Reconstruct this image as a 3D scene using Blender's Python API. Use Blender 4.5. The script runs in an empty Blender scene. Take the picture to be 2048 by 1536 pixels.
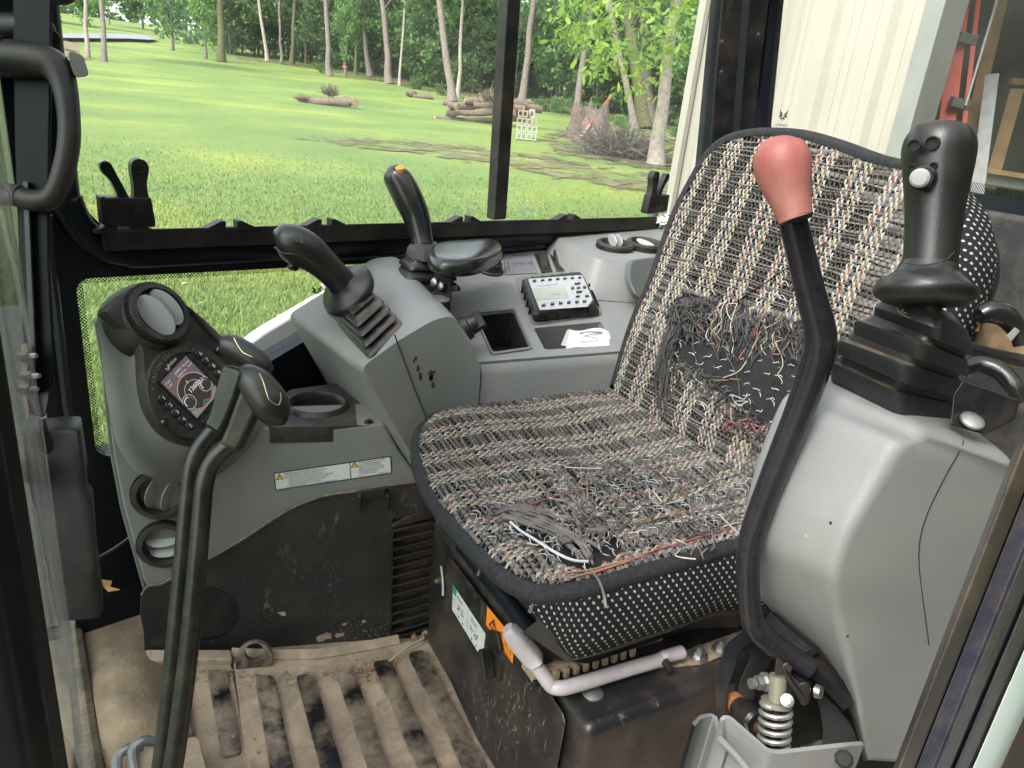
import bpy, bmesh, math, random
import numpy as np
from mathutils import Vector, Matrix
from mathutils.geometry import tessellate_polygon
rad = math.radians
random.seed(7); rng = np.random.default_rng(7)
scene = bpy.context.scene
COL = scene.collection

# ---------------------------------------------------------------- camera
F = 1460.0                                   # focal length for a 2048 px wide frame
CAM = np.array([0.0, 0.0, 1.0])              # eye, one metre above the cab floor
R = np.array([[0.88191546, -0.08312399, 0.46402104],
              [-0.46094515, -0.35828777, 0.81188635],
              [0.09876583, -0.92990337, -0.35429512]])   # columns: right, down, forward
cam_d = bpy.data.cameras.new('camera'); cam = bpy.data.objects.new('camera', cam_d); COL.objects.link(cam)
cam_d.sensor_fit = 'HORIZONTAL'; cam_d.angle = 2 * math.atan(1024 / F)
cam_d.clip_start = 0.02; cam_d.clip_end = 2000
M = Matrix([[R[i, 0], -R[i, 1], -R[i, 2], CAM[i]] for i in range(3)] + [[0, 0, 0, 1]])
cam.matrix_world = M
scene.camera = cam

# ---------------------------------------------------------------- sky and sun
SUN_EL, SUN_AZ = rad(50), math.atan2(-0.35, -0.93)         # direction TOWARDS the sun in the ground plane
world = bpy.data.worlds.new('World'); scene.world = world; world.use_nodes = True
wn = world.node_tree.nodes; wl = world.node_tree.links; wn.clear()
sky = wn.new('ShaderNodeTexSky'); sky.sky_type = 'NISHITA'; sky.sun_disc = False
sky.sun_elevation = SUN_EL; sky.sun_rotation = math.pi / 2 - SUN_AZ
sky.air_density = 1.0; sky.dust_density = 3.0; sky.ozone_density = 1.0
bg = wn.new('ShaderNodeBackground'); bg.inputs[1].default_value = 0.15
hs = wn.new('ShaderNodeHueSaturation'); hs.inputs['Saturation'].default_value = 0.35
wo = wn.new('ShaderNodeOutputWorld')
wl.new(sky.outputs[0], hs.inputs['Color']); wl.new(hs.outputs[0], bg.inputs[0]); wl.new(bg.outputs[0], wo.inputs[0])
sun_d = bpy.data.lights.new('sun', 'SUN'); sun = bpy.data.objects.new('sun', sun_d); COL.objects.link(sun)
sun_d.energy = .72; sun_d.angle = rad(18); sun_d.color = (1.0, 0.95, 0.86)
sdir = Vector((math.cos(SUN_EL) * math.cos(SUN_AZ), math.cos(SUN_EL) * math.sin(SUN_AZ), math.sin(SUN_EL)))
sun.rotation_euler = sdir.to_track_quat('Z', 'Y').to_euler()
scene.view_settings.view_transform = 'Standard'; scene.view_settings.look = 'None'
scene.view_settings.gamma = 1.0; scene.view_settings.use_curve_mapping = False
scene.view_settings.exposure = 2.22
scene.cycles.max_bounces = 8; scene.cycles.transparent_max_bounces = 16
scene.cycles.diffuse_bounces = 4

# ---------------------------------------------------------------- measuring helpers (survey of the photograph)
A3 = lambda *v: np.array(v, float)
def nrm(v): v = np.asarray(v, float); return v / np.linalg.norm(v)
def ray(px, py): return R @ np.array([(px - 1024) / F, (py - 768) / F, 1.0])
def onp(px, py, p0, n):
    r = ray(px, py); return CAM + r * (np.dot(np.asarray(p0) - CAM, n) / np.dot(r, n))
def D(px, py, d): return CAM + d * ray(px, py)
def Zp(px, py, z): return onp(px, py, A3(0, 0, z), A3(0, 0, 1))
def Yp(px, py, y): return onp(px, py, A3(0, y, 0), A3(0, 1, 0))
def Xp(px, py, x): return onp(px, py, A3(x, 0, 0), A3(1, 0, 0))
W0 = A3(0, 1.34, 0); WD = nrm(A3(2257, 508, 0)); WN = A3(WD[1], -WD[0], 0)      # far side wall, WN points into the cab
def Wp(px, py, off=0.0): return onp(px, py, W0 + WN * off, WN)
def wsz(p): return (float(np.dot(p - W0, WD)), float(p[2]))
def wpt(s, z, off=0.0): return W0 + WD * s + WN * off + A3(0, 0, z)
K0 = A3(-.0056, 1.212, 0); KD = nrm(A3(.5086, -.128, 0)); KN = A3(KD[1], -KD[0], 0)  # kick panel plane
def Kp(px, py, off=0.0): return onp(px, py, K0 + KN * off, KN)
def depth(p): return float(np.dot(np.asarray(p) - CAM, R[:, 2]))
def pxr(wpx, p): return wpx * 0.5 * depth(p) / F            # radius in metres of something wpx pixels wide at p
UP = A3(0, 0, 1)

# ---------------------------------------------------------------- object helpers
ORIG = {}
def thing(name, label, cat, loc=(0, 0, 0), group=None, kind=None):
    o = bpy.data.objects.new(name, None); COL.objects.link(o)
    o.empty_display_size = 0.05
    o.location = Vector([float(q) for q in loc]); ORIG[o] = np.array([float(q) for q in loc])
    if label: o['label'] = label
    if cat: o['category'] = cat
    if group: o['group'] = group
    if kind: o['kind'] = kind
    return o
def tag(o, label=None, cat=None, group=None, kind=None):
    if label: o['label'] = label
    if cat: o['category'] = cat
    if group: o['group'] = group
    if kind: o['kind'] = kind
    return o
def copy_tree(o, loc, label=None, parent=None, rotz=None, scale=None):
    c = o.copy(); COL.objects.link(c)
    if parent is not None: c.parent = parent
    else:
        c.location = loc
        if rotz is not None: c.rotation_euler.z = rotz
        if scale is not None: c.scale = scale
        if label: c['label'] = label
    for ch in o.children: copy_tree(ch, None, None, c)
    return c

class MB:
    """collects geometry of one object"""
    def __init__(s): s.v = []; s.f = []; s.m = []
    def add(s, vs, fs, mi=0):
        b = len(s.v); s.v.extend([tuple(float(q) for q in p) for p in vs])
        s.f.extend([tuple(b + i for i in f) for f in fs]); s.m.extend([mi] * len(fs)); return b
    def box(s, c, size, ax=None, mi=0):
        c = np.asarray(c, float); ax = np.eye(3) if ax is None else np.asarray(ax)
        h = np.asarray(size, float) / 2
        vs = [c + ax[0] * sx * h[0] + ax[1] * sy * h[1] + ax[2] * sz * h[2] for sz in (-1, 1) for sy in (-1, 1) for sx in (-1, 1)]
        s.add(vs, [(0, 2, 3, 1), (4, 5, 7, 6), (0, 1, 5, 4), (2, 6, 7, 3), (0, 4, 6, 2), (1, 3, 7, 5)], mi); return s
    def prism(s, loop, vec, mi=0, mi_side=None):
        loop = [np.asarray(p, float) for p in loop]; vec = np.asarray(vec, float); n = len(loop)
        nn = sum((np.cross(loop[i], loop[(i + 1) % n]) for i in range(n)), A3(0, 0, 0))
        if np.dot(nn, vec) > 0: loop = loop[::-1]
        vs = loop + [p + vec for p in loop]
        b = s.add(vs, [tuple(range(n)), tuple(range(2 * n - 1, n - 1, -1))], mi)
        s.add([], [], 0)
        s.f.extend([(b + i, b + n + i, b + n + (i + 1) % n, b + (i + 1) % n) for i in range(n)]); s.m.extend([mi if mi_side is None else mi_side] * n)
        return s
    def plate(s, outer, holes, fr, thick, mi=0):
        """outer/holes: 2-D loops in frame fr=(o,ex,ey); thick along ex x ey (may be negative)"""
        o, ex, ey = [np.asarray(q, float) for q in fr]; ez = np.cross(ex, ey)
        loops = [outer] + list(holes); polys = [[Vector((float(p[0]), float(p[1]), 0)) for p in l] for l in loops]
        tris = tessellate_polygon(polys); flat = [p for l in loops for p in l]
        P = [o + ex * p[0] + ey * p[1] for p in flat]; n = len(P)
        vs = P + [p + ez * thick for p in P]
        fs = []
        for t in tris:
            a = flat[t[0]]; b = flat[t[1]]; c = flat[t[2]]
            ar = (b[0] - a[0]) * (c[1] - a[1]) - (b[1] - a[1]) * (c[0] - a[0])
            t = tuple(t) if ar > 0 else tuple(t)[::-1]
            if thick > 0: fs += [t[::-1], tuple(i + n for i in t)]
            else: fs += [t, tuple(i + n for i in t[::-1])]
        k = 0
        for l in loops:
            m = len(l); area = sum(l[i][0] * l[(i + 1) % m][1] - l[(i + 1) % m][0] * l[i][1] for i in range(m))
            ccw = (area > 0) == (l is outer)
            for i in range(m):
                a, b = k + i, k + (i + 1) % m
                q = (a, b, b + n, a + n)
                if (thick < 0) == ccw: q = q[::-1]
                fs.append(q)
            k += m
        s.add(vs, fs, mi); return s
    def tube(s, pts, r, n=10, mi=0, caps=True, flat=1.0, up=None, closed=False):
        pts = [np.asarray(p, float) for p in pts]; k = len(pts)
        rs = [r] * k if np.isscalar(r) else list(r)
        ref = None; vs = []
        for i in range(k):
            if closed: t = pts[(i + 1) % k] - pts[i - 1]
            else: t = pts[min(i + 1, k - 1)] - pts[max(i - 1, 0)]
            t = t / (np.linalg.norm(t) + 1e-12)
            if ref is None:
                ref = np.asarray(up, float) if up is not None else (A3(0, 0, 1) if abs(t[2]) < .9 else A3(1, 0, 0))
            a = ref - t * np.dot(ref, t); a /= (np.linalg.norm(a) + 1e-12); b = np.cross(t, a); ref = a
            for j in range(n):
                th = 2 * math.pi * j / n
                vs.append(pts[i] + rs[i] * (a * math.cos(th) * flat + b * math.sin(th)))
        fs = []
        rngk = k if closed else k - 1
        for i in range(rngk):
            for j in range(n):
                i2 = (i + 1) % k
                fs.append((i * n + j, i * n + (j + 1) % n, i2 * n + (j + 1) % n, i2 * n + j))
        if caps and not closed:
            fs.append(tuple(range(n - 1, -1, -1))); fs.append(tuple((k - 1) * n + j for j in range(n)))
        s.add(vs, fs, mi); return s
    def lathe(s, prof, o, ax, n=24, mi=0, ref=None, cap=True, sx=1.0):
        o = np.asarray(o, float); ax = nrm(ax)
        ref = nrm(ref) if ref is not None else (A3(0, 0, 1) if abs(ax[2]) < .9 else A3(1, 0, 0))
        a = nrm(ref - ax * np.dot(ref, ax)); b = np.cross(ax, a); vs = []
        for r, h in prof:
            for j in range(n):
                th = 2 * math.pi * j / n; vs.append(o + ax * h + r * (a * math.cos(th) * sx + b * math.sin(th)))
        k = len(prof); fs = []
        for i in range(k - 1):
            for j in range(n): fs.append((i * n + j, i * n + (j + 1) % n, (i + 1) * n + (j + 1) % n, (i + 1) * n + j))
        if cap: fs.append(tuple(range(n - 1, -1, -1)))
        if cap or prof[-1][0] <= .0015: fs.append(tuple((k - 1) * n + j for j in range(n)))
        s.add(vs, fs, mi); return s
    def loft(s, loops, mi=0, cap0=True, cap1=True, closed=True):
        n = len(loops[0]); vs = [p for l in loops for p in l]; fs = []
        for i in range(len(loops) - 1):
            for j in range(n if closed else n - 1):
                fs.append((i * n + j, i * n + (j + 1) % n, (i + 1) * n + (j + 1) % n, (i + 1) * n + j))
        if cap0: fs.append(tuple(range(n - 1, -1, -1)))
        if cap1: fs.append(tuple((len(loops) - 1) * n + j for j in range(n)))
        s.add(vs, fs, mi); return s
    def grid(s, P, mi=0):
        nu = len(P); nv = len(P[0]); vs = [p for r_ in P for p in r_]
        s.add(vs, [(i * nv + j, (i + 1) * nv + j, (i + 1) * nv + j + 1, i * nv + j + 1) for i in range(nu - 1) for j in range(nv - 1)], mi); return s
    def build(s, name, mats, parent=None, smooth=35, bevel=0, seg=2, subd=0, label=None, kind=None, recalc=False, bang=30):
        me = bpy.data.meshes.new(name); org = A3(0, 0, 0)
        q = parent
        while q is not None:
            if q in ORIG: org = ORIG[q]; break
            q = q.parent
        vv = np.array(s.v) - org
        me.from_pydata(vv.tolist(), [], s.f)
        mats = mats if isinstance(mats, (list, tuple)) else [mats]
        for m_ in mats: me.materials.append(m_)
        if len(mats) > 1: me.polygons.foreach_set('material_index', s.m)
        if recalc or bevel or subd:
            bm = bmesh.new(); bm.from_mesh(me)
            bmesh.ops.remove_doubles(bm, verts=bm.verts, dist=1e-5)
            if recalc: bmesh.ops.recalc_face_normals(bm, faces=bm.faces)
            bm.to_mesh(me); bm.free()
        me.validate()
        if smooth:
            me.polygons.foreach_set('use_smooth', [True] * len(me.polygons))
            if not subd: me.set_sharp_from_angle(angle=rad(smooth))
        o = bpy.data.objects.new(name, me); COL.objects.link(o)
        if parent is not None: o.parent = parent
        if bevel:
            b = o.modifiers.new('bevel', 'BEVEL'); b.width = bevel; b.segments = seg; b.limit_method = 'ANGLE'; b.angle_limit = rad(bang)
            b.harden_normals = True
        if subd:
            b = o.modifiers.new('subd', 'SUBSURF'); b.levels = subd; b.render_levels = subd
        if label: o['label'] = label
        if kind: o['kind'] = kind
        return o
    def lone(s, name, mats, label, cat, group=None, kind=None, **kw):
        """a one-mesh thing; its origin is put at the base of the mesh"""
        vv = np.array(s.v); org = A3((vv[:, 0].min() + vv[:, 0].max()) / 2, (vv[:, 1].min() + vv[:, 1].max()) / 2, vv[:, 2].min())
        s.v = (vv - org).tolist()
        o = s.build(name, mats, None, **kw); o.location = Vector(org.tolist()); ORIG[o] = org
        return tag(o, label, cat, group, kind)

def rpoly(pts, r, seg=5):
    """round the corners of a 2-D or 3-D polygon; r scalar or list"""
    pts = [np.asarray(p, float) for p in pts]; n = len(pts); out = []
    rs = [r] * n if np.isscalar(r) else r
    for i in range(n):
        p, a, b = pts[i], pts[i - 1], pts[(i + 1) % n]
        if rs[i] <= 0: out.append(p); continue
        la, lb = np.linalg.norm(a - p), np.linalg.norm(b - p)
        d = min(rs[i], la * .49, lb * .49); p0 = p + (a - p) / la * d; p1 = p + (b - p) / lb * d
        for k in range(seg + 1):
            t = k / seg; out.append((1 - t) ** 2 * p0 + 2 * t * (1 - t) * p + t * t * p1)
    return out
def smoothpath(pts, n=8, closed=False):
    """Catmull-Rom through points (arrays may carry extra columns such as radius)"""
    P = [np.asarray(p, float) for p in pts]; k = len(P); out = []
    for i in range(k if closed else k - 1):
        p1, p2 = P[i], P[(i + 1) % k]
        p0 = P[i - 1] if (i > 0 or closed) else 2 * p1 - p2
        p3 = P[(i + 2) % k] if (i + 2 < k or closed) else 2 * p2 - p1
        for j in range(n):
            t = j / n
            out.append(.5 * (2 * p1 + (p2 - p0) * t + (2 * p0 - 5 * p1 + 4 * p2 - p3) * t * t + (3 * p1 - p0 - 3 * p2 + p3) * t ** 3))
    if not closed: out.append(P[-1])
    return out
def resample(loop, n):
    """resample a closed polyline to n points"""
    P = np.array(loop, float); Q = np.vstack([P, P[:1]]); d = np.r_[0, np.cumsum(np.linalg.norm(np.diff(Q, axis=0), axis=1))]
    t = np.linspace(0, d[-1], n, endpoint=False)
    return [np.array([np.interp(q, d, Q[:, k]) for k in range(P.shape[1])]) for q in t]
def tube_px(mb, path, n=12, sub=6, mi=0, **kw):
    """tube through survey points (px, py, depth, width px)"""
    pts = [np.r_[D(a, b, d), w * .5 * d / F] for a, b, d, w in path]
    pts = smoothpath(pts, sub) if sub > 1 else pts
    mb.tube([p[:3] for p in pts], [p[3] for p in pts], n=n, mi=mi, **kw); return mb
def disc_frame(n, up=UP):
    n = nrm(n); ex = nrm(np.cross(up, n)); ey = np.cross(n, ex); return ex, ey, n

# text as real flat geometry ------------------------------------------------
_tc = {}
def glyphs(t):
    if t in _tc: return _tc[t]
    cu = bpy.data.curves.new('txt', 'FONT'); cu.body = t; cu.size = 1; cu.resolution_u = 2
    ob = bpy.data.objects.new('txt', cu); COL.objects.link(ob)
    me = bpy.data.meshes.new_from_object(ob.evaluated_get(bpy.context.evaluated_depsgraph_get()))
    v = np.array([q.co[:] for q in me.vertices]) if len(me.vertices) else np.zeros((0, 3)); f = [tuple(p.vertices) for p in me.polygons]
    bpy.data.objects.remove(ob); bpy.data.curves.remove(cu); bpy.data.meshes.remove(me)
    _tc[t] = (v, f); return _tc[t]
def text(mb, t, o, ex, ey, size, mi=0, align='l', width=None, bold=0):
    v, f = glyphs(t)
    if not len(v): return
    w = v[:, 0].max(); sx = size if width is None else width / w
    off = {'l': 0, 'c': -w / 2, 'r': -w}[align]
    o = np.asarray(o, float)
    for db in ((0,) if not bold else (-bold, bold)):
        mb.add([o + np.asarray(ex) * ((p[0] + off) * sx + db * size) + np.asarray(ey) * p[1] * size for p in v], f, mi)

# ---------------------------------------------------------------- materials
def mat(name, col, rough=.5, metal=0, var=.15, vscale=8, bump=0, bscale=400, dust=0, dustcol=(.30, .21, .13), dustscale=14,
        spec=.5, coat=0, detail=4, scratch=0, up_dust=False, col2=None, speck=0):
    m = bpy.data.materials.new(name); m.use_nodes = True; nt = m.node_tree; N = nt.nodes; L = nt.links
    p = N['Principled BSDF']; p.inputs['Roughness'].default_value = rough; p.inputs['Metallic'].default_value = metal
    p.inputs['Specular IOR Level'].default_value = spec
    if coat: p.inputs['Coat Weight'].default_value = coat; p.inputs['Coat Roughness'].default_value = .1
    tc = N.new('ShaderNodeTexCoord')
    nz = N.new('ShaderNodeTexNoise'); nz.inputs['Scale'].default_value = vscale; nz.inputs['Detail'].default_value = detail
    L.new(tc.outputs['Object'], nz.inputs['Vector'])
    rp = N.new('ShaderNodeValToRGB'); c = np.array(col)
    lo = np.clip(c * (1 - var), 0, 1); hi = np.clip(c * (1 + var), 0, 1) if col2 is None else np.array(col2)
    rp.color_ramp.elements[0].position = .3; rp.color_ramp.elements[1].position = .7
    rp.color_ramp.elements[0].color = (*lo, 1); rp.color_ramp.elements[1].color = (*hi, 1)
    L.new(nz.outputs['Fac'], rp.inputs['Fac']); colout = rp.outputs['Color']; rsock = None
    if scratch:
        n3 = N.new('ShaderNodeTexNoise'); n3.inputs['Scale'].default_value = 26; n3.inputs['Detail'].default_value = 8; n3.inputs['Roughness'].default_value = .75
        mp = N.new('ShaderNodeMapping'); mp.inputs['Scale'].default_value = (1, 1, .35); mp.inputs['Rotation'].default_value = (.5, .6, .3)
        L.new(tc.outputs['Object'], mp.inputs['Vector']); L.new(mp.outputs[0], n3.inputs['Vector'])
        r3 = N.new('ShaderNodeValToRGB'); r3.color_ramp.elements[0].position = .60; r3.color_ramp.elements[1].position = .72
        L.new(n3.outputs['Fac'], r3.inputs['Fac'])
        mu = N.new('ShaderNodeMath'); mu.operation = 'MULTIPLY'; mu.inputs[1].default_value = scratch; L.new(r3.outputs['Color'], mu.inputs[0])
        mx = N.new('ShaderNodeMix'); mx.data_type = 'RGBA'; L.new(mu.outputs[0], mx.inputs['Factor']); L.new(colout, mx.inputs['A']); mx.inputs['B'].default_value = (.26, .23, .19, 1)
        colout = mx.outputs['Result']
    if speck:
        vo = N.new('ShaderNodeTexVoronoi'); vo.inputs['Scale'].default_value = 150; L.new(tc.outputs['Object'], vo.inputs['Vector'])
        n4 = N.new('ShaderNodeTexNoise'); n4.inputs['Scale'].default_value = 6; n4.inputs['Detail'].default_value = 5; L.new(tc.outputs['Object'], n4.inputs['Vector'])
        m4 = N.new('ShaderNodeMapRange'); m4.inputs[1].default_value = .40; m4.inputs[2].default_value = .75; m4.inputs[3].default_value = 0; m4.inputs[4].default_value = .34; L.new(n4.outputs['Fac'], m4.inputs[0])
        lt = N.new('ShaderNodeMath'); lt.operation = 'LESS_THAN'; L.new(vo.outputs['Distance'], lt.inputs[0]); L.new(m4.outputs[0], lt.inputs[1])
        m5 = N.new('ShaderNodeMath'); m5.operation = 'MULTIPLY'; m5.inputs[1].default_value = speck; L.new(lt.outputs[0], m5.inputs[0])
        mx = N.new('ShaderNodeMix'); mx.data_type = 'RGBA'; L.new(m5.outputs[0], mx.inputs['Factor']); L.new(colout, mx.inputs['A']); mx.inputs['B'].default_value = (.34, .26, .19, 1); colout = mx.outputs['Result']
    if dust:
        n2 = N.new('ShaderNodeTexNoise'); n2.inputs['Scale'].default_value = dustscale; n2.inputs['Detail'].default_value = 7; n2.inputs['Roughness'].default_value = .65
        L.new(tc.outputs['Object'], n2.inputs['Vector'])
        r2 = N.new('ShaderNodeValToRGB'); r2.color_ramp.elements[0].position = .42; r2.color_ramp.elements[1].position = .68
        L.new(n2.outputs['Fac'], r2.inputs['Fac'])
        mu = N.new('ShaderNodeMath'); mu.operation = 'MULTIPLY'; mu.inputs[1].default_value = dust; L.new(r2.outputs['Color'], mu.inputs[0])
        fac = mu.outputs[0]
        if up_dust:
            ge = N.new('ShaderNodeNewGeometry'); sx = N.new('ShaderNodeSeparateXYZ'); L.new(ge.outputs['Normal'], sx.inputs[0])
            mr = N.new('ShaderNodeMapRange'); mr.inputs[1].default_value = .72; mr.inputs[2].default_value = 1.0; L.new(sx.outputs['Z'], mr.inputs[0])
            m2 = N.new('ShaderNodeMath'); m2.operation = 'MULTIPLY'; L.new(fac, m2.inputs[0]); L.new(mr.outputs[0], m2.inputs[1]); fac = m2.outputs[0]
        mx = N.new('ShaderNodeMix'); mx.data_type = 'RGBA'; L.new(fac, mx.inputs['Factor']); L.new(colout, mx.inputs['A']); mx.inputs['B'].default_value = (*dustcol, 1)
        colout = mx.outputs['Result']
        ma = N.new('ShaderNodeMath'); ma.operation = 'MULTIPLY_ADD'; L.new(fac, ma.inputs[0]); ma.inputs[1].default_value = max(0, .85 - rough); ma.inputs[2].default_value = rough
        L.new(ma.outputs[0], p.inputs['Roughness'])
    L.new(colout, p.inputs['Base Color'])
    if bump:
        nb = N.new('ShaderNodeTexNoise'); nb.inputs['Scale'].default_value = bscale; nb.inputs['Detail'].default_value = 2
        L.new(tc.outputs['Object'], nb.inputs['Vector'])
        bp = N.new('ShaderNodeBump'); bp.inputs['Strength'].default_value = bump; bp.inputs['Distance'].default_value = .002
        L.new(nb.outputs['Fac'], bp.inputs['Height']); L.new(bp.outputs[0], p.inputs['Normal'])
    return m
TAN = (.30, .225, .155)
m_grey = mat('grey_plastic', (.188, .193, .192), .5, var=.07, vscale=5, bump=.28, bscale=520, dust=.36, dustscale=5, dustcol=(.27, .245, .205), scratch=.10, speck=.10)
m_grey2 = mat('grey_plastic_darker', (.128, .133, .133), .5, var=.08, vscale=5, bump=.25, bscale=900, dust=.25, dustscale=9, dustcol=(.27, .23, .18))
m_blk = mat('black_plastic', (.010, .0105, .0115), .42, spec=.4, var=.3, bump=.2, bscale=700, dust=.1, dustscale=12)
m_blkmat = mat('black_textured_plastic', (.017, .0175, .018), .6, var=.3, bump=.7, bscale=520, dust=.18, dustscale=16)
m_gloss = mat('black_gloss_plastic', (.010, .0105, .012), .2, var=.3, bump=.08, bscale=500, dust=.05)
m_grip = mat('worn_black_grip', (.012, .012, .0125), .34, var=.4, bump=.12, bscale=700, dust=.05)
m_rub = mat('black_rubber', (.015, .0155, .017), .38, var=.3, dust=.75, up_dust=True, dustcol=(.27, .19, .12), dustscale=30, bump=.2, bscale=300)
m_navy = mat('navy_black_paint', (.006, .008, .013), .3, spec=.3, var=.25, vscale=3, dust=.05, dustscale=9, dustcol=(.10, .08, .065), bump=.12, bscale=120)
m_steel = mat('black_painted_steel', (.009, .0095, .012), .33, spec=.35, var=.3, dust=.10, dustscale=11, bump=.2, bscale=150, scratch=.25)
m_box = mat('scuffed_black_steel', (.014, .014, .0165), .36, var=.3, dust=.16, dustscale=9, bump=.25, bscale=90, scratch=.8)
m_kick = mat('scuffed_black_panel', (.018, .0185, .021), .36, var=.35, vscale=6, dust=.12, dustscale=9, dustcol=(.16, .13, .10), bump=.3, bscale=260, scratch=.7, speck=.5)
m_zinc = mat('zinc_plated_steel', (.36, .37, .37), .35, metal=.85, var=.2, dust=.25, dustscale=40)
m_brass = mat('brass', (.45, .36, .2), .35, metal=.9, dust=.2)
m_knob = mat('faded_red_knob', (.27, .075, .062), .5, var=.2, vscale=30, bump=.15, bscale=300, dust=.25, dustcol=(.55, .33, .27), dustscale=18)
m_lilac = mat('pale_lilac_paint', (.42, .385, .41), .38, var=.10, vscale=25, dust=.4, dustscale=22, dustcol=(.28, .22, .17))
m_white = mat('white_label', (.64, .64, .63), .4, var=.03)
m_ink = mat('black_ink', (.012, .012, .012), .5, var=.05)
m_blue = mat('blue_ink', (.03, .12, .42), .5, var=.05)
m_yel = mat('yellow_ink', (.80, .52, .02), .45, var=.03)
m_org = mat('orange_label', (.86, .26, .02), .4, var=.04)
m_green = mat('green_label', (.02, .30, .19), .45, var=.04)
m_red = mat('red_ink', (.6, .03, .04), .45, var=.05)
m_silver = mat('silver_faceplate', (.40, .41, .43), .3, var=.05, metal=.3)
m_ventlight = mat('pale_grey_louvre', (.36, .375, .38), .45, var=.06, bump=.1, dust=.25, dustcol=(.25, .21, .17))
m_dirt = mat('tan_dirt', TAN, .9, var=.35, vscale=60, bump=1.0, bscale=160, detail=8)
m_rust = mat('rust', (.055, .020, .011), .85, var=.4, vscale=60)
m_tanbar = mat('dusty_rail', (.33, .25, .17), .7, var=.3, vscale=40, bump=.4, bscale=120)
m_paper = mat('white_paper', (.58, .58, .57), .7, var=.05, vscale=20)
m_dark = mat('dark_void', (.006, .006, .007), .8, var=.1)
m_btn = mat('radio_button', (.015, .015, .016), .35, var=.1)
m_letter = mat('pale_lettering', (.70, .70, .68), .5, var=.05)
m_boss = mat('raised_black_lettering', (.022, .022, .023), .3, var=.1)
m_cord = mat('orange_brown_sponge', (.60, .30, .07), .9, var=.3, vscale=120, bump=1, bscale=300)

def glassmat(name, tint=(.955, .965, .955), refl=.10, haze=.0):
    """window glass: mostly straight-through, a fresnel reflection and a light film of dust"""
    m = bpy.data.materials.new(name); m.use_nodes = True; nt = m.node_tree; N = nt.nodes; L = nt.links; N.clear()
    out = N.new('ShaderNodeOutputMaterial'); tr = N.new('ShaderNodeBsdfTransparent'); tr.inputs[0].default_value = (*tint, 1)
    gl = N.new('ShaderNodeBsdfGlossy'); gl.inputs['Roughness'].default_value = .03
    fr = N.new('ShaderNodeFresnel'); fr.inputs[0].default_value = 1.45
    mr = N.new('ShaderNodeMath'); mr.operation = 'MULTIPLY'; mr.inputs[1].default_value = refl; L.new(fr.outputs[0], mr.inputs[0])
    mx = N.new('ShaderNodeMixShader'); L.new(mr.outputs[0], mx.inputs[0]); L.new(tr.outputs[0], mx.inputs[1]); L.new(gl.outputs[0], mx.inputs[2])
    df = N.new('ShaderNodeBsdfTranslucent'); df.inputs[0].default_value = (.8, .8, .78, 1)
    d2 = N.new('ShaderNodeBsdfDiffuse'); d2.inputs[0].default_value = (.8, .8, .78, 1)
    md = N.new('ShaderNodeMixShader'); md.inputs[0].default_value = .5; L.new(df.outputs[0], md.inputs[1]); L.new(d2.outputs[0], md.inputs[2])
    tc = N.new('ShaderNodeTexCoord'); nz = N.new('ShaderNodeTexNoise'); nz.inputs['Scale'].default_value = 7; nz.inputs['Detail'].default_value = 6
    L.new(tc.outputs['Object'], nz.inputs['Vector'])
    vo = N.new('ShaderNodeTexVoronoi'); vo.inputs['Scale'].default_value = 90; vo.inputs['Randomness'].default_value = 1; L.new(tc.outputs['Object'], vo.inputs['Vector'])
    sp = N.new('ShaderNodeMapRange'); sp.inputs[1].default_value = .0; sp.inputs[2].default_value = .09; sp.inputs[3].default_value = .35; sp.inputs[4].default_value = 0
    L.new(vo.outputs['Distance'], sp.inputs[0])
    mn = N.new('ShaderNodeMapRange'); mn.inputs[1].default_value = .4; mn.inputs[2].default_value = .8; mn.inputs[3].default_value = haze * .4; mn.inputs[4].default_value = haze
    L.new(nz.outputs['Fac'], mn.inputs[0])
    ms = N.new('ShaderNodeMath'); ms.operation = 'MULTIPLY'; ms.inputs[1].default_value = haze * 10; L.new(sp.outputs[0], ms.inputs[0])
    ad = N.new('ShaderNodeMath'); ad.operation = 'ADD'; L.new(mn.outputs[0], ad.inputs[0]); L.new(ms.outputs[0], ad.inputs[1])
    m2 = N.new('ShaderNodeMixShader'); L.new(ad.outputs[0], m2.inputs[0]); L.new(mx.outputs[0], m2.inputs[1]); L.new(md.outputs[0], m2.inputs[2])
    L.new(m2.outputs[0], out.inputs[0]); return m
m_glass = glassmat('window_glass', haze=.055)
m_glassr = glassmat('rear_glass', tint=(.95, .955, .94), haze=.04)
m_glassd = glassmat('front_glass', tint=(.55, .62, .58), refl=.8, haze=.06)
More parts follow.
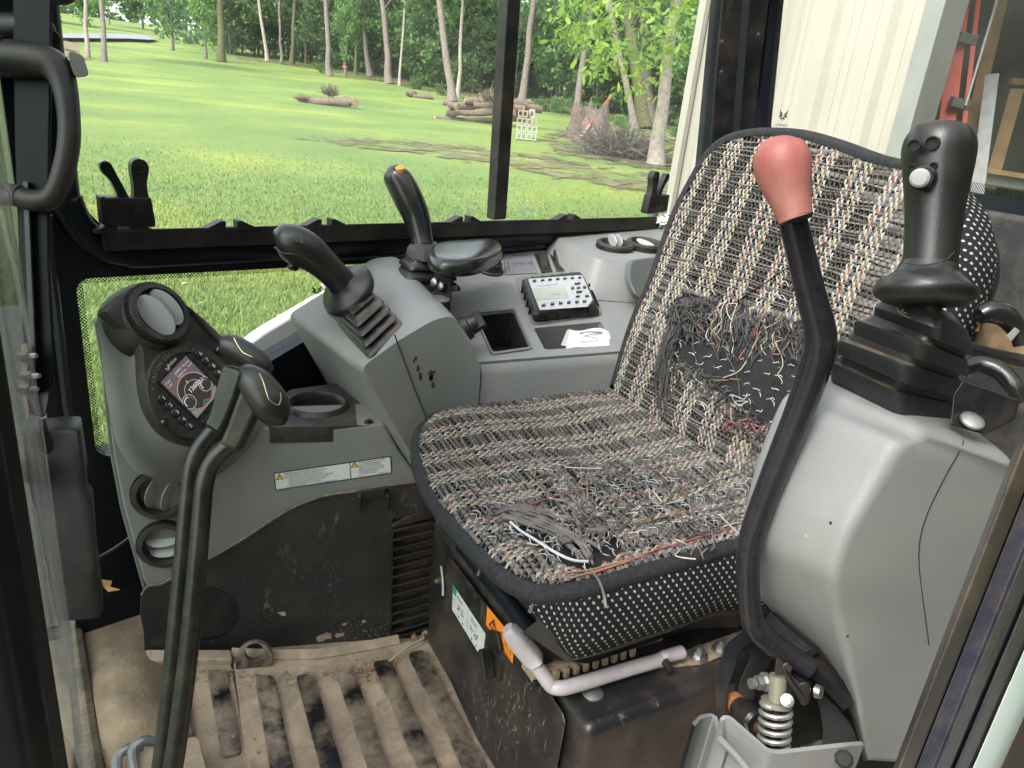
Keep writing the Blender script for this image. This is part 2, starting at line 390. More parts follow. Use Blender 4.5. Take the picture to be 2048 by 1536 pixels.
def fritmat():
    """black ceramic dots printed on the edge of the glass"""
    m = bpy.data.materials.new('frit_dots'); m.use_nodes = True; nt = m.node_tree; N = nt.nodes; L = nt.links; N.clear()
    out = N.new('ShaderNodeOutputMaterial'); tr = N.new('ShaderNodeBsdfTransparent'); bk = N.new('ShaderNodeBsdfDiffuse'); bk.inputs[0].default_value = (.01, .01, .012, 1)
    uv = N.new('ShaderNodeUVMap'); uv.uv_map = 'UVMap'; mp = N.new('ShaderNodeMapping'); mp.inputs['Rotation'].default_value = (0, 0, rad(45)); mp.inputs['Scale'].default_value = (250, 250, 1)
    L.new(uv.outputs[0], mp.inputs[0]); fr = N.new('ShaderNodeVectorMath'); fr.operation = 'FRACTION'; L.new(mp.outputs[0], fr.inputs[0])
    sb = N.new('ShaderNodeVectorMath'); sb.operation = 'SUBTRACT'; sb.inputs[1].default_value = (.5, .5, 0); L.new(fr.outputs[0], sb.inputs[0])
    ln = N.new('ShaderNodeVectorMath'); ln.operation = 'LENGTH'; L.new(sb.outputs[0], ln.inputs[0])
    lt = N.new('ShaderNodeMath'); lt.operation = 'LESS_THAN'; lt.inputs[1].default_value = .36; L.new(ln.outputs['Value'], lt.inputs[0])
    mx = N.new('ShaderNodeMixShader'); L.new(lt.outputs[0], mx.inputs[0]); L.new(tr.outputs[0], mx.inputs[1]); L.new(bk.outputs[0], mx.inputs[2]); L.new(mx.outputs[0], out.inputs[0]); return m
m_frit = fritmat()
def set_uv(o, fn):
    me = o.data; uv = me.uv_layers.new(name='UVMap'); off = ORIG.get(o.parent, A3(0, 0, 0)) if o.parent else A3(0, 0, 0)
    for l in me.loops: uv.data[l.index].uv = fn(np.array(me.vertices[l.vertex_index].co[:]) + off)
# ================================================================ OUTSIDE
def gz(x, y):
    r = math.hypot(x, y); z = -.65 + .03 * max(0, min(r, 45) - 2)
    if r > 45: z += .06 * (min(r, 200) - 45)
    return z
def G(px, py):
    """where the sight line of a pixel meets the lawn"""
    d = ray(px, py); lo, hi = 1.0, 400.0
    t = lo
    while t < hi:
        p = CAM + d * t
        if p[2] < gz(p[0], p[1]): break
        t *= 1.01
    a, b = t / 1.01, t
    for _ in range(25):
        c = (a + b) / 2; p = CAM + d * c
        if p[2] < gz(p[0], p[1]): b = c
        else: a = c
    p = CAM + d * b; p[2] = gz(p[0], p[1]); return p

def lawnmat(name, blades=False):
    m = bpy.data.materials.new(name); m.use_nodes = True; nt = m.node_tree; N = nt.nodes; L = nt.links; p = N['Principled BSDF']
    p.inputs['Roughness'].default_value = .75; p.inputs['Specular IOR Level'].default_value = .2
    tc = N.new('ShaderNodeTexCoord')
    n1 = N.new('ShaderNodeTexNoise'); n1.inputs['Scale'].default_value = .16; n1.inputs['Detail'].default_value = 6; n1.inputs['Roughness'].default_value = .6
    mp = N.new('ShaderNodeMapping'); mp.inputs['Scale'].default_value = (1.0, 1.3, 1); L.new(tc.outputs['Object'], mp.inputs[0]); L.new(mp.outputs[0], n1.inputs['Vector'])
    r1 = N.new('ShaderNodeValToRGB'); e = r1.color_ramp.elements
    e[0].position = .36; e[0].color = (.108, .176, .050, 1); e[1].position = .66; e[1].color = (.225, .275, .060, 1)  # yellow patches: clover tint, and sunlit grass put into the colour
    x = r1.color_ramp.elements.new(.5); x.color = (.145, .212, .056, 1)
    L.new(n1.outputs['Fac'], r1.inputs[0]); c = r1.outputs[0]
    n2 = N.new('ShaderNodeTexNoise'); n2.inputs['Scale'].default_value = 9; n2.inputs['Detail'].default_value = 8; n2.inputs['Roughness'].default_value = .75
    L.new(tc.outputs['Object'], n2.inputs['Vector'])
    hs = N.new('ShaderNodeHueSaturation'); mr = N.new('ShaderNodeMapRange'); mr.inputs[1].default_value = .3; mr.inputs[2].default_value = .7; mr.inputs[3].default_value = .78; mr.inputs[4].default_value = 1.22
    L.new(n2.outputs['Fac'], mr.inputs[0]); L.new(mr.outputs[0], hs.inputs['Value']); L.new(c, hs.inputs['Color']); c = hs.outputs[0]
    if blades:
        ge = N.new('ShaderNodeNewGeometry'); h2 = N.new('ShaderNodeHueSaturation'); m2 = N.new('ShaderNodeMapRange'); m2.inputs[3].default_value = .95; m2.inputs[4].default_value = 1.3
        L.new(ge.outputs['Random Per Island'], m2.inputs[0]); L.new(m2.outputs[0], h2.inputs['Value']); L.new(c, h2.inputs['Color']); c = h2.outputs[0]
    else:
        n3 = N.new('ShaderNodeTexNoise'); n3.inputs['Scale'].default_value = 1.1; n3.inputs['Detail'].default_value = 9; n3.inputs['Roughness'].default_value = .7; L.new(tc.outputs['Object'], n3.inputs['Vector'])
        r3 = N.new('ShaderNodeValToRGB'); r3.color_ramp.elements[0].position = .60; r3.color_ramp.elements[1].position = .74; L.new(n3.outputs['Fac'], r3.inputs[0])
        mx = N.new('ShaderNodeMix'); mx.data_type = 'RGBA'; L.new(r3.outputs[0], mx.inputs['Factor']); L.new(c, mx.inputs['A']); mx.inputs['B'].default_value = (.19, .155, .075, 1); c = mx.outputs['Result']
        bp = N.new('ShaderNodeBump'); bp.inputs['Strength'].default_value = .8; bp.inputs['Distance'].default_value = .08; L.new(n2.outputs['Fac'], bp.inputs['Height']); L.new(bp.outputs[0], p.inputs['Normal'])
    L.new(c, p.inputs['Base Color']); return m
m_lawn = lawnmat('lawn_ground'); m_blade = lawnmat('grass_blades', True)
def patchy(m, sc=1.3, lo=.44, hi=.60):
    """bare ground that gives way to the lawn below in patches"""
    nt = m.node_tree; N = nt.nodes; L = nt.links; out = [q for q in N if q.type == 'OUTPUT_MATERIAL'][0]; p = N['Principled BSDF']
    tc = N.new('ShaderNodeTexCoord'); nz = N.new('ShaderNodeTexNoise'); nz.inputs['Scale'].default_value = sc; nz.inputs['Detail'].default_value = 9; nz.inputs['Roughness'].default_value = .7; L.new(tc.outputs['Object'], nz.inputs['Vector'])
    mr = N.new('ShaderNodeMapRange'); mr.inputs[1].default_value = lo; mr.inputs[2].default_value = hi; L.new(nz.outputs['Fac'], mr.inputs[0]); tr = N.new('ShaderNodeBsdfTransparent'); mx = N.new('ShaderNodeMixShader')
    L.new(mr.outputs[0], mx.inputs[0]); L.new(tr.outputs[0], mx.inputs[1]); L.new(p.outputs[0], mx.inputs[2]); L.new(mx.outputs[0], out.inputs[0]); return m
m_road = mat('asphalt_road', (.19, .20, .22), .8, var=.15, vscale=.5)
m_track = mat('bare_earth', (.155, .125, .065), .95, var=.3, vscale=4, detail=9, bump=1, bscale=40, dust=.8, dustcol=(.085, .115, .032), dustscale=2.2)
m_conc = mat('pale_gravel', (.15, .15, .135), .9, var=.25, vscale=30, detail=8, bump=.8, bscale=120)
m_bark = mat('grey_bark', (.15, .125, .105), .9, var=.35, vscale=9, detail=9, bump=1, bscale=40)
m_bark2 = mat('pale_bark', (.25, .22, .175), .9, var=.3, vscale=8, detail=9, bump=1, bscale=40)
m_moss = mat('mossy_bark', (.080, .080, .030), .95, var=.4, vscale=8, detail=9, bump=1, bscale=40)
m_cut = mat('cut_wood', (.42, .27, .13), .8, var=.25, vscale=14)
m_logbark = mat('log_bark', (.13, .095, .075), .95, var=.45, vscale=14, detail=9, bump=1, bscale=30)
m_block = mat('concrete_block', (.29, .25, .19), .9, var=.2, vscale=12)
m_pink = mat('pink_ribbon', (.80, .12, .2), .6)
def leafmat(name, a, b, tr=.45):
    m = bpy.data.materials.new(name); m.use_nodes = True; nt = m.node_tree; N = nt.nodes; L = nt.links; N.clear()
    out = N.new('ShaderNodeOutputMaterial'); ge = N.new('ShaderNodeNewGeometry'); rp = N.new('ShaderNodeValToRGB')
    rp.color_ramp.elements[0].color = (*a, 1); rp.color_ramp.elements[1].color = (*b, 1); L.new(ge.outputs['Random Per Island'], rp.inputs[0])
    oi = N.new('ShaderNodeObjectInfo'); hs = N.new('ShaderNodeHueSaturation'); mr = N.new('ShaderNodeMapRange'); mr.inputs[3].default_value = .75; mr.inputs[4].default_value = 1.3
    L.new(oi.outputs['Random'], mr.inputs[0]); L.new(mr.outputs[0], hs.inputs['Value']); L.new(rp.outputs[0], hs.inputs['Color'])
    d = N.new('ShaderNodeBsdfPrincipled'); d.inputs['Roughness'].default_value = .5; t = N.new('ShaderNodeBsdfTranslucent')
    L.new(hs.outputs[0], d.inputs['Base Color']); L.new(hs.outputs[0], t.inputs[0])
    mx = N.new('ShaderNodeMixShader'); mx.inputs[0].default_value = tr; L.new(d.outputs[0], mx.inputs[1]); L.new(t.outputs[0], mx.inputs[2]); L.new(mx.outputs[0], out.inputs[0]); return m
m_leaf = leafmat('green_leaves', (.068, .165, .05), (.20, .33, .10))
m_leafb = leafmat('backlit_tint_leaves', (.13, .25, .03), (.30, .44, .065), .5)  # yellow-green of sun coming through the leaves is put into the colour
m_leafd = leafmat('dark_far_leaves', (.068, .135, .06), (.16, .26, .11))

# lawn: one sheet out to the horizon -----------------------------------------
rr = [0, 1, 2, 3, 4.5, 6, 8, 11, 15, 20, 26, 33, 40, 45, 52, 65, 85, 110, 150, 200, 300, 600, 1000]
mb = MB(); NA = 120; P = []
for r_ in rr[1:]:
    P.append([A3(r_ * math.cos(2 * math.pi * k / NA), r_ * math.sin(2 * math.pi * k / NA), gz(r_, 0)) for k in range(NA + 1)])
vs = [p for q in P for p in q]; n1 = NA + 1
mb.add(vs, [(i * n1 + j, (i + 1) * n1 + j, (i + 1) * n1 + j + 1, i * n1 + j + 1) for i in range(len(P) - 1) for j in range(NA)])
mb.add([A3(0, 0, gz(0, 0))] + P[0], [(0, j + 1, j + 2) for j in range(NA)])
tag(mb.build('lawn', m_lawn), kind='structure')
# grass blades on the part seen from near
n = 260000
u = rng.random(n); r_ = 2.6 * (22 / 2.6) ** u
az0, az1 = math.atan2(*ray(60, 400)[[0, 1]]) - .05, math.atan2(*ray(1420, 300)[[0, 1]]) + .05
az = az0 + (az1 - az0) * rng.random(n); gx, gy = r_ * np.sin(az), r_ * np.cos(az)
keep = ~((gx > 2.6) & (gy < 4.6)) & ~((gx < -.23) & (gy < 5.6)) & (rng.random(n) < np.clip(1.3 - r_ / 12, 0, 1)); gx, gy, r_ = gx[keep], gy[keep], r_[keep]; n = len(gx)
g0 = -.65 + .03 * np.maximum(0, r_ - 2)
h = rng.uniform(.018, .05, n); w = (.0022 + .0006 * r_) * rng.uniform(.6, 1.3, n); th = rng.uniform(0, 2 * np.pi, n); ln = rng.uniform(.2, 1.0, n) * h; l2 = rng.uniform(0, 2 * np.pi, n)
V = np.empty((n, 3, 3)); V[:, 0] = np.c_[gx - w * np.cos(th), gy - w * np.sin(th), g0 - .01]; V[:, 1] = np.c_[gx + w * np.cos(th), gy + w * np.sin(th), g0 - .01]
V[:, 2] = np.c_[gx + ln * np.cos(l2), gy + ln * np.sin(l2), g0 + h]
def tri_mesh(name, V, m, k=3):
    me = bpy.data.meshes.new(name); nv = V.shape[0] * k; me.vertices.add(nv); me.vertices.foreach_set('co', V.reshape(-1).astype('f'))
    me.loops.add(nv); me.loops.foreach_set('vertex_index', np.arange(nv, dtype='i')); me.polygons.add(V.shape[0])
    me.polygons.foreach_set('loop_start', np.arange(0, nv, k, dtype='i')); me.polygons.foreach_set('loop_total', np.full(V.shape[0], k, 'i'))
    me.materials.append(m); me.update(); me.validate(); return me
o = bpy.data.objects.new('grass', tri_mesh('grass', V, m_blade)); COL.objects.link(o); tag(o, 'short green lawn grass seen through the side windows', 'grass', kind='stuff')
# fallen leaves on the lawn
def leaf_shape(): return [(-.5, 0), (-.2, .22), (.2, .2), (.5, 0), (.2, -.2), (-.2, -.22)]
m_dead = mat('dry_leaf', (.40, .24, .10), .8, var=.4, vscale=2)
Vl = []
for _ in range(80):
    r1 = 3.2 * (20 / 3.2) ** random.random(); a1 = az0 + (az1 - az0) * random.random(); c = A3(r1 * math.sin(a1), r1 * math.cos(a1), gz(r1, 0) + .06); s_ = random.uniform(.028, .05); q = random.random() * 6.3
    e1 = A3(math.cos(q), math.sin(q), random.uniform(-.4, .4)); e2 = A3(-math.sin(q), math.cos(q), random.uniform(-.4, .4)); Vl.append([c + s_ * (a * e1 + b * e2) for a, b in leaf_shape()])
o = bpy.data.objects.new('fallen_leaves', tri_mesh('fallen_leaves', np.array(Vl), m_dead, 6)); COL.objects.link(o); tag(o, 'dry tan leaves scattered over the lawn', 'leaves', kind='stuff')

def sheet(name, pxs_top, pxs_bot, m, off, wob=.12, nseg=130):
    """a strip lying on the ground between two survey lines"""
    def res(pl, k): 
        P = np.array([G(*p)[:2] for p in pl]); d = np.r_[0, np.cumsum(np.linalg.norm(np.diff(P, axis=0), axis=1))]; t = np.linspace(0, d[-1], k)
        return np.c_[np.interp(t, d, P[:, 0]), np.interp(t, d, P[:, 1])]
    a, b = res(pxs_top, nseg), res(pxs_bot, nseg); mb = MB(); Pg = []
    for i in range(nseg):
        row = []
        for t in np.linspace(0, 1, 6):
            q = a[i] * (1 - t) + b[i] * t + (rng.normal(0, wob, 2) if t in (0, 1) else 0); row.append(A3(q[0], q[1], gz(*q) + off))
        Pg.append(row)
    mb.grid(Pg); return tag(mb.build(name, m, smooth=60), kind='structure')
sheet('dirt_track', [(620, 282), (800, 283), (950, 296), (1100, 318), (1250, 345), (1420, 372)], [(700, 294), (820, 300), (960, 322), (1090, 345), (1240, 370), (1420, 410)], m_track, .022, .4)
sheet('leaf_litter', [(1090, 280), (1180, 255), (1300, 270), (1420, 290)], [(1110, 305), (1180, 318), (1300, 335), (1420, 350)], m_track, .02, .4)
sheet('road', [(110, 74), (230, 73), (290, 76), (315, 82)], [(110, 84), (230, 84), (265, 84), (300, 86)], m_road, .3, 0)
sheet('woodland_floor', [(470, 104), (700, 138), (820, 160), (930, 186), (1090, 205), (1400, 235)], [(470, 119), (600, 133), (740, 158), (900, 192), (1080, 222), (1400, 268)], m_track, .02, .5)
# pale gravel yard round the machine, on the door side
mb = MB(); mb.grid([[A3(x, y, -.632 + .0008 * math.sin(x * 9 + y * 7)) for y in np.linspace(-6, 2.3, 12)] for x in np.linspace(-9, 3.15, 12)])
mb.grid([[A3(x, y, gz(x, y) + .02) for y in np.linspace(2.2, 5.5, 12)] for x in (-9, -7, -5, -4, -3, -2, -1.2, -.6, -.25)]); tag(mb.build('gravel_yard', m_conc), kind='structure')

patchy(m_track)
# trees ----------------------------------------------------------------------
def leaf_cloud(nclump, per, rx, rz, size, hang=.0, seed=0, fill=.35, k=4):
    g = np.random.default_rng(seed); out = []
    for c in range(nclump):
        d = g.normal(size=3); d /= np.linalg.norm(d); q = g.uniform(fill, 1) ** .6; c0 = d * q * np.array([rx, rx, rz]); cr = g.uniform(.22, .5) * rx * .55
        p = c0 + g.normal(size=(per, 3)) * cr * np.array([.6, .6, .38])
        nrml = g.normal(size=(per, 3)) + np.array([0, 0, .7]); nrml /= np.linalg.norm(nrml, axis=1)[:, None]
        t = np.cross(nrml, g.normal(size=(per, 3))); t /= np.linalg.norm(t, axis=1)[:, None]; b = np.cross(nrml, t)
        if hang: t = t * (1 - hang) + np.array([0, 0, -1]) * hang; t /= np.linalg.norm(t, axis=1)[:, None]
        s_ = (size * g.uniform(.6, 1.3, per))[:, None]
        sh = [(-.5, 0), (0, .26), (.5, 0), (0, -.26)] if k == 4 else [(-.5, 0), (-.15, .16), (.2, .2), (.5, 0), (.2, -.2), (-.15, -.16)]
        out.append(np.stack([p + s_ * (a * t + bb * b) for a, bb in sh], 1))
    return np.concatenate(out)
crown_meshes = [tri_mesh('crown', leaf_cloud(75, 42, 2.3, 2.6, .30, seed=k), m_leaf, 4) for k in range(3)]
under_meshes = [tri_mesh('foliage', leaf_cloud(62, 55, 1.9, 2.3, .24, seed=10 + k, fill=.1), m_leaf, 4) for k in range(4)]
def trunk_pts(base, top, r0, r1, seed, flare=1.5, k=9):
    g = np.random.default_rng(seed); pts = []; rs = []; L_ = np.linalg.norm(top - base)
    for i in range(k):
        t = i / (k - 1); tt = t ** 1.3; p = base + (top - base) * tt + A3(*(g.normal(0, .012 * L_ * .1 + .03, 2) * (0 if i == 0 else 1)), 0)
        pts.append(p); rs.append((r0 * (1 - tt) + r1 * tt) * (1 + (flare - 1) * math.exp(-tt * L_ / .5)))
    return pts, rs
def tall_tree(px, py, pxt, pyt, wpx, label, m=None, seed=0, hh=13, crown=True, ribbon=False):
    b = G(px, py); b[2] -= .08; d = depth(b); r0 = wpx * .5 * d / F * .92
    q = D(pxt, pyt, d); L_ = (q - b) / max(.2, q[2] - b[2]); top = b + L_ * hh
    t = thing('forest_tree', label, 'tree', b, 'tall trees along the wood edge')
    mb = MB(); pts, rs = trunk_pts(b, top, r0, r0 * .45, seed); mb.tube(pts, rs, n=9)
    g = np.random.default_rng(seed + 99)
    for k in range(5):
        s0 = b + L_ * (hh * (.45 + .1 * k)); a = g.uniform(0, 6.28); e = s0 + A3(math.cos(a) * 1.8, math.sin(a) * 1.8, 1.6)
        mb.tube([s0, (s0 + e) / 2 + A3(0, 0, .15), e], [r0 * .3, r0 * .2, r0 * .08], n=5)
    mb.build('trunk', m or m_bark, t, smooth=60)
    if crown:
        o = bpy.data.objects.new('crown', crown_meshes[seed % 3]); COL.objects.link(o); o.parent = t; o.location = Vector(((top - b) * .88).tolist()); o.rotation_euler.z = seed * 1.3; o.scale = (1.25, 1.25, 1.2)
    if ribbon:
        c = b + L_ * (.32 if py > 140 else .3); MB().lathe([(r0 * 1.12, 0), (r0 * 1.12, .13)], c, UP, n=9).build('ribbon', m_pink, t)
    return t
TT = [  # px, py base, px, py higher up, width px, label
    (175, 116, 169, 0, 9, 'slim pale tree trunk leftmost of two by the stone wall', m_bark2), (208, 123, 203, 0, 11, 'slim brown tree trunk right of the leftmost pale one', None),
    (442, 124, 440, 0, 17, 'thick dark tree trunk standing alone left of the wood', m_moss), (535, 122, 519, 0, 8, 'thin pale bent tree trunk at the far wood edge', m_bark2),
    (563, 126, 560, 15, 6, 'thin straight trunk right of the pale bent tree', None), (584, 128, 589, 0, 10, 'dark trunk left of the first ribboned tree', m_moss),
    (660, 152, 651, 0, 12, 'grey trunk with pink ribbon, thicker and left of the sapling', None), (711, 150, 716, 0, 7, 'thin dark trunk between two ribboned trees', m_moss),
    (741, 153, 722, 0, 12, 'leaning grey trunk with pink ribbon at its foot', None), (779, 168, 766, 0, 15, 'forked grey trunk behind the lone log', None),
    (799, 172, 806, 60, 6, 'thin pale snag trunk right of the forked tree', m_bark2), (905, 203, 876, 0, 17, 'leaning grey trunk behind the left end of the woodpile', None),
    (915, 196, 925, 20, 9, 'thin trunk crossing behind the leaning grey one', m_bark2), (1043, 208, 1067, 0, 17, 'grey trunk leaning right behind the right end of the woodpile', None),
    (1151, 236, 1170, 100, 16, 'grey trunk rising behind the charred stump', None), (1270, 258, 1234, 70, 15, 'smooth grey trunk leaning left above the brush heap', None),
    (1288, 258, 1262, 70, 30, 'thick mossy green trunk beside the smooth leaning one', m_moss), (1300, 250, 1292, 90, 27, 'dark brown trunk behind the pale one near the shed', None)]
for i, (a, b, c, d, w_, lb, mm) in enumerate(TT):
    tall_tree(a, b, c, d, w_, lb, mm, seed=i, ribbon=('ribbon' in lb and 'between' not in lb), hh=11 + i % 4)
big = tall_tree(1312, 330, 1348, 40, 30, 'thick pale trunk nearest the shed with bright hanging leaves', m_bark2, seed=40, hh=10)
# its low hanging spray of big bright-tinted leaves, with the twigs that carry it
bb = ORIG[big]; dB = depth(bb) - 1.2
mb = MB(); tw = MB(); g = np.random.default_rng(5); LV = []
hub = D(1340, -40, depth(bb))
for k in range(120):
    while True:
        px, py = g.uniform(1105, 1430), g.uniform(-70, 185)
        lim = 60 + 75 * math.sin((px - 1090) / 110) ** 2 + .10 * (px - 1105) + (40 if 1160 < px < 1300 else 0) - (70 if px > 1380 else 0)
        if py < lim: break
    c = D(px, py, dB + g.uniform(-.9, .9)); (k % 6 == 0) and tw.tube([hub + g.normal(0, .3, 3), (hub + c) / 2 + A3(0, 0, .35), c], [.03, .014, .005], n=4)
    for q in range(9):
        s0 = c + g.normal(0, .16, 3); dr = nrm(A3(g.normal(0, .8), g.normal(0, .8), -g.uniform(.0, 1.1))); sd = nrm(np.cross(dr, g.normal(size=3))); L_ = g.uniform(.17, .33); nn = np.cross(dr, sd)
        LV.append([s0 + dr * L_ * a + sd * L_ * b_ + nn * L_ * c_ for a, b_, c_ in ((0, 0, 0), (.35, .15, .03), (.75, .17, .0), (1, 0, -.08), (.75, -.17, 0), (.35, -.15, .03))])
o = bpy.data.objects.new('leaf_spray', tri_mesh('leaf_spray', np.array(LV) - bb, m_leafb, 6)); COL.objects.link(o); o.parent = big
tw.build('twigs', m_bark, big)
# the two ribboned saplings and a small one on the left
for px, py, w_, lb, rb in ((690, 156, 6, 'thin leafy sapling with pink ribbon right of the grey trunk', True), (345, 101, 6, 'small leafy sapling alone on the far bank', False), (412, 118, 5, 'small leafy sapling left of the thick dark trunk', False)):
    b = G(px, py); d = depth(b); r0 = w_ * .5 * d / F
    t = thing('sapling', lb, 'tree', b); mb = MB(); pts, rs = trunk_pts(b, b + A3(.2, .1, 6), r0, r0 * .3, px); mb.tube(pts, rs, n=6); mb.build('trunk', m_bark, t)
    o = bpy.data.objects.new('crown', under_meshes[px % 4]); COL.objects.link(o); o.parent = t; o.location = (0, 0, 3.9); o.scale = (.62, .62, 1.15)
    if rb: MB().lathe([(r0 * 1.5, 0), (r0 * 1.5, .12)], b + A3(0, 0, .75), UP, n=7).build('ribbon', m_pink, t)
# undergrowth: young trees filling the wood
def at_az(px, r):
    d = ray(px, 300); a = math.atan2(d[0], d[1]); x, y = r * math.sin(a), r * math.cos(a); return A3(x, y, gz(x, y))
proto = None
g = np.random.default_rng(21)
line = [(430, 74), (535, 84), (660, 72), (780, 68), (900, 57), (1050, 59), (1150, 51), (1270, 46), (1430, 42)]
spots = []
for px in np.arange(440, 1450, 15):
    base = np.interp(px, [q[0] for q in line], [q[1] for q in line])
    dens = 1 if px < 620 else 2
    for k in range(dens): spots.append((px + g.uniform(-14, 14), base * g.uniform(1.06, 1.25) + k * g.uniform(6, 16)))
for px in (130, 190, 240, 300, 350, 395, 610, 560, 500): spots.append((px + g.uniform(-10, 10), g.uniform(110, 150)))
for i, (px, r1) in enumerate(spots):
    b = at_az(px, r1); sc = g.uniform(1.2, 2.0) * (1 if r1 < 105 else 1.4)
    if proto is None:
        proto = thing('young_tree', None, 'tree', b, 'young trees filling the wood'); mb = MB(); mb.tube([b, b + A3(.05, 0, 2.2), b + A3(.1, .1, 5)], [.07, .055, .02], n=6); mb.build('trunk', m_bark, proto)
        o = bpy.data.objects.new('crown', under_meshes[0]); COL.objects.link(o); o.parent = proto; o.location = (0, 0, 2.7); c = proto
    else:
        c = copy_tree(proto, b); 
        for ch in c.children:
            if ch.name.startswith('crown'): ch.data = under_meshes[i % 4]; ch.location.z = g.uniform(1.9, 3.4)
    c['label'] = 'leafy young tree in the green undergrowth of the wood' if r1 < 105 else 'distant leafy tree beyond the road'
    c['group'] = 'young trees filling the wood' if r1 < 105 else 'distant trees beyond the road'
    c.scale = (sc, sc, sc); c.rotation_euler.z = g.uniform(0, 6.28)
# unseen trees added behind the camera to block light from the door side
for i, (x, y, sc) in enumerate([(-1.2, -4.6, 1.5), (.6, -4.0, 1.4), (2.2, -4.3, 1.5), (3.9, -3.9, 1.4), (5.6, -4.4, 1.5)]):
    c = copy_tree(proto, A3(x, y, gz(x, y)), 'leafy tree of the screening row on the door side'); c['group'] = 'screening row on the door side'; c.scale = (sc, sc, sc); c.rotation_euler.z = i * 1.1
    for ch in c.children:
        if ch.name.startswith('crown'): ch.data = under_meshes[i % 4]; ch.location.z = 1.7
# far-off wood behind everything: one mass
V = []
g = np.random.default_rng(31)
for k in range(2000):
    a = math.radians(g.uniform(-62, 75)); r1 = g.uniform(95, 140) + (100 if a < math.radians(4) else 0); x, y = r1 * math.sin(a), r1 * math.cos(a); zb = gz(x, y); h = g.uniform(0, 22) + (6 if r1 > 150 else 0)
    p = np.array([x, y, zb + h * g.uniform(.0, 1.2)]) + g.normal(0, 1.1, (22, 3)); nr_ = g.normal(size=(22, 3)); nr_ /= np.linalg.norm(nr_, axis=1)[:, None]
    t = np.cross(nr_, g.normal(size=(22, 3))); t /= np.linalg.norm(t, axis=1)[:, None]; b = np.cross(nr_, t); s_ = g.uniform(.5, 1.1, (22, 1)) * (1 if r1 < 150 else 1.6)
    V.append(np.stack([p + s_ * (q * t + w_ * b) for q, w_ in ((-.6, 0), (0, .35), (.6, 0), (0, -.35))], 1))
o = bpy.data.objects.new('far_wood', tri_mesh('far_wood', np.concatenate(V), m_leafd, 4)); COL.objects.link(o); tag(o, 'far-off green wood rising behind the trunks', 'woodland', kind='stuff')
# low bushes along the wood edge
g = np.random.default_rng(41); bproto = None
for px, py, s_ in [(740, 150, .5), (830, 178, .6), (985, 200, .6), (1085, 222, .7), (1120, 226, .8), (1200, 262, .5), (1180, 240, .8), (1240, 262, .5), (1370, 285, .8), (1395, 300, .7), (640, 146, .5), (880, 190, .5)]:
    b = G(px, py); lb = 'low green bush at the foot of the wood edge'
    o = bpy.data.objects.new('bush', under_meshes[int(px) % 4]); COL.objects.link(o); o.location = Vector((b + A3(0, 0, .35)).tolist()); o.scale = (s_ * .5, s_ * .5, s_ * .4); tag(o, lb, 'bush', 'low bushes along the wood edge'); ORIG[o] = b

# logs, stumps, blocks -----------------------------------------------------------
def log(p0, p1, r, label, group=None, seed=0, cat='log'):
    g = np.random.default_rng(seed); k = 6; pts = [p0 + (p1 - p0) * i / (k - 1) + g.normal(0, r * .12, 3) for i in range(k)]; rs = [r * g.uniform(.85, 1.1) for _ in range(k)]
    t = thing('log', label, cat, (p0 + p1) / 2 - A3(0, 0, r), group)
    mb = MB(); mb.tube(pts, rs, n=9, caps=False); mb.build('bark', m_logbark, t, smooth=60)
    dd = nrm(p1 - p0)
    for e, s_ in ((pts[0], -1), (pts[-1], 1)):
        mb = MB(); mb.lathe([(rs[0 if s_ < 0 else -1] * .99, -.01), (rs[0 if s_ < 0 else -1] * .9, .012)], e, dd * s_, n=9); mb.build('cut_end', m_cut, t)
    return t
dL = depth(G(650, 210))
def GL(px, py, d): return D(px, py, d)
log(GL(618, 204, dL), GL(700, 205, dL - .3), .16, 'long lone log with pale bark patch lying on the lawn', seed=1)
log(GL(690, 198, dL), GL(712, 206, dL - .6), .14, 'short split log at the right end of the lone log', seed=2)
def spiky(name, c, r, n_, label, cat, m, seed, squash=1.0, up=.6, thick=.02):
    g = np.random.default_rng(seed); mb = MB()
    for k in range(n_):
        d = g.normal(size=3); d[2] = abs(d[2]) * up + .05; d = nrm(d) * r * g.uniform(.55, 1.1); d[2] *= squash
        b0 = c + g.normal(0, r * .2, 3) * A3(1, 1, .3); mid = b0 + d * .5 + g.normal(0, r * .12, 3)
        mb.tube([b0, mid, b0 + d], [thick, thick * .7, thick * .2], n=4)
    return mb.lone(name, m, label, cat, smooth=60)
spiky('root_clump', G(660, 196) + A3(0, 0, .15), .55, 130, 'bushy brown root clump behind the lone log', 'roots', m_logbark, 3, 1.0, 1.5)
spiky('stick_tangle', D(985, 200, dL - 1.5), .75, 70, 'tangle of dead sticks on top of the big woodpile', 'sticks', m_logbark, 14, .8, .9, .03)
spiky('brush_bundle', G(608, 205) + A3(0, 0, .1), .42, 90, 'small brush bundle at the left end of the lone log', 'brush', m_logbark, 4, .6)
dP = depth(G(960, 246)); g = np.random.default_rng(8)
piles = [(870, 238, 935, 241), (925, 240, 1000, 243), (985, 238, 1060, 240), (893, 226, 960, 226), (950, 224, 1030, 227), (1010, 228, 1066, 228), (900, 214, 965, 213), (948, 211, 1010, 212), (890, 204, 915, 215),
         (930, 202, 975, 203), (968, 198, 1005, 206), (985, 216, 1050, 217), (1005, 205, 1060, 206), (1020, 206, 1082, 220), (960, 192, 972, 208)]
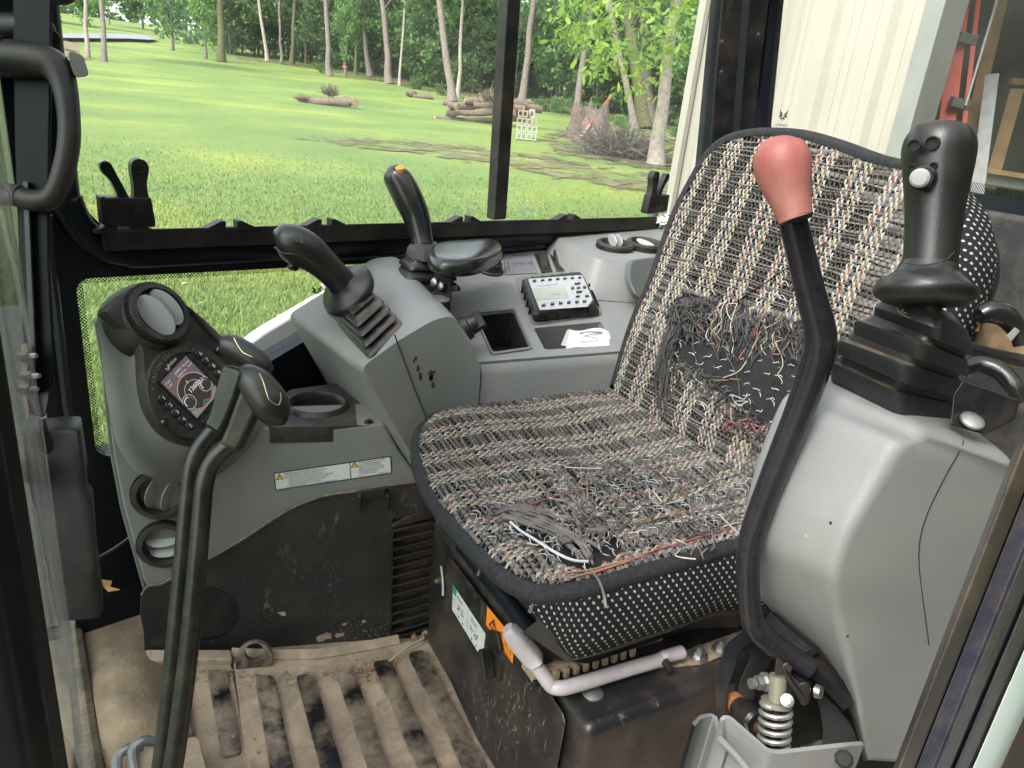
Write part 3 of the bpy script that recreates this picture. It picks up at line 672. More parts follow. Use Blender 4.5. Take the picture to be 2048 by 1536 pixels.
lbl = ['leftmost bottom log of the big woodpile', 'middle bottom log of the big woodpile', 'right bottom log of the big woodpile', 'second-row log at the left of the woodpile', 'second-row log in the middle of the woodpile', 'second-row log behind the concrete blocks', 'third-row log at the left of the woodpile',
       'third-row log in the middle of the woodpile', 'log jutting up left from the woodpile', 'pale topmost log at the left of the woodpile', 'short topmost log with rounded end on the woodpile', 'third-row log right of the window post', 'upper log right of the window post', 'long log with orange cut end reaching right from the woodpile', 'stub of log standing on top of the woodpile']
for i, (a, b, c, d) in enumerate(piles):
    off = g.uniform(-.4, .5); log(GL(a, b, dP + off), GL(c, d, dP + off + g.uniform(-.5, .5)), g.uniform(.11, .17), lbl[i], 'logs of the big woodpile', seed=20 + i)
dS = depth(G(835, 196))
log(GL(815, 190, dS), GL(832, 184, dS), .2, 'reddish split log piece on the lawn beyond the woodpile', seed=50)
log(GL(828, 193, dS), GL(868, 195, dS), .15, 'grey short log right of the reddish split piece', seed=51)
# concrete blocks: 4 rows
dC = depth(G(1052, 281)); fx = nrm(ray(1070, 280) - ray(1030, 280)); fx[2] = 0; fx = nrm(fx); fy = A3(-fx[1], fx[0], 0); c0 = G(1051, 280); bw = .33
rows = [('bottom', [-1, 0], 0, 'whitish'), ('bottom', [-1, 0], 1, 'whitish'), ('third', [-1, 0], 2, 'tan'), ('top', [-1], 3, 'tan')]
m_block2 = mat('pale_concrete_block', (.36, .36, .34), .9, var=.15, vscale=12)
pos = {-1: 'left', 0: 'right'}; rn = ['bottom row', 'second row', 'third row', 'top row']
for nm, xs, k, cc in rows:
    for x in xs:
        q = c0 + fx * (bw * (x + .5)) + A3(0, 0, .22 * k + .02) + fy * g.uniform(-.03, .03); a = g.uniform(-.06, .06); ex = fx * math.cos(a) + fy * math.sin(a)
        t = MB(); t.plate([(-bw / 2 + .008, 0), (bw / 2 - .008, 0), (bw / 2 - .008, .2), (-bw / 2 + .008, .2)], [[(-.12, .04), (-.12, .16), (-.02, .16), (-.02, .04)], [(.02, .04), (.02, .16), (.12, .16), (.12, .04)]], (q, ex, UP), .28)
        o = t.lone('concrete_block', m_block2 if k < 2 else m_block, f'{cc} concrete block, {pos[x]} one in the {rn[k]} of the small stack on the lawn', 'block', 'concrete blocks stacked beside the woodpile', smooth=0)
mb = MB(); q = c0 + fx * .12 + A3(0, 0, .68); mb.plate([(-.09, 0), (.09, 0), (.09, .26), (-.09, .26)], [[(-.05, .06), (-.05, .2), (.05, .2), (.05, .06)]], (q, fx, UP), .06); mb.lone('tan_frame', m_block2, 'small pale open frame standing on the right of the block stack', 'frame', smooth=0)
# charred stump, grey stump with a red bar, brush heap
def stump(px, py, hpx, wpx, label, m, seed, tilt=0):
    b = G(px, py); d = depth(b); h = hpx * d / F; r0 = wpx * .5 * d / F; g = np.random.default_rng(seed); mb = MB(); n_ = 22; loops = []
    for i in range(7):
        t = i / 6; loops.append([b + A3(math.cos(a) * r0 * (1.25 - .35 * t) * (1 + .12 * math.sin(3 * a + seed) + .10 * g.normal()) + tilt * t, math.sin(a) * r0 * (1.25 - .45 * t), h * t * (1 + .14 * g.normal() * (i == 6)) - .05) for a in np.linspace(0, 2 * math.pi, n_, endpoint=False)])
    mb.loft(loops)
    for k in range(6):
        a = g.uniform(0, 6.28); p = b + A3(math.cos(a) * r0, math.sin(a) * r0, .1); mb.tube([p + A3(0, 0, .25), p, p + A3(math.cos(a) * r0, math.sin(a) * r0, -.12)], [.1, .12, .04], n=5)
    return mb.lone('stump', m, label, 'stump', smooth=50)
stump(1155, 276, 58, 40, 'dark charred stump at the foot of the grey trunk', m_logbark, 3)
stump(1185, 284, 66, 46, 'weathered grey hollow stump with a red bar leaning on it', m_bark, 6, .1)
d1 = depth(G(1185, 284)) - .5
MB().tube([D(1222, 193, d1), D(1172, 258, d1)], .045, n=8).lone('metal_bar', m_red, 'red metal bar leaning against the grey stump', 'bar')
MB().tube([D(1180, 250, d1), D(1150, 292, d1 - .3)], [.05, .07], n=6).lone('pole', m_bark2, 'grey broken branch leaning at the left of the grey stump', 'branch')
hb = G(1240, 312)
o = spiky('brush_heap', hb, 1.6, 420, 'heap of brown brush and dead branches below the leaning trunks', 'brush', m_bark, 9, .7, .8, .022)
# stone wall far left
b0, b1 = G(112, 108), G(152, 118); mb = MB(); wt = thing('stone_wall', 'low pale stone wall at the far left of the lawn', 'wall', b0); g = np.random.default_rng(77)
stone_me = None
for i in range(22):
    for k in range(2):
        t = (i + .5 * (k % 2)) / 22; p = b0 + (b1 - b0) * t + A3(0, 0, .2 + .42 * k); mb = MB(); mb.box(p, (.55 * g.uniform(.8, 1.1), .45, .36 * g.uniform(.8, 1.1))); mb.build('stone', m_block, wt, smooth=0)
# long low far fence rail
# white machine hood just outside the glass ----------------------------------------
mb = MB(); ho = .17
hp = [Wp(430, 742, -ho), Wp(475, 703, -ho), Wp(520, 668, -ho), Wp(640, 597, -ho), Wp(760, 540, -ho), Wp(820, 560, -ho), Wp(820, 800, -ho), Wp(430, 800, -ho)]
mb.prism(rpoly(hp, .02), -WN * .04); mb.lone('machine_hood', mat('white_machine_paint', (.60, .61, .61), .25, var=.02, coat=.4), 'glossy white hood of the machine beyond the lower glass', 'hood', bevel=.012, seg=3)

# the corrugated shed ---------------------------------------------------------------
m_shed = mat('cream_sheet_steel', (.31, .298, .25), .42, var=.04, vscale=2, dust=.12, dustscale=3, dustcol=(.45, .42, .33))
m_shedd = mat('shed_grey_trim', (.19, .20, .18), .5, var=.08)
m_wood = mat('pine_stud', (.34, .21, .085), .7, var=.25, vscale=6)
m_orange = mat('orange_fibreglass', (.62, .075, .025), .45, var=.1)
m_alu = mat('aluminium', (.20, .21, .21), .5, metal=.2, var=.2, vscale=20)
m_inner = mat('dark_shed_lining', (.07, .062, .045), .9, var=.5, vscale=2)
SX = 3.2; ys = [Xp(q, 10, SX)[1] for q in (1577, 1672, 1790)]; pitch = abs(ys[2] - ys[0]) / 2; y0 = ys[1]; yc = Xp(1400, 130, SX)[1]; yo = Xp(1868, 10, SX)[1]
shed = thing('metal_shed', 'cream corrugated steel shed behind the cab', 'shed', (SX, yc, -.65))
def rib_profile(ya, yb):
    out = []; y = y0 - pitch * 40
    while y < yb + 1:
        for dy, dx in ((-.055, 0), (-.028, -.03), (.028, -.03), (.055, 0)): out.append((y + dy, dx))
        for c_ in (.42, .58):
            for dy, dx in ((-.022, 0), (-.01, -.006), (.01, -.006), (.022, 0)): out.append((y + pitch * c_ + dy, dx))
        y += pitch
    out = sorted(q for q in out if ya < q[0] < yb); return [(ya, 0)] + out + [(yb, 0)]
def sheet_wall(ya, yb, za, zb, nm='wall_sheet'):
    pr = rib_profile(ya, yb); mb = MB(); mb.grid([[A3(SX + dx, y, z) for z in (za, zb)] for y, dx in pr]); mb.grid([[A3(SX + .05, y, z) for z in (za, zb)] for y in (yb, ya)])
    return mb.build(nm, m_shed, shed, smooth=20)
sheet_wall(yo, yc, -.65, 5.0); sheet_wall(-7, yo, 2.8, 5.0, 'wall_sheet')
mb = MB(); mb.prism([A3(SX - .045, yc - .01, -.65), A3(SX - .045, yc + .05, -.65), A3(SX + .12, yc + .05, -.65), A3(SX + .12, yc + .012, -.65), A3(SX - .012, yc + .012, -.65), A3(SX - .012, yc - .01, -.65)], A3(0, 0, 5.63)); mb.build('corner_trim', m_shed, shed, smooth=0)
mb = MB(); mb.box((SX + .02, yo - .045, 1.1), (.16, .09, 3.5)); mb.build('door_jamb', m_shedd, shed, bevel=.006)
mb = MB(); mb.grid([[A3(x, yc, z) for z in (-.65, 5.0)] for x in (SX + .05, 10)]); mb.build('side_wall', m_shed, shed)
mb = MB(); mb.box((6.6, -1.6, 5.06), (7.2, 11.2, .1)); mb.build('roof', m_shedd, shed)
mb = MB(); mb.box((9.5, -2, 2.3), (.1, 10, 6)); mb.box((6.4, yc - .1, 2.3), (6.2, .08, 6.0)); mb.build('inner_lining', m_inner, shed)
mb = MB(); mb.box((6.5, -2, -.63), (6.4, 11, .03)); mb.build('shed_floor', m_conc, shed)
# ladder, studs and posts inside the opening
def slat(name, px0, py0, px1, py1, wpx, d, m, label, cat, dd=.04, group=None):
    a, b = D(px0, py0, d), D(px1, py1, d); ax = nrm(b - a); e2 = nrm(np.cross(ax, ray(px0, py0))); e3 = np.cross(ax, e2); w_ = wpx * d / F
    mb = MB(); mb.box((a + b) / 2, (np.linalg.norm(b - a), w_, dd), (ax, e2, e3)); return mb.lone(name, m, label, cat, group, smooth=0, bevel=.003)
dl = 3.9
lad = thing('ladder', 'orange fibreglass ladder leaning inside the shed opening', 'ladder', D(1900, 700, dl + .05))
def lrail(px0, py0, px1, py1, wpx, nm, m, off=0, dd=.03):
    a, b = D(px0, py0, dl + off), D(px1, py1, dl + off); ax = nrm(b - a); e2 = nrm(np.cross(ax, ray(px0, py0))); e3 = np.cross(ax, e2)
    mb = MB(); mb.box((a + b) / 2, (np.linalg.norm(b - a), wpx * dl / F, dd), (ax, e2, e3)); mb.build(nm, m, lad, bevel=.003)
lrail(1966, -80, 1893, 560, 9, 'rail', m_orange); lrail(1932, -80, 1858, 560, 30, 'rail', m_orange, .06)
for py in (-55, 76, 206, 336, 466):
    lrail(1905 - py * .115 + 20, py - 4, 1948 - py * .115 + 12, py + 4, 18, 'rung', m_alu, -.01, .05)
slat('stud', 2016, -60, 1905, 420, 23, 4.3, m_wood, 'long pine stud leaning right of the orange ladder', 'timber', group='pine studs in the shed')
slat('steel_post', 1984, 150, 1950, 420, 25, 4.05, m_alu, 'scratched grey steel post in the shed opening', 'post')
slat('stud', 2034, 180, 1978, 380, 24, 4.4, m_wood, 'short pine stud right of the grey steel post', 'timber', group='pine studs in the shed')
slat('shelf_board', 1960, 338, 2120, 365, 10, 4.2, m_wood, 'horizontal pine board low in the shed opening', 'board')
slat('shelf_board', 2020, 162, 2140, 168, 12, 4.6, m_wood, 'horizontal pine board high at the right photo edge', 'board')
slat('steel_bench', 1960, 356, 2130, 385, 22, 4.25, m_shedd, 'dark grey bench edge under the low pine board', 'bench')
slat('conduit', 2000, -20, 1930, 215, 5, 3.7, m_alu, 'thin pale conduit running down beside the orange ladder', 'pipe')
# ================================================================ THE CAB
def wl(*pts): return [wsz(Wp(*p)) for p in pts]
cab = thing('cab_shell', None, None, (0.6, .8, 0), kind='structure')
# floor ------------------------------------------------------------------------
m_floor = mat('dusty_floor_steel', TAN, .95, var=.35, vscale=16, bump=.8, bscale=120, dust=.38, dustcol=(.06, .05, .045), dustscale=7, detail=8)
floor = MB(); nx, ny = 60, 44; Pg = []
bc = Zp(262, 1400, 0); fx0 = lambda y: -.126 + .0954 * (1.331 - y) + .012
for i in range(nx):
    row = []
    for j in range(ny):
        y = .12 + (1.62 - .12) * j / (ny - 1); x = fx0(y) + (1.55 - fx0(y)) * (i / (nx - 1)) ** 1.6; z = 0
        dx, dy = (x - bc[0]) / .055, (y - bc[1]) / .13; z += .034 * math.exp(-(dx * dx + dy * dy) ** 1.6) - .0
        row.append(A3(x, y, z))
    Pg.append(row)
floor.grid(Pg); floor.build('floor_pan', m_floor, cab, smooth=60)
mb = MB(); mb.box((.70, .87, -.09), (1.5, 1.45, .12)); mb.build('floor_frame', m_steel, cab)

# far side wall ------------------------------------------------------------------
s1, s2 = -.125, 1.70
up_hole = rpoly([(-.045, .738), (1.60, .742), (1.47, 1.62), (-.045, 1.62)], [.10, .06, .05, .08], 8)
lowp = [wsz(Wp(150, 558)), (.66, .668), (.66, .60), wsz(Wp(655, 655)), wsz(Wp(520, 735)), wsz(Wp(330, 850)), wsz(Wp(225, 915)), wsz(Wp(192, 906))]
low_hole = rpoly(lowp, [.025, .02, .02, 0, 0, 0, .02, .02], 5)
fr = (W0, WD, UP)                                 # ex x ey = WD x UP = WN (into the cab)
mb = MB(); mb.plate([(s1, -.02), (s2, -.02), (s2, 1.72), (s1, 1.72)], [up_hole, low_hole], fr, -.045); mb.build('side_wall', m_navy, cab, smooth=25)
# rim round the upper opening
rim = [(-.066, 1.64), (-.066, .86), (-.062, .80), (-.047, .755), (-.015, .724), (.03, .712), (.10, .710), (.8, .712), (1.64, .716)]
mb = MB(); P = [wpt(a, b, .006) for a, b in smoothpath([np.array(q) for q in rim], 6)]
mb.tube(P, .023, n=12, flat=.62, up=WN); mb.build('window_rim', m_navy, cab, smooth=60)
mb = MB(); P = [wpt(a, b - .028 if a > 0 else b, .004) for a, b in ((.0, .712), (.4, .711), (1.64, .716))]; mb.tube(P, .006, n=8); mb.build('rim_bead', m_gloss, cab)
# corner trim strip
mb = MB(); P = [Wp(a, b, .012) for a, b in ((97, 430), (101, 520), (112, 610), (121, 690), (131, 780), (144, 870), (158, 950), (172, 1040))]; mb.tube(smoothpath(P, 5), .0075, n=8); mb.build('corner_trim', m_rub, cab)
# glass
def pane(name, loop, m, off=-.02): 
    mb = MB(); mb.plate(loop, [], (W0 + WN * off, WD, UP), -.005); return mb.build(name, m, cab, smooth=0)
pane('window_pane', [(-.06, .735), (.83, .735), (.83, 1.63), (-.06, 1.63)], m_glass, -.012)
pane('window_pane', [(.80, .735), (1.62, .735), (1.49, 1.63), (.80, 1.63)], m_glass, -.024)
pane('window_pane', lowp, m_glass, -.03)
def frit_band(loop, idx, wdt, off, o, ex, ey, en, nm='glass_edge_dots'):
    """strip of printed dots along some edges of the opening"""
    mb = MB(); L_ = [np.array(p) for p in loop]; n = len(L_)
    area = sum(L_[i][0] * L_[(i + 1) % n][1] - L_[(i + 1) % n][0] * L_[i][1] for i in range(n)); sg = 1 if area > 0 else -1
    def inn(i):
        a, p, b = L_[i - 1], L_[i], L_[(i + 1) % n]; d1 = (p - a) / np.linalg.norm(p - a); d2 = (b - p) / np.linalg.norm(b - p)
        n1 = sg * np.array([-d1[1], d1[0]]); n2 = sg * np.array([-d2[1], d2[0]]); k = n1 + n2; k /= max(.3, np.dot(k, n1)); return p + k * wdt
    for i in idx:
        q = [L_[i], L_[(i + 1) % n], inn((i + 1) % n), inn(i)]; mb.add([o + ex * p[0] + ey * p[1] + en * off for p in q], [(0, 1, 2, 3)])
    ob = mb.build(nm, m_frit, cab, smooth=0); set_uv(ob, lambda p: (float(np.dot(p - o, ex)), float(np.dot(p - o, ey)))); return ob
frit_band(lowp, [0, 3, 4, 6, 7], .0145, -.026, W0, WD, UP, WN)
# track of the sliding windows with its stop blocks
a, b = wsz(Wp(196, 460)), (1.475, .757)
mb = MB()
for z0, z1, o0, o1 in ((.724, .752, .004, .034), (.752, .757, .028, .034)):
    mb.box(wpt((a[0] + b[0]) / 2, (z0 + z1) / 2, (o0 + o1) / 2), (b[0] - a[0], o1 - o0, z1 - z0), (WD, WN, UP))
mb.build('window_track', m_blk, cab, bevel=.0015)
mb = MB(); mb.box(wpt((a[0] + b[0]) / 2, .7495, .017), (b[0] - a[0], .012, .006), (WD, WN, UP)); mb.build('track_lip', mat('pale_track_edge', (.25, .26, .28), .4), cab)
for px, py in ((248, 452), (462, 444), (652, 437), (932, 429), (1140, 423)):
    c, z = wsz(Wp(px, py, .03)); z = .752; mb = MB()
    for s_ in (-1, 1):
        L_ = [wpt(c + s_ * q, z + h, .012) for q, h in ((.010, 0), (.044, 0), (.044, .003), (.018, .0155), (.010, .0155))]
        if s_ < 0: L_ = L_[::-1]
        mb.prism(L_, WN * .022)
    mb.box(wpt(c, z + .0015, .023), (.088, .024, .003), (WD, WN, UP)); mb.lathe([(.007, 0), (.007, .002)], wpt(c, z - .004, .033), WN, n=14)
    mb.build('stop_block', m_blk, cab, smooth=25, bevel=.0008, seg=1)
# centre bar between the sliding panes
mb = MB(); p0, p1 = Wp(992, 428, .0), Wp(1022, -60, .0); ax = nrm(p1 - p0); ex = nrm(np.cross(ax, WN)); ex = ex if ex[0] > 0 else -ex
mb.box((p0 + p1) / 2 + WN * .002, (np.linalg.norm(p1 - p0) + .02, .036, .03), (ax, ex, WN)); mb.build('centre_bar', m_blk, cab, bevel=.003)
mb = MB(); mb.box((p0 + p1) / 2 + ex * .0285 - WN * .014, (np.linalg.norm(p1 - p0), .007, .012), (ax, ex, WN)); mb.build('pane_edge', mat('green_glass_edge', (.12, .17, .16), .2), cab, bevel=.001)
mb = MB(); mb.box((p0 + p1) / 2 + ex * .0222 - WN * .006, (np.linalg.norm(p1 - p0), .005, .02), (ax, ex, WN)); mb.build('seal_strip', m_rub, cab)
# rear post and rear wall
RX = 1.60
mb = MB(); A = [Yp(1447, -40, 1.64), Yp(1430, 150, 1.64), Yp(1412, 420, 1.64), Yp(1500, 420, 1.60), Yp(1520, 150, 1.60), Yp(1542, -40, 1.60)]
mb.prism(A, A3(.10, .10, 0)); mb.build('rear_post', m_steel, cab, bevel=.006)
mb = MB(); A = [Yp(1488, -40, 1.60), Yp(1470, 200, 1.60), Yp(1455, 420, 1.60), Yp(1470, 420, 1.58), Yp(1484, 200, 1.58), Yp(1503, -40, 1.58)]; mb.prism(A, A3(-.012, -.012, 0)); mb.build('post_seam', m_navy, cab)
for px, py in ((1490, 63), (1444, 84), (1517, 70), (1443, 145)):
    p = Yp(px, py, 1.585); mb = MB(); mb.lathe([(.006, 0), (.006, .004), (.003, .005)], p, -ray(px, py), n=10); mb.build('post_screw', m_blk, cab)
def xl(*pts): return [(Xp(*p, RX)[1], Xp(*p, RX)[2]) for p in pts]
rg = xl((1546, -60), (1516, 250), (1520, 300)) + [(1.45, .93), (.2, .915), (.2, 1.62), (1.60, 1.62)]
frx = (A3(RX, 0, 0), A3(0, 1, 0), UP)
mb = MB(); mb.plate([(-.1, .0), (1.70, .0), (1.70, 1.72), (-.1, 1.72)], [rpoly(rg, [.02, .02, .04, .05, .05, .05, .05], 4)], frx, .05); mb.build('rear_wall', m_navy, cab, smooth=25)
mb = MB(); mb.plate(rg, [], (A3(RX + .03, 0, 0), A3(0, 1, 0), UP), .005); mb.build('rear_pane', m_glassr, cab, smooth=0)
frit_band(rg, [0, 1, 2, 3], .022, .0285, A3(RX, 0, 0), A3(0, 1, 0), UP, A3(1, 0, 0))
# padded lower rear panel
mb = MB(); mb.prism([A3(RX, -.02, .0), A3(RX, 1.62, .0), A3(RX, 1.62, .90), A3(RX, -.02, .895)], A3(-.03, 0, 0)); mb.build('rear_panel', m_blkmat, cab, bevel=.012, seg=3)
# roof, unseen; its large glazed opening is added to let light in
rf = (A3(0, 0, 1.77), A3(1, 0, 0), A3(0, 1, 0)); hat = rpoly([(-.15, .14), (1.55, .14), (1.55, 1.50), (-.15, 1.36)], .06, 4)
mb = MB(); mb.plate([(-.25, .08), (1.65, .08), (1.65, 1.72), (-.25, 1.50)], [hat], rf, -.05); mb.build('roof', mat('pale_headliner', (.45, .45, .45), .8), cab)
mb = MB(); mb.plate(hat, [], (A3(0, 0, 1.76), A3(1, 0, 0), A3(0, 1, 0)), -.005); mb.build('added_roof_window', m_glass, cab, smooth=0)
# front corner post, front glass and its sill seal
mb = MB(); L_ = [(24, -30), (106, -30), (103, 200), (100, 400), (100, 520), (106, 640), (111, 740), (100, 800), (82, 836), (56, 830), (50, 740), (40, 560), (30, 300)]
mb.prism([D(a, b, .985) for a, b in L_], ray(90, 500) * .05); mb.build('front_post', m_navyd := mat('dull_navy_paint', (.004, .005, .008), .5, spec=.15, var=.2), cab, bevel=.005)
mb = MB(); L_ = [(44, 360), (58, 360), (74, 720), (66, 800), (58, 720)]; mb.prism([D(a, b, .975) for a, b in L_], ray(90, 500) * .02); mb.build('post_rib', m_steel, cab, bevel=.003)
mb = MB(); mb.prism([D(a, b, .970) for a, b in ((48, 792), (100, 782), (98, 800), (92, 830), (84, 836), (58, 822))], ray(60, 800) * .012); mb.build('post_foot', m_steel, cab, bevel=.002)
far_f, near_f = A3(-.126, 1.331, 0), A3(-.030, .36, 0)
mb = MB(); q0, q1 = far_f + A3(-.002, 0, 0), near_f + A3(-.016, 0, 0); mb.add([q0, q1, q1 + UP * 1.6, q0 + UP * 1.6], [(0, 1, 2, 3)]); mb.build('front_pane', m_glassd, cab, smooth=0)
mb = MB(); pts = []; rs = []
for i in range(170):
    t = i / 169; p = far_f * (1 - t) + near_f * t + A3(.0, 0, .004); pts.append(p); rs.append(.0125 + .0016 * (i % 2))
mb.tube(pts, rs, n=8); mb.build('sill_seal', m_rub_d := mat('ribbed_seal', (.10, .085, .065), .8, dust=.95, up_dust=True, dustcol=TAN, dustscale=25), cab, smooth=20)
# door frame posts next to the eye
pl = A3(.0, .42, 0)
def vpost(name, plan, z0, z1, m, bev=.004):
    mb = MB(); mb.prism([A3(x, y, z0) for x, y in plan], A3(0, 0, z1 - z0)); return mb.build(name, m, cab, bevel=bev)
q = Yp(44, 1080, .42); vpost('door_post', [(q[0], .42), (q[0] * 1.05 - .006, .44), (q[0] - .10, .45), (q[0] - .10, .38), (q[0] - .012, .40)], -.2, 1.72, m_navy, .006)
vpost('door_seal', [(q[0] + .004, .432), (q[0] + .001, .442), (q[0] - .010, .4395), (q[0] - .008, .428)], -.2, 1.72, m_rub, .003)
mb = MB(); L_ = [(70, 1395), (95, 1420), (125, 1458), (148, 1500), (166, 1560), (166, 1640), (-20, 1640), (-20, 1395)]; mb.prism([D(a, b, .58) for a, b in L_], ray(80, 1500) * .04); mb.build('door_sill_cover', mat('brown_black_cover', (.030, .024, .024), .35), cab, bevel=.006)
k = lambda px: Yp(px, 1536, .12)[0]
kk = lambda px, y: (k(px) * y / .12, y)
zt, zb = 1.72, -.25
vpost('door_seal', [kk(1786, .132), kk(1796, .117), kk(1826, .116), kk(1836, .132)], zb, zt, m_rub2 := mat('brown_black_seal', (.030, .025, .024), .35, var=.2, dust=.2, dustscale=30), .004)
vpost('door_post', [kk(1828, .135), kk(1832, .120), kk(1866, .1165), kk(1874, .114), kk(1896, .114), kk(1903, .1195), kk(1945, .1195), kk(1945, .16), kk(1840, .16)], zb, zt, m_navyp := mat('slate_door_paint', (.030, .031, .045), .28, var=.15, dust=.12, dustscale=60, bump=.15, bscale=300), .004)
vpost('door_rib', [kk(1906, .121), kk(1910, .116), kk(1934, .116), kk(1938, .121)], zb, zt, m_navyp, .003)
vpost('door_glass_edge', [kk(1946, .121), kk(1946, .118), kk(2000, .118), kk(2000, .121)], zb, zt, mat('pale_glass_edge', (.55, .66, .62), .15, var=.05), .001)
vpost('door_seal', [kk(2001, .122), kk(2001, .117), kk(2060, .116), kk(2060, .13)], zb, zt, mat('dark_brown_seal', (.03, .022, .018), .6), .002)
# ---- bracket with three bolts on the front post, hose, wire, leaf
br = thing('post_bracket', 'dusty steel bracket with three bolts on the front post', 'bracket', D(60, 830, .95))
mb = MB(); mb.prism([D(a, b, .955) for a, b in ((42, 688), (56, 686), (60, 716), (56, 740), (62, 760), (56, 800), (62, 838), (54, 840), (46, 800), (44, 740))], ray(50, 760) * .012); mb.build('plate', m_tanbar, br, bevel=.002)
for px, py in ((62, 712), (68, 752), (64, 778)):
    p = D(px - 10, py, .95); ax = nrm(R[:, 0] - .25 * R[:, 2]); mb = MB(); mb.lathe([(.0065, -.01), (.0065, .006), (.004, .006), (.004, .015), (.003, .017)], p, ax, n=6); mb.build('bolt', m_zinc, br, smooth=0)
mb = MB(); tube_px(mb, [(78, 842, 1.0, 24), (84, 868, 1.0, 24), (96, 905, 1.02, 26)], n=10); mb.lone('rubber_hose', m_rub, 'cut end of a ribbed rubber hose above the black box', 'hose')
mb = MB(); tube_px(mb, [(196, 1116, 1.3, 7), (230, 1096, 1.31, 7), (262, 1073, 1.32, 7)], n=7); mb.lone('wire', m_rub, 'thin dusty cable crossing the gap below the side window', 'cable')
bxt = thing('black_box', 'black moulded plastic box with stepped lid beside the front glass', 'box', D(140, 1240, 1.0))
mb = MB(); loops = []
for py, xa, xb, back in ((868, 52, 150, .05), (876, 46, 160, .06), (962, 50, 170, .06), (978, 58, 171, .055), (1006, 62, 173, .055), (1022, 70, 183, .06), (1128, 88, 193, .06), (1132, 91, 194, .06), (1236, 108, 207, .055), (1244, 114, 203, .045)):
    a, b = D(xa, py, 1.0), D(xb, py - (xb - xa) * .10, 1.03); n_ = nrm(np.cross(b - a, UP)); n_ = n_ if np.dot(n_, R[:, 2]) > 0 else -n_
    loops.append(rpoly([a, b, b + n_ * back, a + n_ * back], .012, 3))
mb.loft(loops); mb.build('body', m_lid := mat('dusty_black_moulding', (.034, .0345, .036), .34, var=.2, dust=.10, dustscale=25, bump=.2, bscale=400), bxt, smooth=40, recalc=True)
mb = MB(); p = D(72, 940, .985); mb.lathe([(.020, 0), (.020, .006), (.018, .007)], p + ray(72, 940) * .012, -ray(72, 940), n=20); mb.build('cap', m_blk, bxt)
mb = MB(); c = D(222, 1172, 1.22); e1, e2 = R[:, 0], nrm(-R[:, 1] * .8 - R[:, 2] * .4); mb.add([c + .0008 * (x * e1 - y * e2) + ray(222, 1172) * z for x, y, z in ((-16, -18, 0), (6, -14, -.01), (-2, 2, .005), (18, 10, 0), (-10, 16, -.008), (-16, 2, .004))], [(0, 1, 2, 5), (5, 2, 3, 4)])
mb.lone('dry_leaf', m_dead, 'curled tan dry leaf caught beside the front console', 'leaf')
# ---- grab handle on the front window
gh = thing('grab_handle', 'thick black grab handle on the front window frame', 'handle', D(20, 420, .98))
mb = MB(); dd = .975
path = [(-80, 112, dd, 74), (10, 116, dd, 72), (80, 122, dd, 68), (112, 136, dd, 60), (128, 170, dd, 48), (137, 225, dd, 42), (138, 280, dd, 42), (130, 330, dd, 42), (116, 375, dd, 42), (98, 398, dd, 42), (70, 402, dd, 44), (42, 394, dd, 42)]
tube_px(mb, path, n=16, sub=5); mb.build('grip', m_blk, gh, smooth=60)
mb = MB(); tube_px(mb, [(-30, 390, dd, 44), (18, 388, dd, 44), (41, 393, dd, 44)], n=16, sub=1); mb.build('collar', m_blkmat, gh)
mb = MB(); tube_px(mb, [(16, 76, dd - .004, 84), (18, 152, dd - .004, 84)], n=12, sub=1) if False else tube_px(mb, [(-70, 110, dd, 78), (17, 114, dd, 76)], n=16, sub=1); mb.build('sleeve', m_blk, gh)
mb = MB(); L_ = rpoly([D(a, b, dd - .01) for a, b in ((136, 102), (166, 110), (179, 152), (150, 156), (140, 130))], .006, 3); mb.prism(L_, ray(155, 130) * .03); mb.build('latch_button', m_blk, gh, bevel=.003)
mb = MB(); tube_px(mb, [(-60, 54, dd + .03, 60), (60, 57, dd + .03, 56), (92, 62, dd + .03, 46), (100, 66, dd + .03, 24)], n=14, sub=4); mb.build('bracket', m_blk, gh, smooth=60)
mb = MB(); mb.prism([D(a, b, dd + .05) for a, b in ((88, 42), (108, 46), (110, 84), (92, 84))], ray(98, 60) * .02); mb.lathe([(.011, 0), (.011, .01)], D(104, 76, dd + .045), -ray(104, 76), n=12); mb.build('hinge', m_steel, gh, bevel=.002)
mb = MB(); tube_px(mb, [(104, -8, .98, 30), (130, -6, .98, 30), (146, -10, .98, 20)], n=10); mb.lone('rubber_stop', m_rub, 'black rubber stop hanging at the top left photo corner', 'stop')
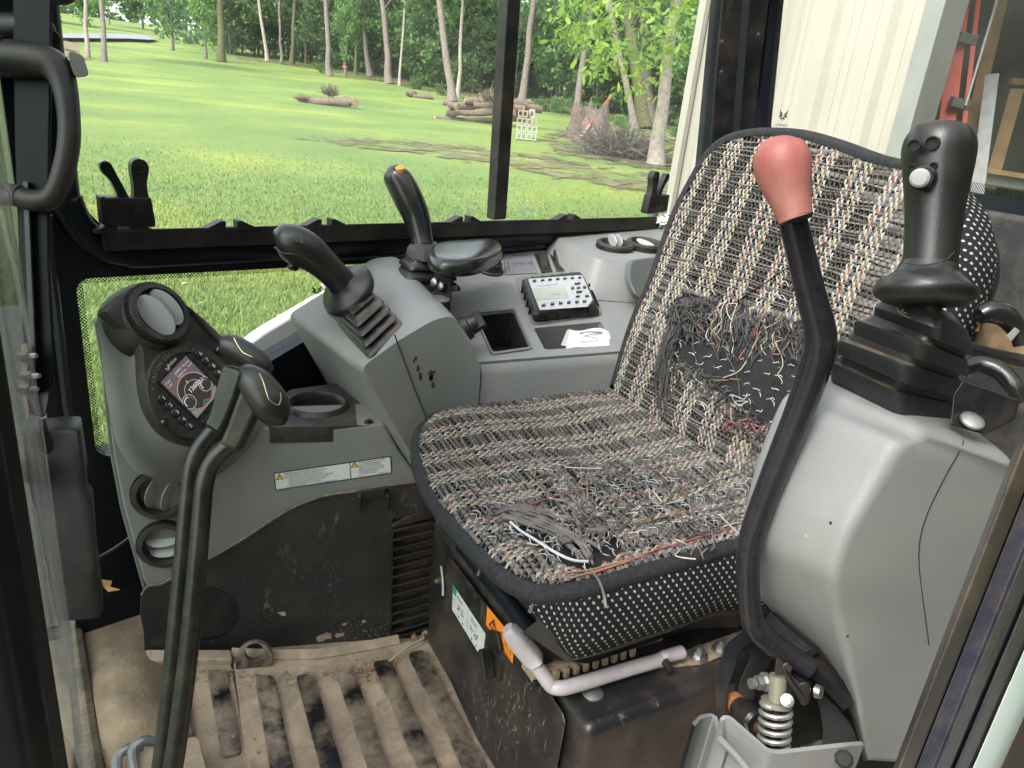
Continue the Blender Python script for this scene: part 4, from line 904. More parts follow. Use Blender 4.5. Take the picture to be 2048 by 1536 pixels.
# ---- window latches
def latch(c, zb, label, mirror=1, sc=1.0):
    t = thing('window_latch', label, 'latch', wpt(c, zb, .03)); L2 = lambda pts: [wpt(c + mirror * x * sc, zb + z * sc, .012) for x, z in pts]
    def pr(pts, th, off=0): 
        mb = MB(); L_ = [wpt(c + mirror * x * sc, zb + z * sc, .012 + off) for x, z in pts]; mb.prism(L_, WN * th); return mb
    pr([(-.031, .012), (.040, .008), (.041, .016), (.037, .055), (-.032, .055)], .024).build('body', m_blk, t, bevel=.002)
    pr([(-.037, .014), (-.030, .014), (-.030, .057), (-.037, .056)], .026).build('side_plate', m_blk, t, bevel=.001)
    A = smoothpath([np.array(q) for q in ((.012, .05), (.013, .075), (.0115, .098), (.015, .110), (.024, .114), (.034, .110), (.0375, .098), (.033, .078), (.034, .058), (.037, .05))], 4)
    pr([tuple(p) for p in A], .020, .002).build('fixed_ear', m_blk, t, bevel=.002)
    A = smoothpath([np.array(q) for q in ((-.008, .05), (-.018, .078), (-.029, .092), (-.031, .103), (-.026, .109), (-.017, .107), (-.011, .095), (.008, .05))], 4)
    pr([tuple(p) for p in A], .016, .004).build('release_lever', m_gloss, t, bevel=.002)
    for x, z in ((.024, .100), (.012, .033)):
        p = wpt(c + mirror * x * sc, zb + z * sc, .036 if z < .05 else .034); mb = MB(); mb.lathe([(.0095 * sc, 0), (.0095 * sc, .002), (.005 * sc, .0035)], p, WN, n=16); mb.build('screw', m_gloss, t)
        mb = MB(); mb.box(p + WN * .0036, (.007 * sc, .0015 * sc, .0008), (WD, UP, WN)); mb.box(p + WN * .0036, (.0015 * sc, .007 * sc, .0008), (WD, UP, WN)); mb.build('screw_slot', m_dark, t, smooth=0)
    pr([(-.012, .0), (.010, 0), (.010, .012), (-.012, .012)], .018).build('spring_tab', m_zinc, t)
    return t
c1, z1 = wsz(Wp(255, 452, .03)); latch(c1, .752, 'black two-eared window latch at the front end of the window track')
c2, z2 = wsz(Wp(1312, 420, .03)); latch(c2, .757, 'black two-eared window latch at the rear end of the window track, by the seat', -1, 1.05)
mb = MB(); g = np.random.default_rng(3); c = Wp(1338, 440, .05)
for k in range(26): mb.add([c + g.normal(0, .016, 3) for _ in range(3)], [(0, 1, 2)])
mb.lone('plastic_scrap', m_paper, 'crumpled white plastic scrap behind the seat by the rear latch', 'scrap')
# marks printed on the glass
def bobcat(mb, o, ex, ey, s):
    """small cat-head mark"""
    for sx in (1, -1):
        P = lambda pts: [o + ex * (sx * x * s) + ey * (y * s) for x, y in pts]
        for pts in ([(.10, .22), (.28, .30), (.50, .62), (.47, .25), (.36, .12), (.16, .08)], [(.05, .12), (.16, .05), (.36, .10), (.52, .0), (.40, -.18), (.26, -.08), (.08, -.04)], [(.03, -.06), (.12, -.10), (.22, -.14), (.30, -.28), (.14, -.34), (.04, -.30)], [(.02, -.36), (.10, -.40), (.02, -.50)]): mb.add(P(pts), [tuple(range(len(pts)))])
def glassmark(px, py, hpx, m, plane, lines, logo, ex, ey, en, nm):
    mb = MB(); o = plane(px, py); s = hpx * depth(o) / F
    if logo: bobcat(mb, o, ex, ey, s * .32)
    for i, l in enumerate(lines): text(mb, l, o - ey * s * (.30 + .13 * i) + en * .0002, ex, ey, s * .11, align='c', bold=.008)
    return mb.build(nm, m, cab, smooth=0)
mk = ['TEMPERED', 'SAFETY GLASS', 'M 2', 'TWT', '13 11 31', '28 70 50', '43R-001 50']
glassmark(634, 582, 62, m_ink, lambda a, b: Wp(a, b, -.0275), mk, True, -WD, UP, WN, 'glass_mark')
glassmark(1566, 232, 66, m_ink, lambda a, b: Xp(a, b, RX + .028), ['COMPANY', 'SAFETY GLASS', 'M 2   DOT', 'TWT   AS 2'], True, A3(0, -1, 0), UP, A3(-1, 0, 0), 'glass_mark')
mwm = mat('white_glass_print', (.75, .78, .76), .6)
glassmark(948, 382, 60, mwm, lambda a, b: Wp(a, b, -.010), ['000000', 'TEMPERED', 'SAFETY GLASS', 'M 2 TWT', '43R'], False, -WD, UP, WN, 'glass_mark')
glassmark(1052, 386, 72, mwm, lambda a, b: Wp(a, b, -.022), ['000000', 'TEMPERED', 'SAFETY GLASS', 'M 2   AS 2', 'TWT', '43R-00251'], False, -WD, UP, WN, 'glass_mark')
# ================================================================ FRONT CONSOLE (tower with display, vents, cup holder)
fc = thing('front_console', 'grey front console tower with round vents, display bezel and cup holder', 'console', Kp(300, 1180))
def rough_loop(pts, fn, n=6): return smoothpath([fn(*p) for p in pts], n, True)
side = [(556, 858), (700, 853), (769, 848), (800, 905), (862, 985), (860, 1000), (778, 985), (648, 1005), (595, 1025), (500, 1082), (404, 1137), (336, 1170), (318, 1182), (297, 1181), (286, 1160), (270, 1100), (246, 1013), (226, 910), (212, 790), (200, 690), (194, 650), (205, 622), (240, 604), (330, 640), (430, 760), (480, 850)]
mb = MB(); mb.prism([Kp(*p) for p in side], -KN * .10); mb.build('side_panel', m_grey, fc, bevel=.005, seg=3, bang=20)
# edge flange on the left of the tower
mb = MB(); mb.prism([Kp(*p, -.03) for p in ((186, 644), (200, 636), (212, 700), (232, 905), (252, 1013), (292, 1170), (286, 1184), (240, 1020), (218, 905), (200, 720))], -KN * .05); mb.build('edge_flange', m_grey2, fc, bevel=.003)
# display plane
DPo = Yp(383, 784, 1.128); DPn = nrm(A3(.46, -.78, .42))
def Dp(px, py, off=0): return onp(px, py, DPo + DPn * off, DPn)
e_x = nrm(Dp(371, 710.5) - Dp(319.7, 764.8)); e_y = np.cross(DPn, e_x)
bez = [(209, 623), (235, 648), (268, 674), (282, 700), (285, 735), (287, 767), (298, 818), (328, 863), (376, 890), (430, 886), (470, 862), (498, 818), (505, 770), (490, 735), (440, 698), (400, 655), (362, 613), (321, 579), (284, 572), (250, 584), (225, 602)]
bz = [Dp(*p) for p in bez]
base = [(194, 648), (198, 672), (202, 700), (206, 735), (210, 770), (220, 830), (236, 900), (290, 962), (372, 975), (440, 950), (500, 900), (540, 860), (545, 800), (520, 745), (470, 700), (420, 650), (370, 608), (322, 580), (284, 576), (244, 590), (210, 612)]
bs = [Kp(*p, -.004) for p in base]
mid = [a * .5 + b * .5  for a, b in zip(bs, [Dp(383 + (p[0] - 383) * 1.09, 760 + (p[1] - 760) * 1.09) for p in bez])]
rim2 = [Dp(383 + (p[0] - 383) * 1.035, 760 + (p[1] - 760) * 1.035, -.012) for p in bez]
L4 = [resample(smoothpath(l, 4, True), 84) for l in (bs, mid, rim2, bz)]
mb = MB(); mb.loft(L4[:3] + [[p - DPn * .012 for p in L4[3]]], cap0=False); mb.build('tower_shell', m_grey, fc, smooth=70)
mb = MB(); lp = resample(smoothpath(bz, 4, True), 84); cen = sum(lp) / len(lp); mb.loft([[p - DPn * .02 for p in lp], lp, [p + (cen - p) * .02 + DPn * .003 for p in lp]], cap0=False); mb.build('display_bezel', m_blkmat, fc, smooth=50)
# vents ------------------------------------------------------------------------------
def vent(c, n_, r, parent, fin_dir, tilt=35, knurl=True, name='air_vent', fins=((-.32, 1.0), (.22, .95)), lift=.10, cl=0.0):
    n_ = nrm(n_); mb = MB()
    mb.lathe([(r, -.012), (r, .004), (r * .96, .010), (r * .80, .011), (r * .74, .004), (r * .72, -.03)], c, n_, n=44, cap=False)
    v = mb.build(name, m_blkmat, parent, smooth=40)
    a = nrm(np.cross(n_, UP)); b = np.cross(n_, a); mb = MB()
    for k in range(72):
        th = 2 * math.pi * k / 72; d = a * math.cos(th) + b * math.sin(th); t = np.cross(n_, d); mb.box(c + d * (r * 1.0) + n_ * .002, (.004, .0022, .010), (d, t, n_))
    mb.build('rim_ridge', m_rub, v, smooth=0, kind='stuff')
    mb = MB(); mb.lathe([(r * .72, -.028), (.001, -.0285)], c, n_, n=32, cap=False); mb.build('vent_throat', m_dark, v)
    t = nrm(fin_dir - n_ * np.dot(fin_dir, n_)); s = np.cross(n_, t)
    for off, k in fins:
        mb = MB(); rr_ = r * .74 * k; ang = rad(tilt); u = nrm(n_ * math.cos(ang) + s * math.sin(ang)); w = np.cross(t, u); cc = c + s * r * off * .8 + n_ * (cl + lift * r)
        mb.prism([cc + t * rr_ * math.cos(q) + u * rr_ * .52 * math.sin(q) for q in np.linspace(0, 2 * math.pi, 32, endpoint=False)], w * .0028)
        mb.build('louvre', m_ventlight, v, bevel=.0009)
    return v
vt = Dp(315, 628, .008); vn = nrm(A3(.50, -.66, .56))
mb = MB(); mb.lathe([(.053, -.055), (.051, -.014), (.049, -.004), (.047, -.002)], vt, vn, n=40, cap=False); mb.build('vent_collar', m_blkmat, fc, smooth=50)
vtop = vent(vt, vn, .047, fc, Dp(345, 672) - Dp(290, 600), 52, fins=((-.22, 1.0), (.42, .9)), lift=.12)
mb = MB(); tt = nrm(Dp(345, 672) - Dp(290, 600)); o_ = vt + vn * .0265 + np.cross(vn, tt) * -.004; 
text(mb, 'AURORA', o_, tt, np.cross(vn, tt), .0085, align='c'); mb.build('vent_lettering', m_grey2, vtop, smooth=0)
vent(Kp(322, 987, .004), KN + A3(.05, 0, .05), .045, fc, A3(.35, 0, 1), 50, fins=((-.4, .95), (.30, .95)), lift=-.1)
vent(Kp(330, 1087, .004), KN + A3(.05, 0, .05), .043, fc, A3(1, -.2, .12), -48, fins=((-.40, .85), (.25, .95)), lift=-.1)
# cup holder deck
zc = .458; deck = [(535, 858), (560, 800), (580, 782), (652, 772), (704, 767), (769, 854)]; cc = Zp(634, 811, zc); ro = abs(Zp(694, 811, zc)[0] - cc[0]) * .97
o2 = A3(0, 0, zc); poly = [tuple((Zp(*p, zc) - KN * .007)[:2]) for p in deck]
hole = [(cc[0] + ro * .9 * math.cos(q), cc[1] + ro * .9 * math.sin(q)) for q in np.linspace(0, 2 * math.pi, 40, endpoint=False)]
mb = MB(); mb.plate(rpoly(poly, .008, 3), [hole], (o2, A3(1, 0, 0), A3(0, 1, 0)), -.03); mb.build('cup_deck', m_blkmat, fc, smooth=30)
mb = MB(); mb.lathe([(ro * 1.16, .0), (ro * 1.08, .006), (ro * .99, .008), (ro * .93, .005), (ro * .90, -.004), (ro * .84, -.075), (.001, -.078)], cc, UP, n=44, cap=False); mb.build('cup_holder', m_blk, fc, smooth=50)
for px, py in ((700, 773), (738, 846)):
    mb = MB(); mb.lathe([(.0095, 0), (.0095, .002), (.0055, .002), (.0055, .006)], Zp(px, py, zc), UP, n=6); mb.build('screw', m_blk, fc, smooth=0)
# warning decal on the side panel
dTL, dTR, dBL = Kp(547, 946, .0012), Kp(782, 912, .0012), Kp(551, 981, .0012); dx_ = nrm(dTR - dTL); dw = np.linalg.norm(dTR - dTL); dh = np.linalg.norm(dBL - dTL); dy_ = nrm(np.cross(KN, dx_)); dl_ = dBL
def on_decal(u, v, off=0): return dBL + (dTR - dTL) * u + (dTL - dBL) * v + KN * off
dec = MB(); dec.add([on_decal(*q) for q in ((0, 0), (1, 0), (1, 1), (0, 1))], [(0, 1, 2, 3)]); 
wd = thing('warning_decal', 'white two-panel warning decal with yellow triangles on the grey front console', 'decal', on_decal(.5, 0))
dec.build('border', m_ink, wd, smooth=0)
mb = MB()
for u0, u1 in ((.008, .638), (.646, .992)): mb.add([on_decal(u, v, .0004) for u, v in ((u0, .05), (u1, .05), (u1, .95), (u0, .95))], [(0, 1, 2, 3)])
mb.build('paper_face', m_white, wd, smooth=0)
def tri_sign(mb1, mb2, c, ex, ey, s, en, e=.0006):
    mb1.add([c + en * e + ex * x * s + ey * y * s for x, y in ((-.58, -.4), (.58, -.4), (0, .6))], [(0, 1, 2)], 0)
    mb2.add([c + en * (e + .0003) + ex * x * s + ey * y * s for x, y in ((-.40, -.30), (.40, -.30), (0, .40))], [(0, 1, 2)], 0)
m1, m2 = MB(), MB(); ink, bl = MB(), MB(); ex_, ey_ = nrm(on_decal(1, 0) - on_decal(0, 0)), nrm(on_decal(0, 1) - on_decal(0, 0))
for u, v in ((.045, .72), (.68, .80)): tri_sign(m1, m2, on_decal(u, v), ex_, ey_, dh * .34, KN)
for u, v in ((.045, .72), (.68, .80)):
    c = on_decal(u, v, .0012); ink.add([c + ex_ * x * dh * .34 + ey_ * y * dh * .34 for x, y in ((-.03, -.08), (.03, -.08), (.045, .22), (-.045, .22))], [(0, 1, 2, 3)]); ink.add([c + ex_ * x * dh * .34 + ey_ * y * dh * .34 for x, y in ((-.035, -.22), (.035, -.22), (.035, -.14), (-.035, -.14))], [(0, 1, 2, 3)])
m1.build('triangle_border', m_ink, wd, smooth=0); m2.build('warning_triangle', m_yel, wd, smooth=0)
LT = [('WARNING: Breathing diesel engine exhaust exposes you', .085, 0), ('to chemicals known to the State of California to cause', .085, 0), ('cancer and birth defects or other reproductive harm.', .085, 0), ('\u2022  Always start and operate the engine in a well-ventilated area.', .11, 0), ('\u2022  If in an enclosed area, vent the exhaust to the outside.', .11, 0), ('\u2022  Do not modify or tamper with the exhaust system.', .11, 0), ('\u2022  Do not idle the engine except as necessary.', .11, 0), ('For more information go to', .095, 0)]
sz = dh * .088
for i, (t, u, _) in enumerate(LT): text(ink, t, on_decal(u, .84 - .108 * i, .0009), ex_, ey_, sz, bold=.028)
text(bl, 'www.P65warnings.ca.gov/diesel', on_decal(.33, .84 - .108 * 7, .0009), ex_, ey_, sz, bold=.028)
RT = ['WARNING: This product can expose', 'you to chemicals including lead,', 'which is known to the State of', 'California to cause cancer and birth', 'defects or other reproductive harm.', 'For more information go to']
for i, t in enumerate(RT): text(ink, t, on_decal(.715, .86 - .108 * i, .0009), ex_, ey_, sz, bold=.028)
bl2 = MB(); text(bl2, 'www.P65Warnings.ca.gov', on_decal(.715, .86 - .108 * 6, .0009), ex_, ey_, sz, bold=.028); text(ink, '7352438 enUS', on_decal(.97, .10, .0009), ex_, ey_, sz, align='r'); text(ink, 'BW 16', on_decal(.71, .09, .0009), ex_, ey_, sz)
ink.build('lettering', m_ink, wd, smooth=0); bl.build('blue_lettering', m_blue, wd, smooth=0); bl2.build('blue_lettering', m_blue, wd, smooth=0)

# ---------------------------------------------------------------- round display unit
du = thing('display_unit', 'round black display unit with lit gauge screen and numbered buttons', 'display', Dp(383, 880))
rD = np.linalg.norm(Dp(383, 784) - Dp(288, 770)) * 1.0; cD = Dp(384, 783, .003)
rin = rD * .80
mb = MB(); mb.lathe([(rD, -.004), (rD, .004), (rD * .975, .0065), (rin * 1.02, .0065), (rin, .004), (.001, .004)], cD, DPn, n=64, cap=False); mb.build('housing', m_blkmat, du, smooth=40)
fz = .0045
def Df(px, py, off=0): return onp(px, py, cD + DPn * (fz + off), DPn)
# raised lettering round the ring
mb = MB(); word = '\u2605 FASTEN SEATBELT \u2605'; word = '+ FASTEN SEATBELT +'
ang0 = math.atan2(np.dot(Df(304, 778) - cD, e_y), np.dot(Df(304, 778) - cD, e_x)); ang1 = math.atan2(np.dot(Df(383, 686) - cD, e_y), np.dot(Df(383, 686) - cD, e_x))
if ang1 > ang0: ang1 -= 2 * math.pi
for i, ch in enumerate(word):
    a = ang0 + (ang1 - ang0) * (i / (len(word) - 1)); d = e_x * math.cos(a) + e_y * math.sin(a); tx = e_x * math.sin(a) - e_y * math.cos(a)
    text(mb, ch, cD + DPn * .0072 + d * rD * .835, tx, d, rD * .13, align='c', bold=.02)
mb.build('raised_lettering', mat('ring_lettering', (.16, .16, .16), .35), du, smooth=0)  # letters paler than the black ring, in place of their edge highlights
for px, py in ((324, 846), (433, 702)):
    mb = MB(); p = Df(px, py); mb.lathe([(.0062, 0), (.0062, .009), (.004, .012)], p, DPn, n=14); mb.build('pin', m_gloss, du)
# screen
m_scr = bpy.data.materials.new('screen_glow'); m_scr.use_nodes = True; pr = m_scr.node_tree.nodes['Principled BSDF']
pr.inputs['Base Color'].default_value = (.02, .02, .025, 1); pr.inputs['Roughness'].default_value = .15; pr.inputs['Emission Color'].default_value = (.075, .064, .066, 1); pr.inputs['Emission Strength'].default_value = .35
def emit(name, c, s=1.0):
    m = bpy.data.materials.new(name); m.use_nodes = True; p = m.node_tree.nodes['Principled BSDF']; p.inputs['Base Color'].default_value = (*[q * .3 for q in c], 1); p.inputs['Emission Color'].default_value = (*c, 1); p.inputs['Emission Strength'].default_value = s * .35; return m
m_scw, m_scr2, m_scg, m_scb, m_scy, m_scgr = emit('screen_white', (.42, .40, .39), .8), emit('screen_red', (.33, .035, .03), .7), emit('screen_pale_bar', (.15, .14, .135), .8), emit('screen_dark', (.022, .02, .02), .9), emit('screen_amber', (.6, .4, .05), .7), emit('screen_green', (.03, .30, .14), .7)
sTL, sTR, sBL = Df(320, 765), Df(371, 711), Df(388, 842); sx, sy = sTR - sTL, sTL - sBL
sy = e_y * np.linalg.norm(sy) if abs(np.dot(nrm(sy), e_y)) > .8 else sy
S = lambda u, v, off=0: sTL - sy * (1 - v) + sx * u + DPn * off
scr = MB(); scr.add([S(u, v, .0006) for u, v in ((0, 0), (1, 0), (1, 1), (0, 1))], [(0, 1, 2, 3)]); scr.build('screen', m_scr, du, smooth=0)
mb = MB()
for a, b in (((-.05, -.04), (1.05, -.0)), ((-.05, 1.0), (1.05, 1.03)), ((-.05, -.04), (0, 1.03)), ((1.0, -.04), (1.05, 1.03))):
    mb.prism([S(u, v, .0) for u, v in (a, (b[0], a[1]), b, (a[0], b[1]))], DPn * .0018)
mb.build('screen_frame', m_blk, du, smooth=0)
sex, sey = nrm(sx), nrm(sy); sw = np.linalg.norm(sx); sh_ = np.linalg.norm(sy)
wt, rd, dk, br_, am, gn = MB(), MB(), MB(), MB(), MB(), MB()
def circ(mb, u, v, r, off, a0=0, a1=360, wdt=None, n=26):
    c = S(u, v, off); A = np.radians(np.linspace(a0, a1, n)); ro_ = r * sw; ri = (r - wdt) * sw if wdt else 0
    P = [c + (sex * math.cos(a) + sey * math.sin(a)) * ro_ for a in A]
    if wdt: Q = [c + (sex * math.cos(a) + sey * math.sin(a)) * ri for a in A]; mb.add(P + Q, [(i, i + 1, n + i + 1, n + i) for i in range(n - 1)])
    else: mb.add(P, [tuple(range(n))])
def quad(mb, u0, v0, u1, v1, off): mb.add([S(u, v, off) for u, v in ((u0, v0), (u1, v0), (u1, v1), (u0, v1))], [(0, 1, 2, 3)])
quad(br_, 0, 0, 1, .16, .0009); quad(rd, 0, .775, 1, .785, .0009)
circ(dk, .5, .40, .46, .0010); circ(wt, .5, .40, .47, .0011, 0, 180, .012); circ(wt, .5, .38, .30, .0012, 0, 180, .010)
for cx in (.17, .83):
    circ(dk, cx, .33, .19, .0012); circ(wt, cx, .33, .19, .0013, 0, 360, .012); circ(wt, cx, .33, .14, .0013, 60, 200, .03); circ(rd, cx, .33, .14, .0013, -10 if cx < .5 else 20, 50, .03)
quad(rd, .37, .06, .40, .10, .0012); circ(gn, .5, .08, .06, .0011, 0, 360, .018)
rd.add([S(u, v, .0012) for u, v in ((.36, .08), (.42, .04), (.42, .12))], [(0, 1, 2)]); rd.add([S(u, v, .0012) for u, v in ((.64, .08), (.58, .12), (.58, .04))], [(0, 1, 2)])
text(wt, '1260', S(.36, .42, .0014), sex, sey, sw * .17, bold=.028); circ(wt, .72, .46, .05, .0014, 0, 360, .02)
text(wt, 'EMPTY', S(.42, .88, .0014), sex, sey, sw * .085); text(wt, '528.8 hrs', S(.42, .80, .0014), sex, sey, sw * .085); text(wt, '12 Jan', S(.03, .88, .0014), sex, sey, sw * .075); text(wt, '1 AM', S(.03, .80, .0014), sex, sey, sw * .075)
text(wt, 'Machine', S(.97, .88, .0014), sex, sey, sw * .075, align='r'); text(wt, '0157', S(.97, .80, .0014), sex, sey, sw * .075, align='r')
text(am, 'E', S(.48, .60, .0014), sex, sey, sw * .12); 
for mbx, m_, nm in ((wt, m_scw, 'gauge_marks'), (rd, m_scr2, 'red_marks'), (dk, m_scb, 'gauge_dials'), (br_, m_scg, 'icon_bar'), (am, m_scy, 'amber_icon'), (gn, m_scgr, 'green_icon')): mbx.build(nm, m_, du, smooth=0)
mb = MB(); text(mb, 'Bobcat', Df(338, 735, .003), e_x, e_y, .0068, bold=.03); bobcat(mb, Df(336, 737, .003), e_x, e_y, .007); mb.build('lettering', m_letter, du, smooth=0)
BT = [(324.6, 796.9, '1'), (338.1, 810.6, '2'), (351.2, 824.6, '3'), (364.5, 839, '4'), (378, 851.8, '5'), (397.9, 707.9, '6'), (411.2, 720, '7'), (424.2, 732.2, '8'), (435.5, 745.5, '9'), (445.3, 759.7, '0')]
for px, py, t in BT:
    p = Df(px, py); mb = MB(); mb.lathe([(.0072, 0), (.0072, .0015), (.0058, .003), (.001, .0034)], p, DPn, n=18, cap=False); b_ = mb.build('button', m_boss, du, smooth=40)
    mb = MB(); text(mb, t, p + DPn * .0042 - e_x * .002 - e_y * .0032, e_x, e_y, .0092, bold=.035); mb.build('numeral', m_letter, b_, smooth=0)
mb = MB(); p = Df(420, 842); mb.prism([p + e_x * a + e_y * b for a, b in ((-.012, -.009), (.012, -.009), (.012, .009), (-.012, .009))], DPn * .003); b_ = mb.build('arrow_button', m_boss, du, bevel=.001)
mb = MB(); mb.add([p + DPn * .0035 + e_x * a + e_y * b for a, b in ((-.006, 0), (.005, -.006), (.005, .006))], [(0, 1, 2)]); mb.build('arrow', m_letter, b_, smooth=0)

# ================================================================ KICK PANEL with grille
kp = thing('kick_panel', 'scuffed black plastic kick panel with slatted grille at its rear end', 'panel', Kp(500, 1310))
ko = [(291, 1309), (288, 1260), (281, 1225), (283, 1190), (296, 1172), (322, 1168), (340, 1158), (404, 1125), (480, 1082), (560, 1030), (595, 1011), (620, 1001), (648, 992), (720, 981), (778, 971), (850, 962), (872, 985), (882, 1030), (880, 1100), (872, 1262), (780, 1282), (700, 1300), (640, 1309), (470, 1313)]
gr = [(783, 1030), (880, 1014), (868, 1252), (779, 1277)]
k2 = lambda p: (float(np.dot(Kp(*p) - K0, KD)), float(Kp(*p)[2]))
mb = MB(); mb.plate([k2(p) for p in ko], [[k2(p) for p in ((786, 1036), (876, 1022), (864, 1246), (783, 1272))]], (K0 + KN * .006, KD, UP), .03 if False else -.03); mb.build('panel', m_kick, kp, smooth=25, bevel=.003, seg=2)
mb = MB(); P = [Kp(*p, .008) for p in ((283, 1190), (296, 1172), (322, 1168), (340, 1158), (404, 1125), (480, 1082), (560, 1030), (595, 1011), (648, 992), (714, 982))]; mb.tube(smoothpath(P, 5), .0022, n=7); mb.tube(smoothpath([Kp(*p, .008) for p in ((778, 971), (815, 966), (850, 962))], 4), .0022, n=7); mb.build('dusty_lip', mat('dusty_seam_edge', (.16, .115, .08), .8, var=.4, vscale=60), kp)
for px in (718, 774):
    mb = MB(); a = [Kp(px - 5, 980), Kp(px + 5, 978), Kp(px + 3, 1016), Kp(px - 2, 1018)]; mb.prism([q + KN * .007 for q in a], KN * .016); mb.build('clip_tab', m_blk, kp, bevel=.002)
mb = MB(); mb.prism([Kp(*p, .007) for p in ((722, 980), (770, 974), (771, 990), (724, 997))], KN * .005); mb.build('clip_bar', m_blk, kp, bevel=.001)
# round patch, darker and smoother than the panel around it
mb = MB(); c = Kp(412, 1228, .0065); mb.lathe([(.001, .001), (.048, .0008), (.056, .0)], c, KN, n=40, cap=False, sx=1.05); mb.build('dark_patch', mat('dark_smooth_plastic', (.013, .013, .0145), .22, var=.2), kp, smooth=60)
m_foam = mat('brown_filter_foam', (.105, .075, .05), .95, var=.4, vscale=120, bump=1, bscale=420)
mb = MB(); mb.prism([Kp(*p, -.014) for p in gr], -KN * .01); mb.build('filter_foam', m_foam, kp)
fo = [k2(p) for p in ((780, 1046), (808, 1030), (820, 1026), (846, 1018), (862, 1017), (881, 1012), (869, 1256), (777, 1282))]; fi = [k2(p) for p in ((787, 1050), (876, 1028), (865, 1246), (784, 1270))]
mb = MB(); mb.plate(fo, [fi], (K0 + KN * .0105, KD, UP), -.012); gf = mb.build('grille_frame', m_blk, kp, bevel=.0015, seg=1)
for i in range(12):
    t = (i + .75) / 12; a = Kp(785 - 1 * t, 1046 + (1268 - 1046) * t, .006); b = Kp(876 - 11 * t, 1026 + (1244 - 1026) * t, .006); ax = nrm(b - a); e2 = nrm(np.cross(ax, KN)); mb = MB()
    mb.box((a + b) / 2, (np.linalg.norm(b - a), .0042, .012), (ax, e2, KN)); mb.build('slat', m_blk, gf, bevel=.0008, seg=1)
# paint flakes / scuffs where the surface is worn through
g = np.random.default_rng(12); mb = MB()
for px, py, s_ in ((565, 1227, .010), (643, 1278, .013), (657, 1272, .014), (678, 1270, .010), (688, 1248, .006), (729, 1243, .006), (620, 1300, .008), (602, 1307, .006)):
    c = Kp(px, py, .0068); k = 9; mb.add([c + (KD * math.cos(q) * g.uniform(.4, 1.1) + UP * math.sin(q) * g.uniform(.3, .9)) * s_ for q in np.linspace(0, 6.28, k, endpoint=False)], [tuple(range(k))])
mb.build('scuff', mat('worn_pinkish_scuff', (.38, .28, .22), .8, var=.3, vscale=80), kp, smooth=0, kind='stuff')

# ================================================================ RIGHT-HAND CONSOLE
rc = thing('side_console', 'long grey side console along the windows with radio, switches and trays', 'console', (.72, 1.25, .28))
# pod that carries the joystick: sections along y
def sec(y, pts): return [A3(x, y, z) for x, z in pts]
pod0 = [(.487, .30), (.327, .585), (.395, .632), (.455, .664), (.488, .668), (.515, .628), (.549, .572), (.556, .30)]
pod1 = [(.430, .30), (.285, .580), (.370, .632), (.450, .690), (.500, .694), (.530, .670), (.562, .648), (.566, .30)]
secs = []
for y, k in ((1.079, 0), (1.12, .15), (1.25, .5), (1.40, 1.0)):
    secs.append(rpoly(sec(y, [tuple(np.array(a) * (1 - k) + np.array(b) * k) for a, b in zip(pod0, pod1)]), [0, .016, .02, .02, .014, .02, .012, 0], 4))
front = [p + A3(0, .0, 0) for p in secs[0]]; cen = sum(front) / len(front)
inner = [p + (cen - p) * .035 + A3(0, -.008, 0) for p in front]
mb = MB(); mb.loft([inner, front] + secs[1:], cap1=True); mb.build('joystick_pod', m_grey, rc, smooth=50, recalc=True)
for pth in ([(789, 669), (800, 700), (830, 780), (866, 868), (905, 960)],): 
    mb = MB(); mb.tube([Yp(*p, 1.070) for p in pth], .0013, n=5); mb.build('seam', mat('dusty_seam', (.05, .04, .03), .9), rc)
TO = A3(.549, 1.085, .575); Tn = nrm(A3(0, -.214, .977)); TX, TY = A3(1, 0, 0), nrm(A3(0, .977, .214))
def Tp(px, py, off=0): return onp(px, py, TO + Tn * off, Tn)
def t2(px, py): p = Tp(px, py); return (float(np.dot(p - TO, TX)), float(np.dot(p - TO, TY)))
tray = [t2(*p) for p in ((950, 629), (1028, 621), (1060, 696), (985, 707))]; pock = [t2(*p) for p in ((1068, 656), (1203, 643), (1222, 690), (1090, 699))]
mb = MB(); mb.plate([(-.03, 0), (.78, 0), (.78, .50), (-.03, .44)], [rpoly(tray, .008, 3), rpoly(pock, .006, 3)], (TO, TX, TY), -.02); mb.build('top_panel', m_grey, rc, smooth=30, bevel=.004)
mb = MB(); mb.prism([A3(.549, 1.088, .568), A3(1.33, 1.088, .568), A3(1.33, 1.070, .556), A3(1.33, 1.076, .25), A3(.552, 1.076, .25), A3(.549, 1.070, .556)], A3(0, 0, 0.001)) if False else mb.loft([[A3(x, 1.092, .573), A3(x, 1.082, .566), A3(x, 1.076, .55), A3(x, 1.080, .27), A3(x, 1.12, .27), A3(x, 1.12, .56)] for x in (.552, 1.33)])
mb.build('front_face', m_grey, rc, smooth=50, recalc=True)
def well(loop, dpt, m, nm, taper=.9):
    L_ = [TO + TX * p[0] + TY * p[1] - Tn * .004 for p in loop]; c = sum(L_) / len(L_); L2 = [c + (p - c) * taper - Tn * dpt for p in L_]
    mb = MB(); mb.loft([L_, L2], cap0=False, cap1=True); return mb.build(nm, m, rc, smooth=25)
well(rpoly(tray, .008, 3), .075, m_blk, 'tray_well', .88); well(rpoly(pock, .006, 3), .05, m_grey2, 'pocket_well', .80)
lo = rpoly([np.array(p) for p in tray], .008, 4); cT = sum(lo) / len(lo); lo2 = [cT + (p - cT) * 1.10 for p in lo]
mb = MB(); mb.plate([tuple(p) for p in lo2], [[tuple(p) for p in lo]], (TO + Tn * .0004, TX, TY), .003); mb.build('tray_rim', m_grey2, rc, bevel=.001)
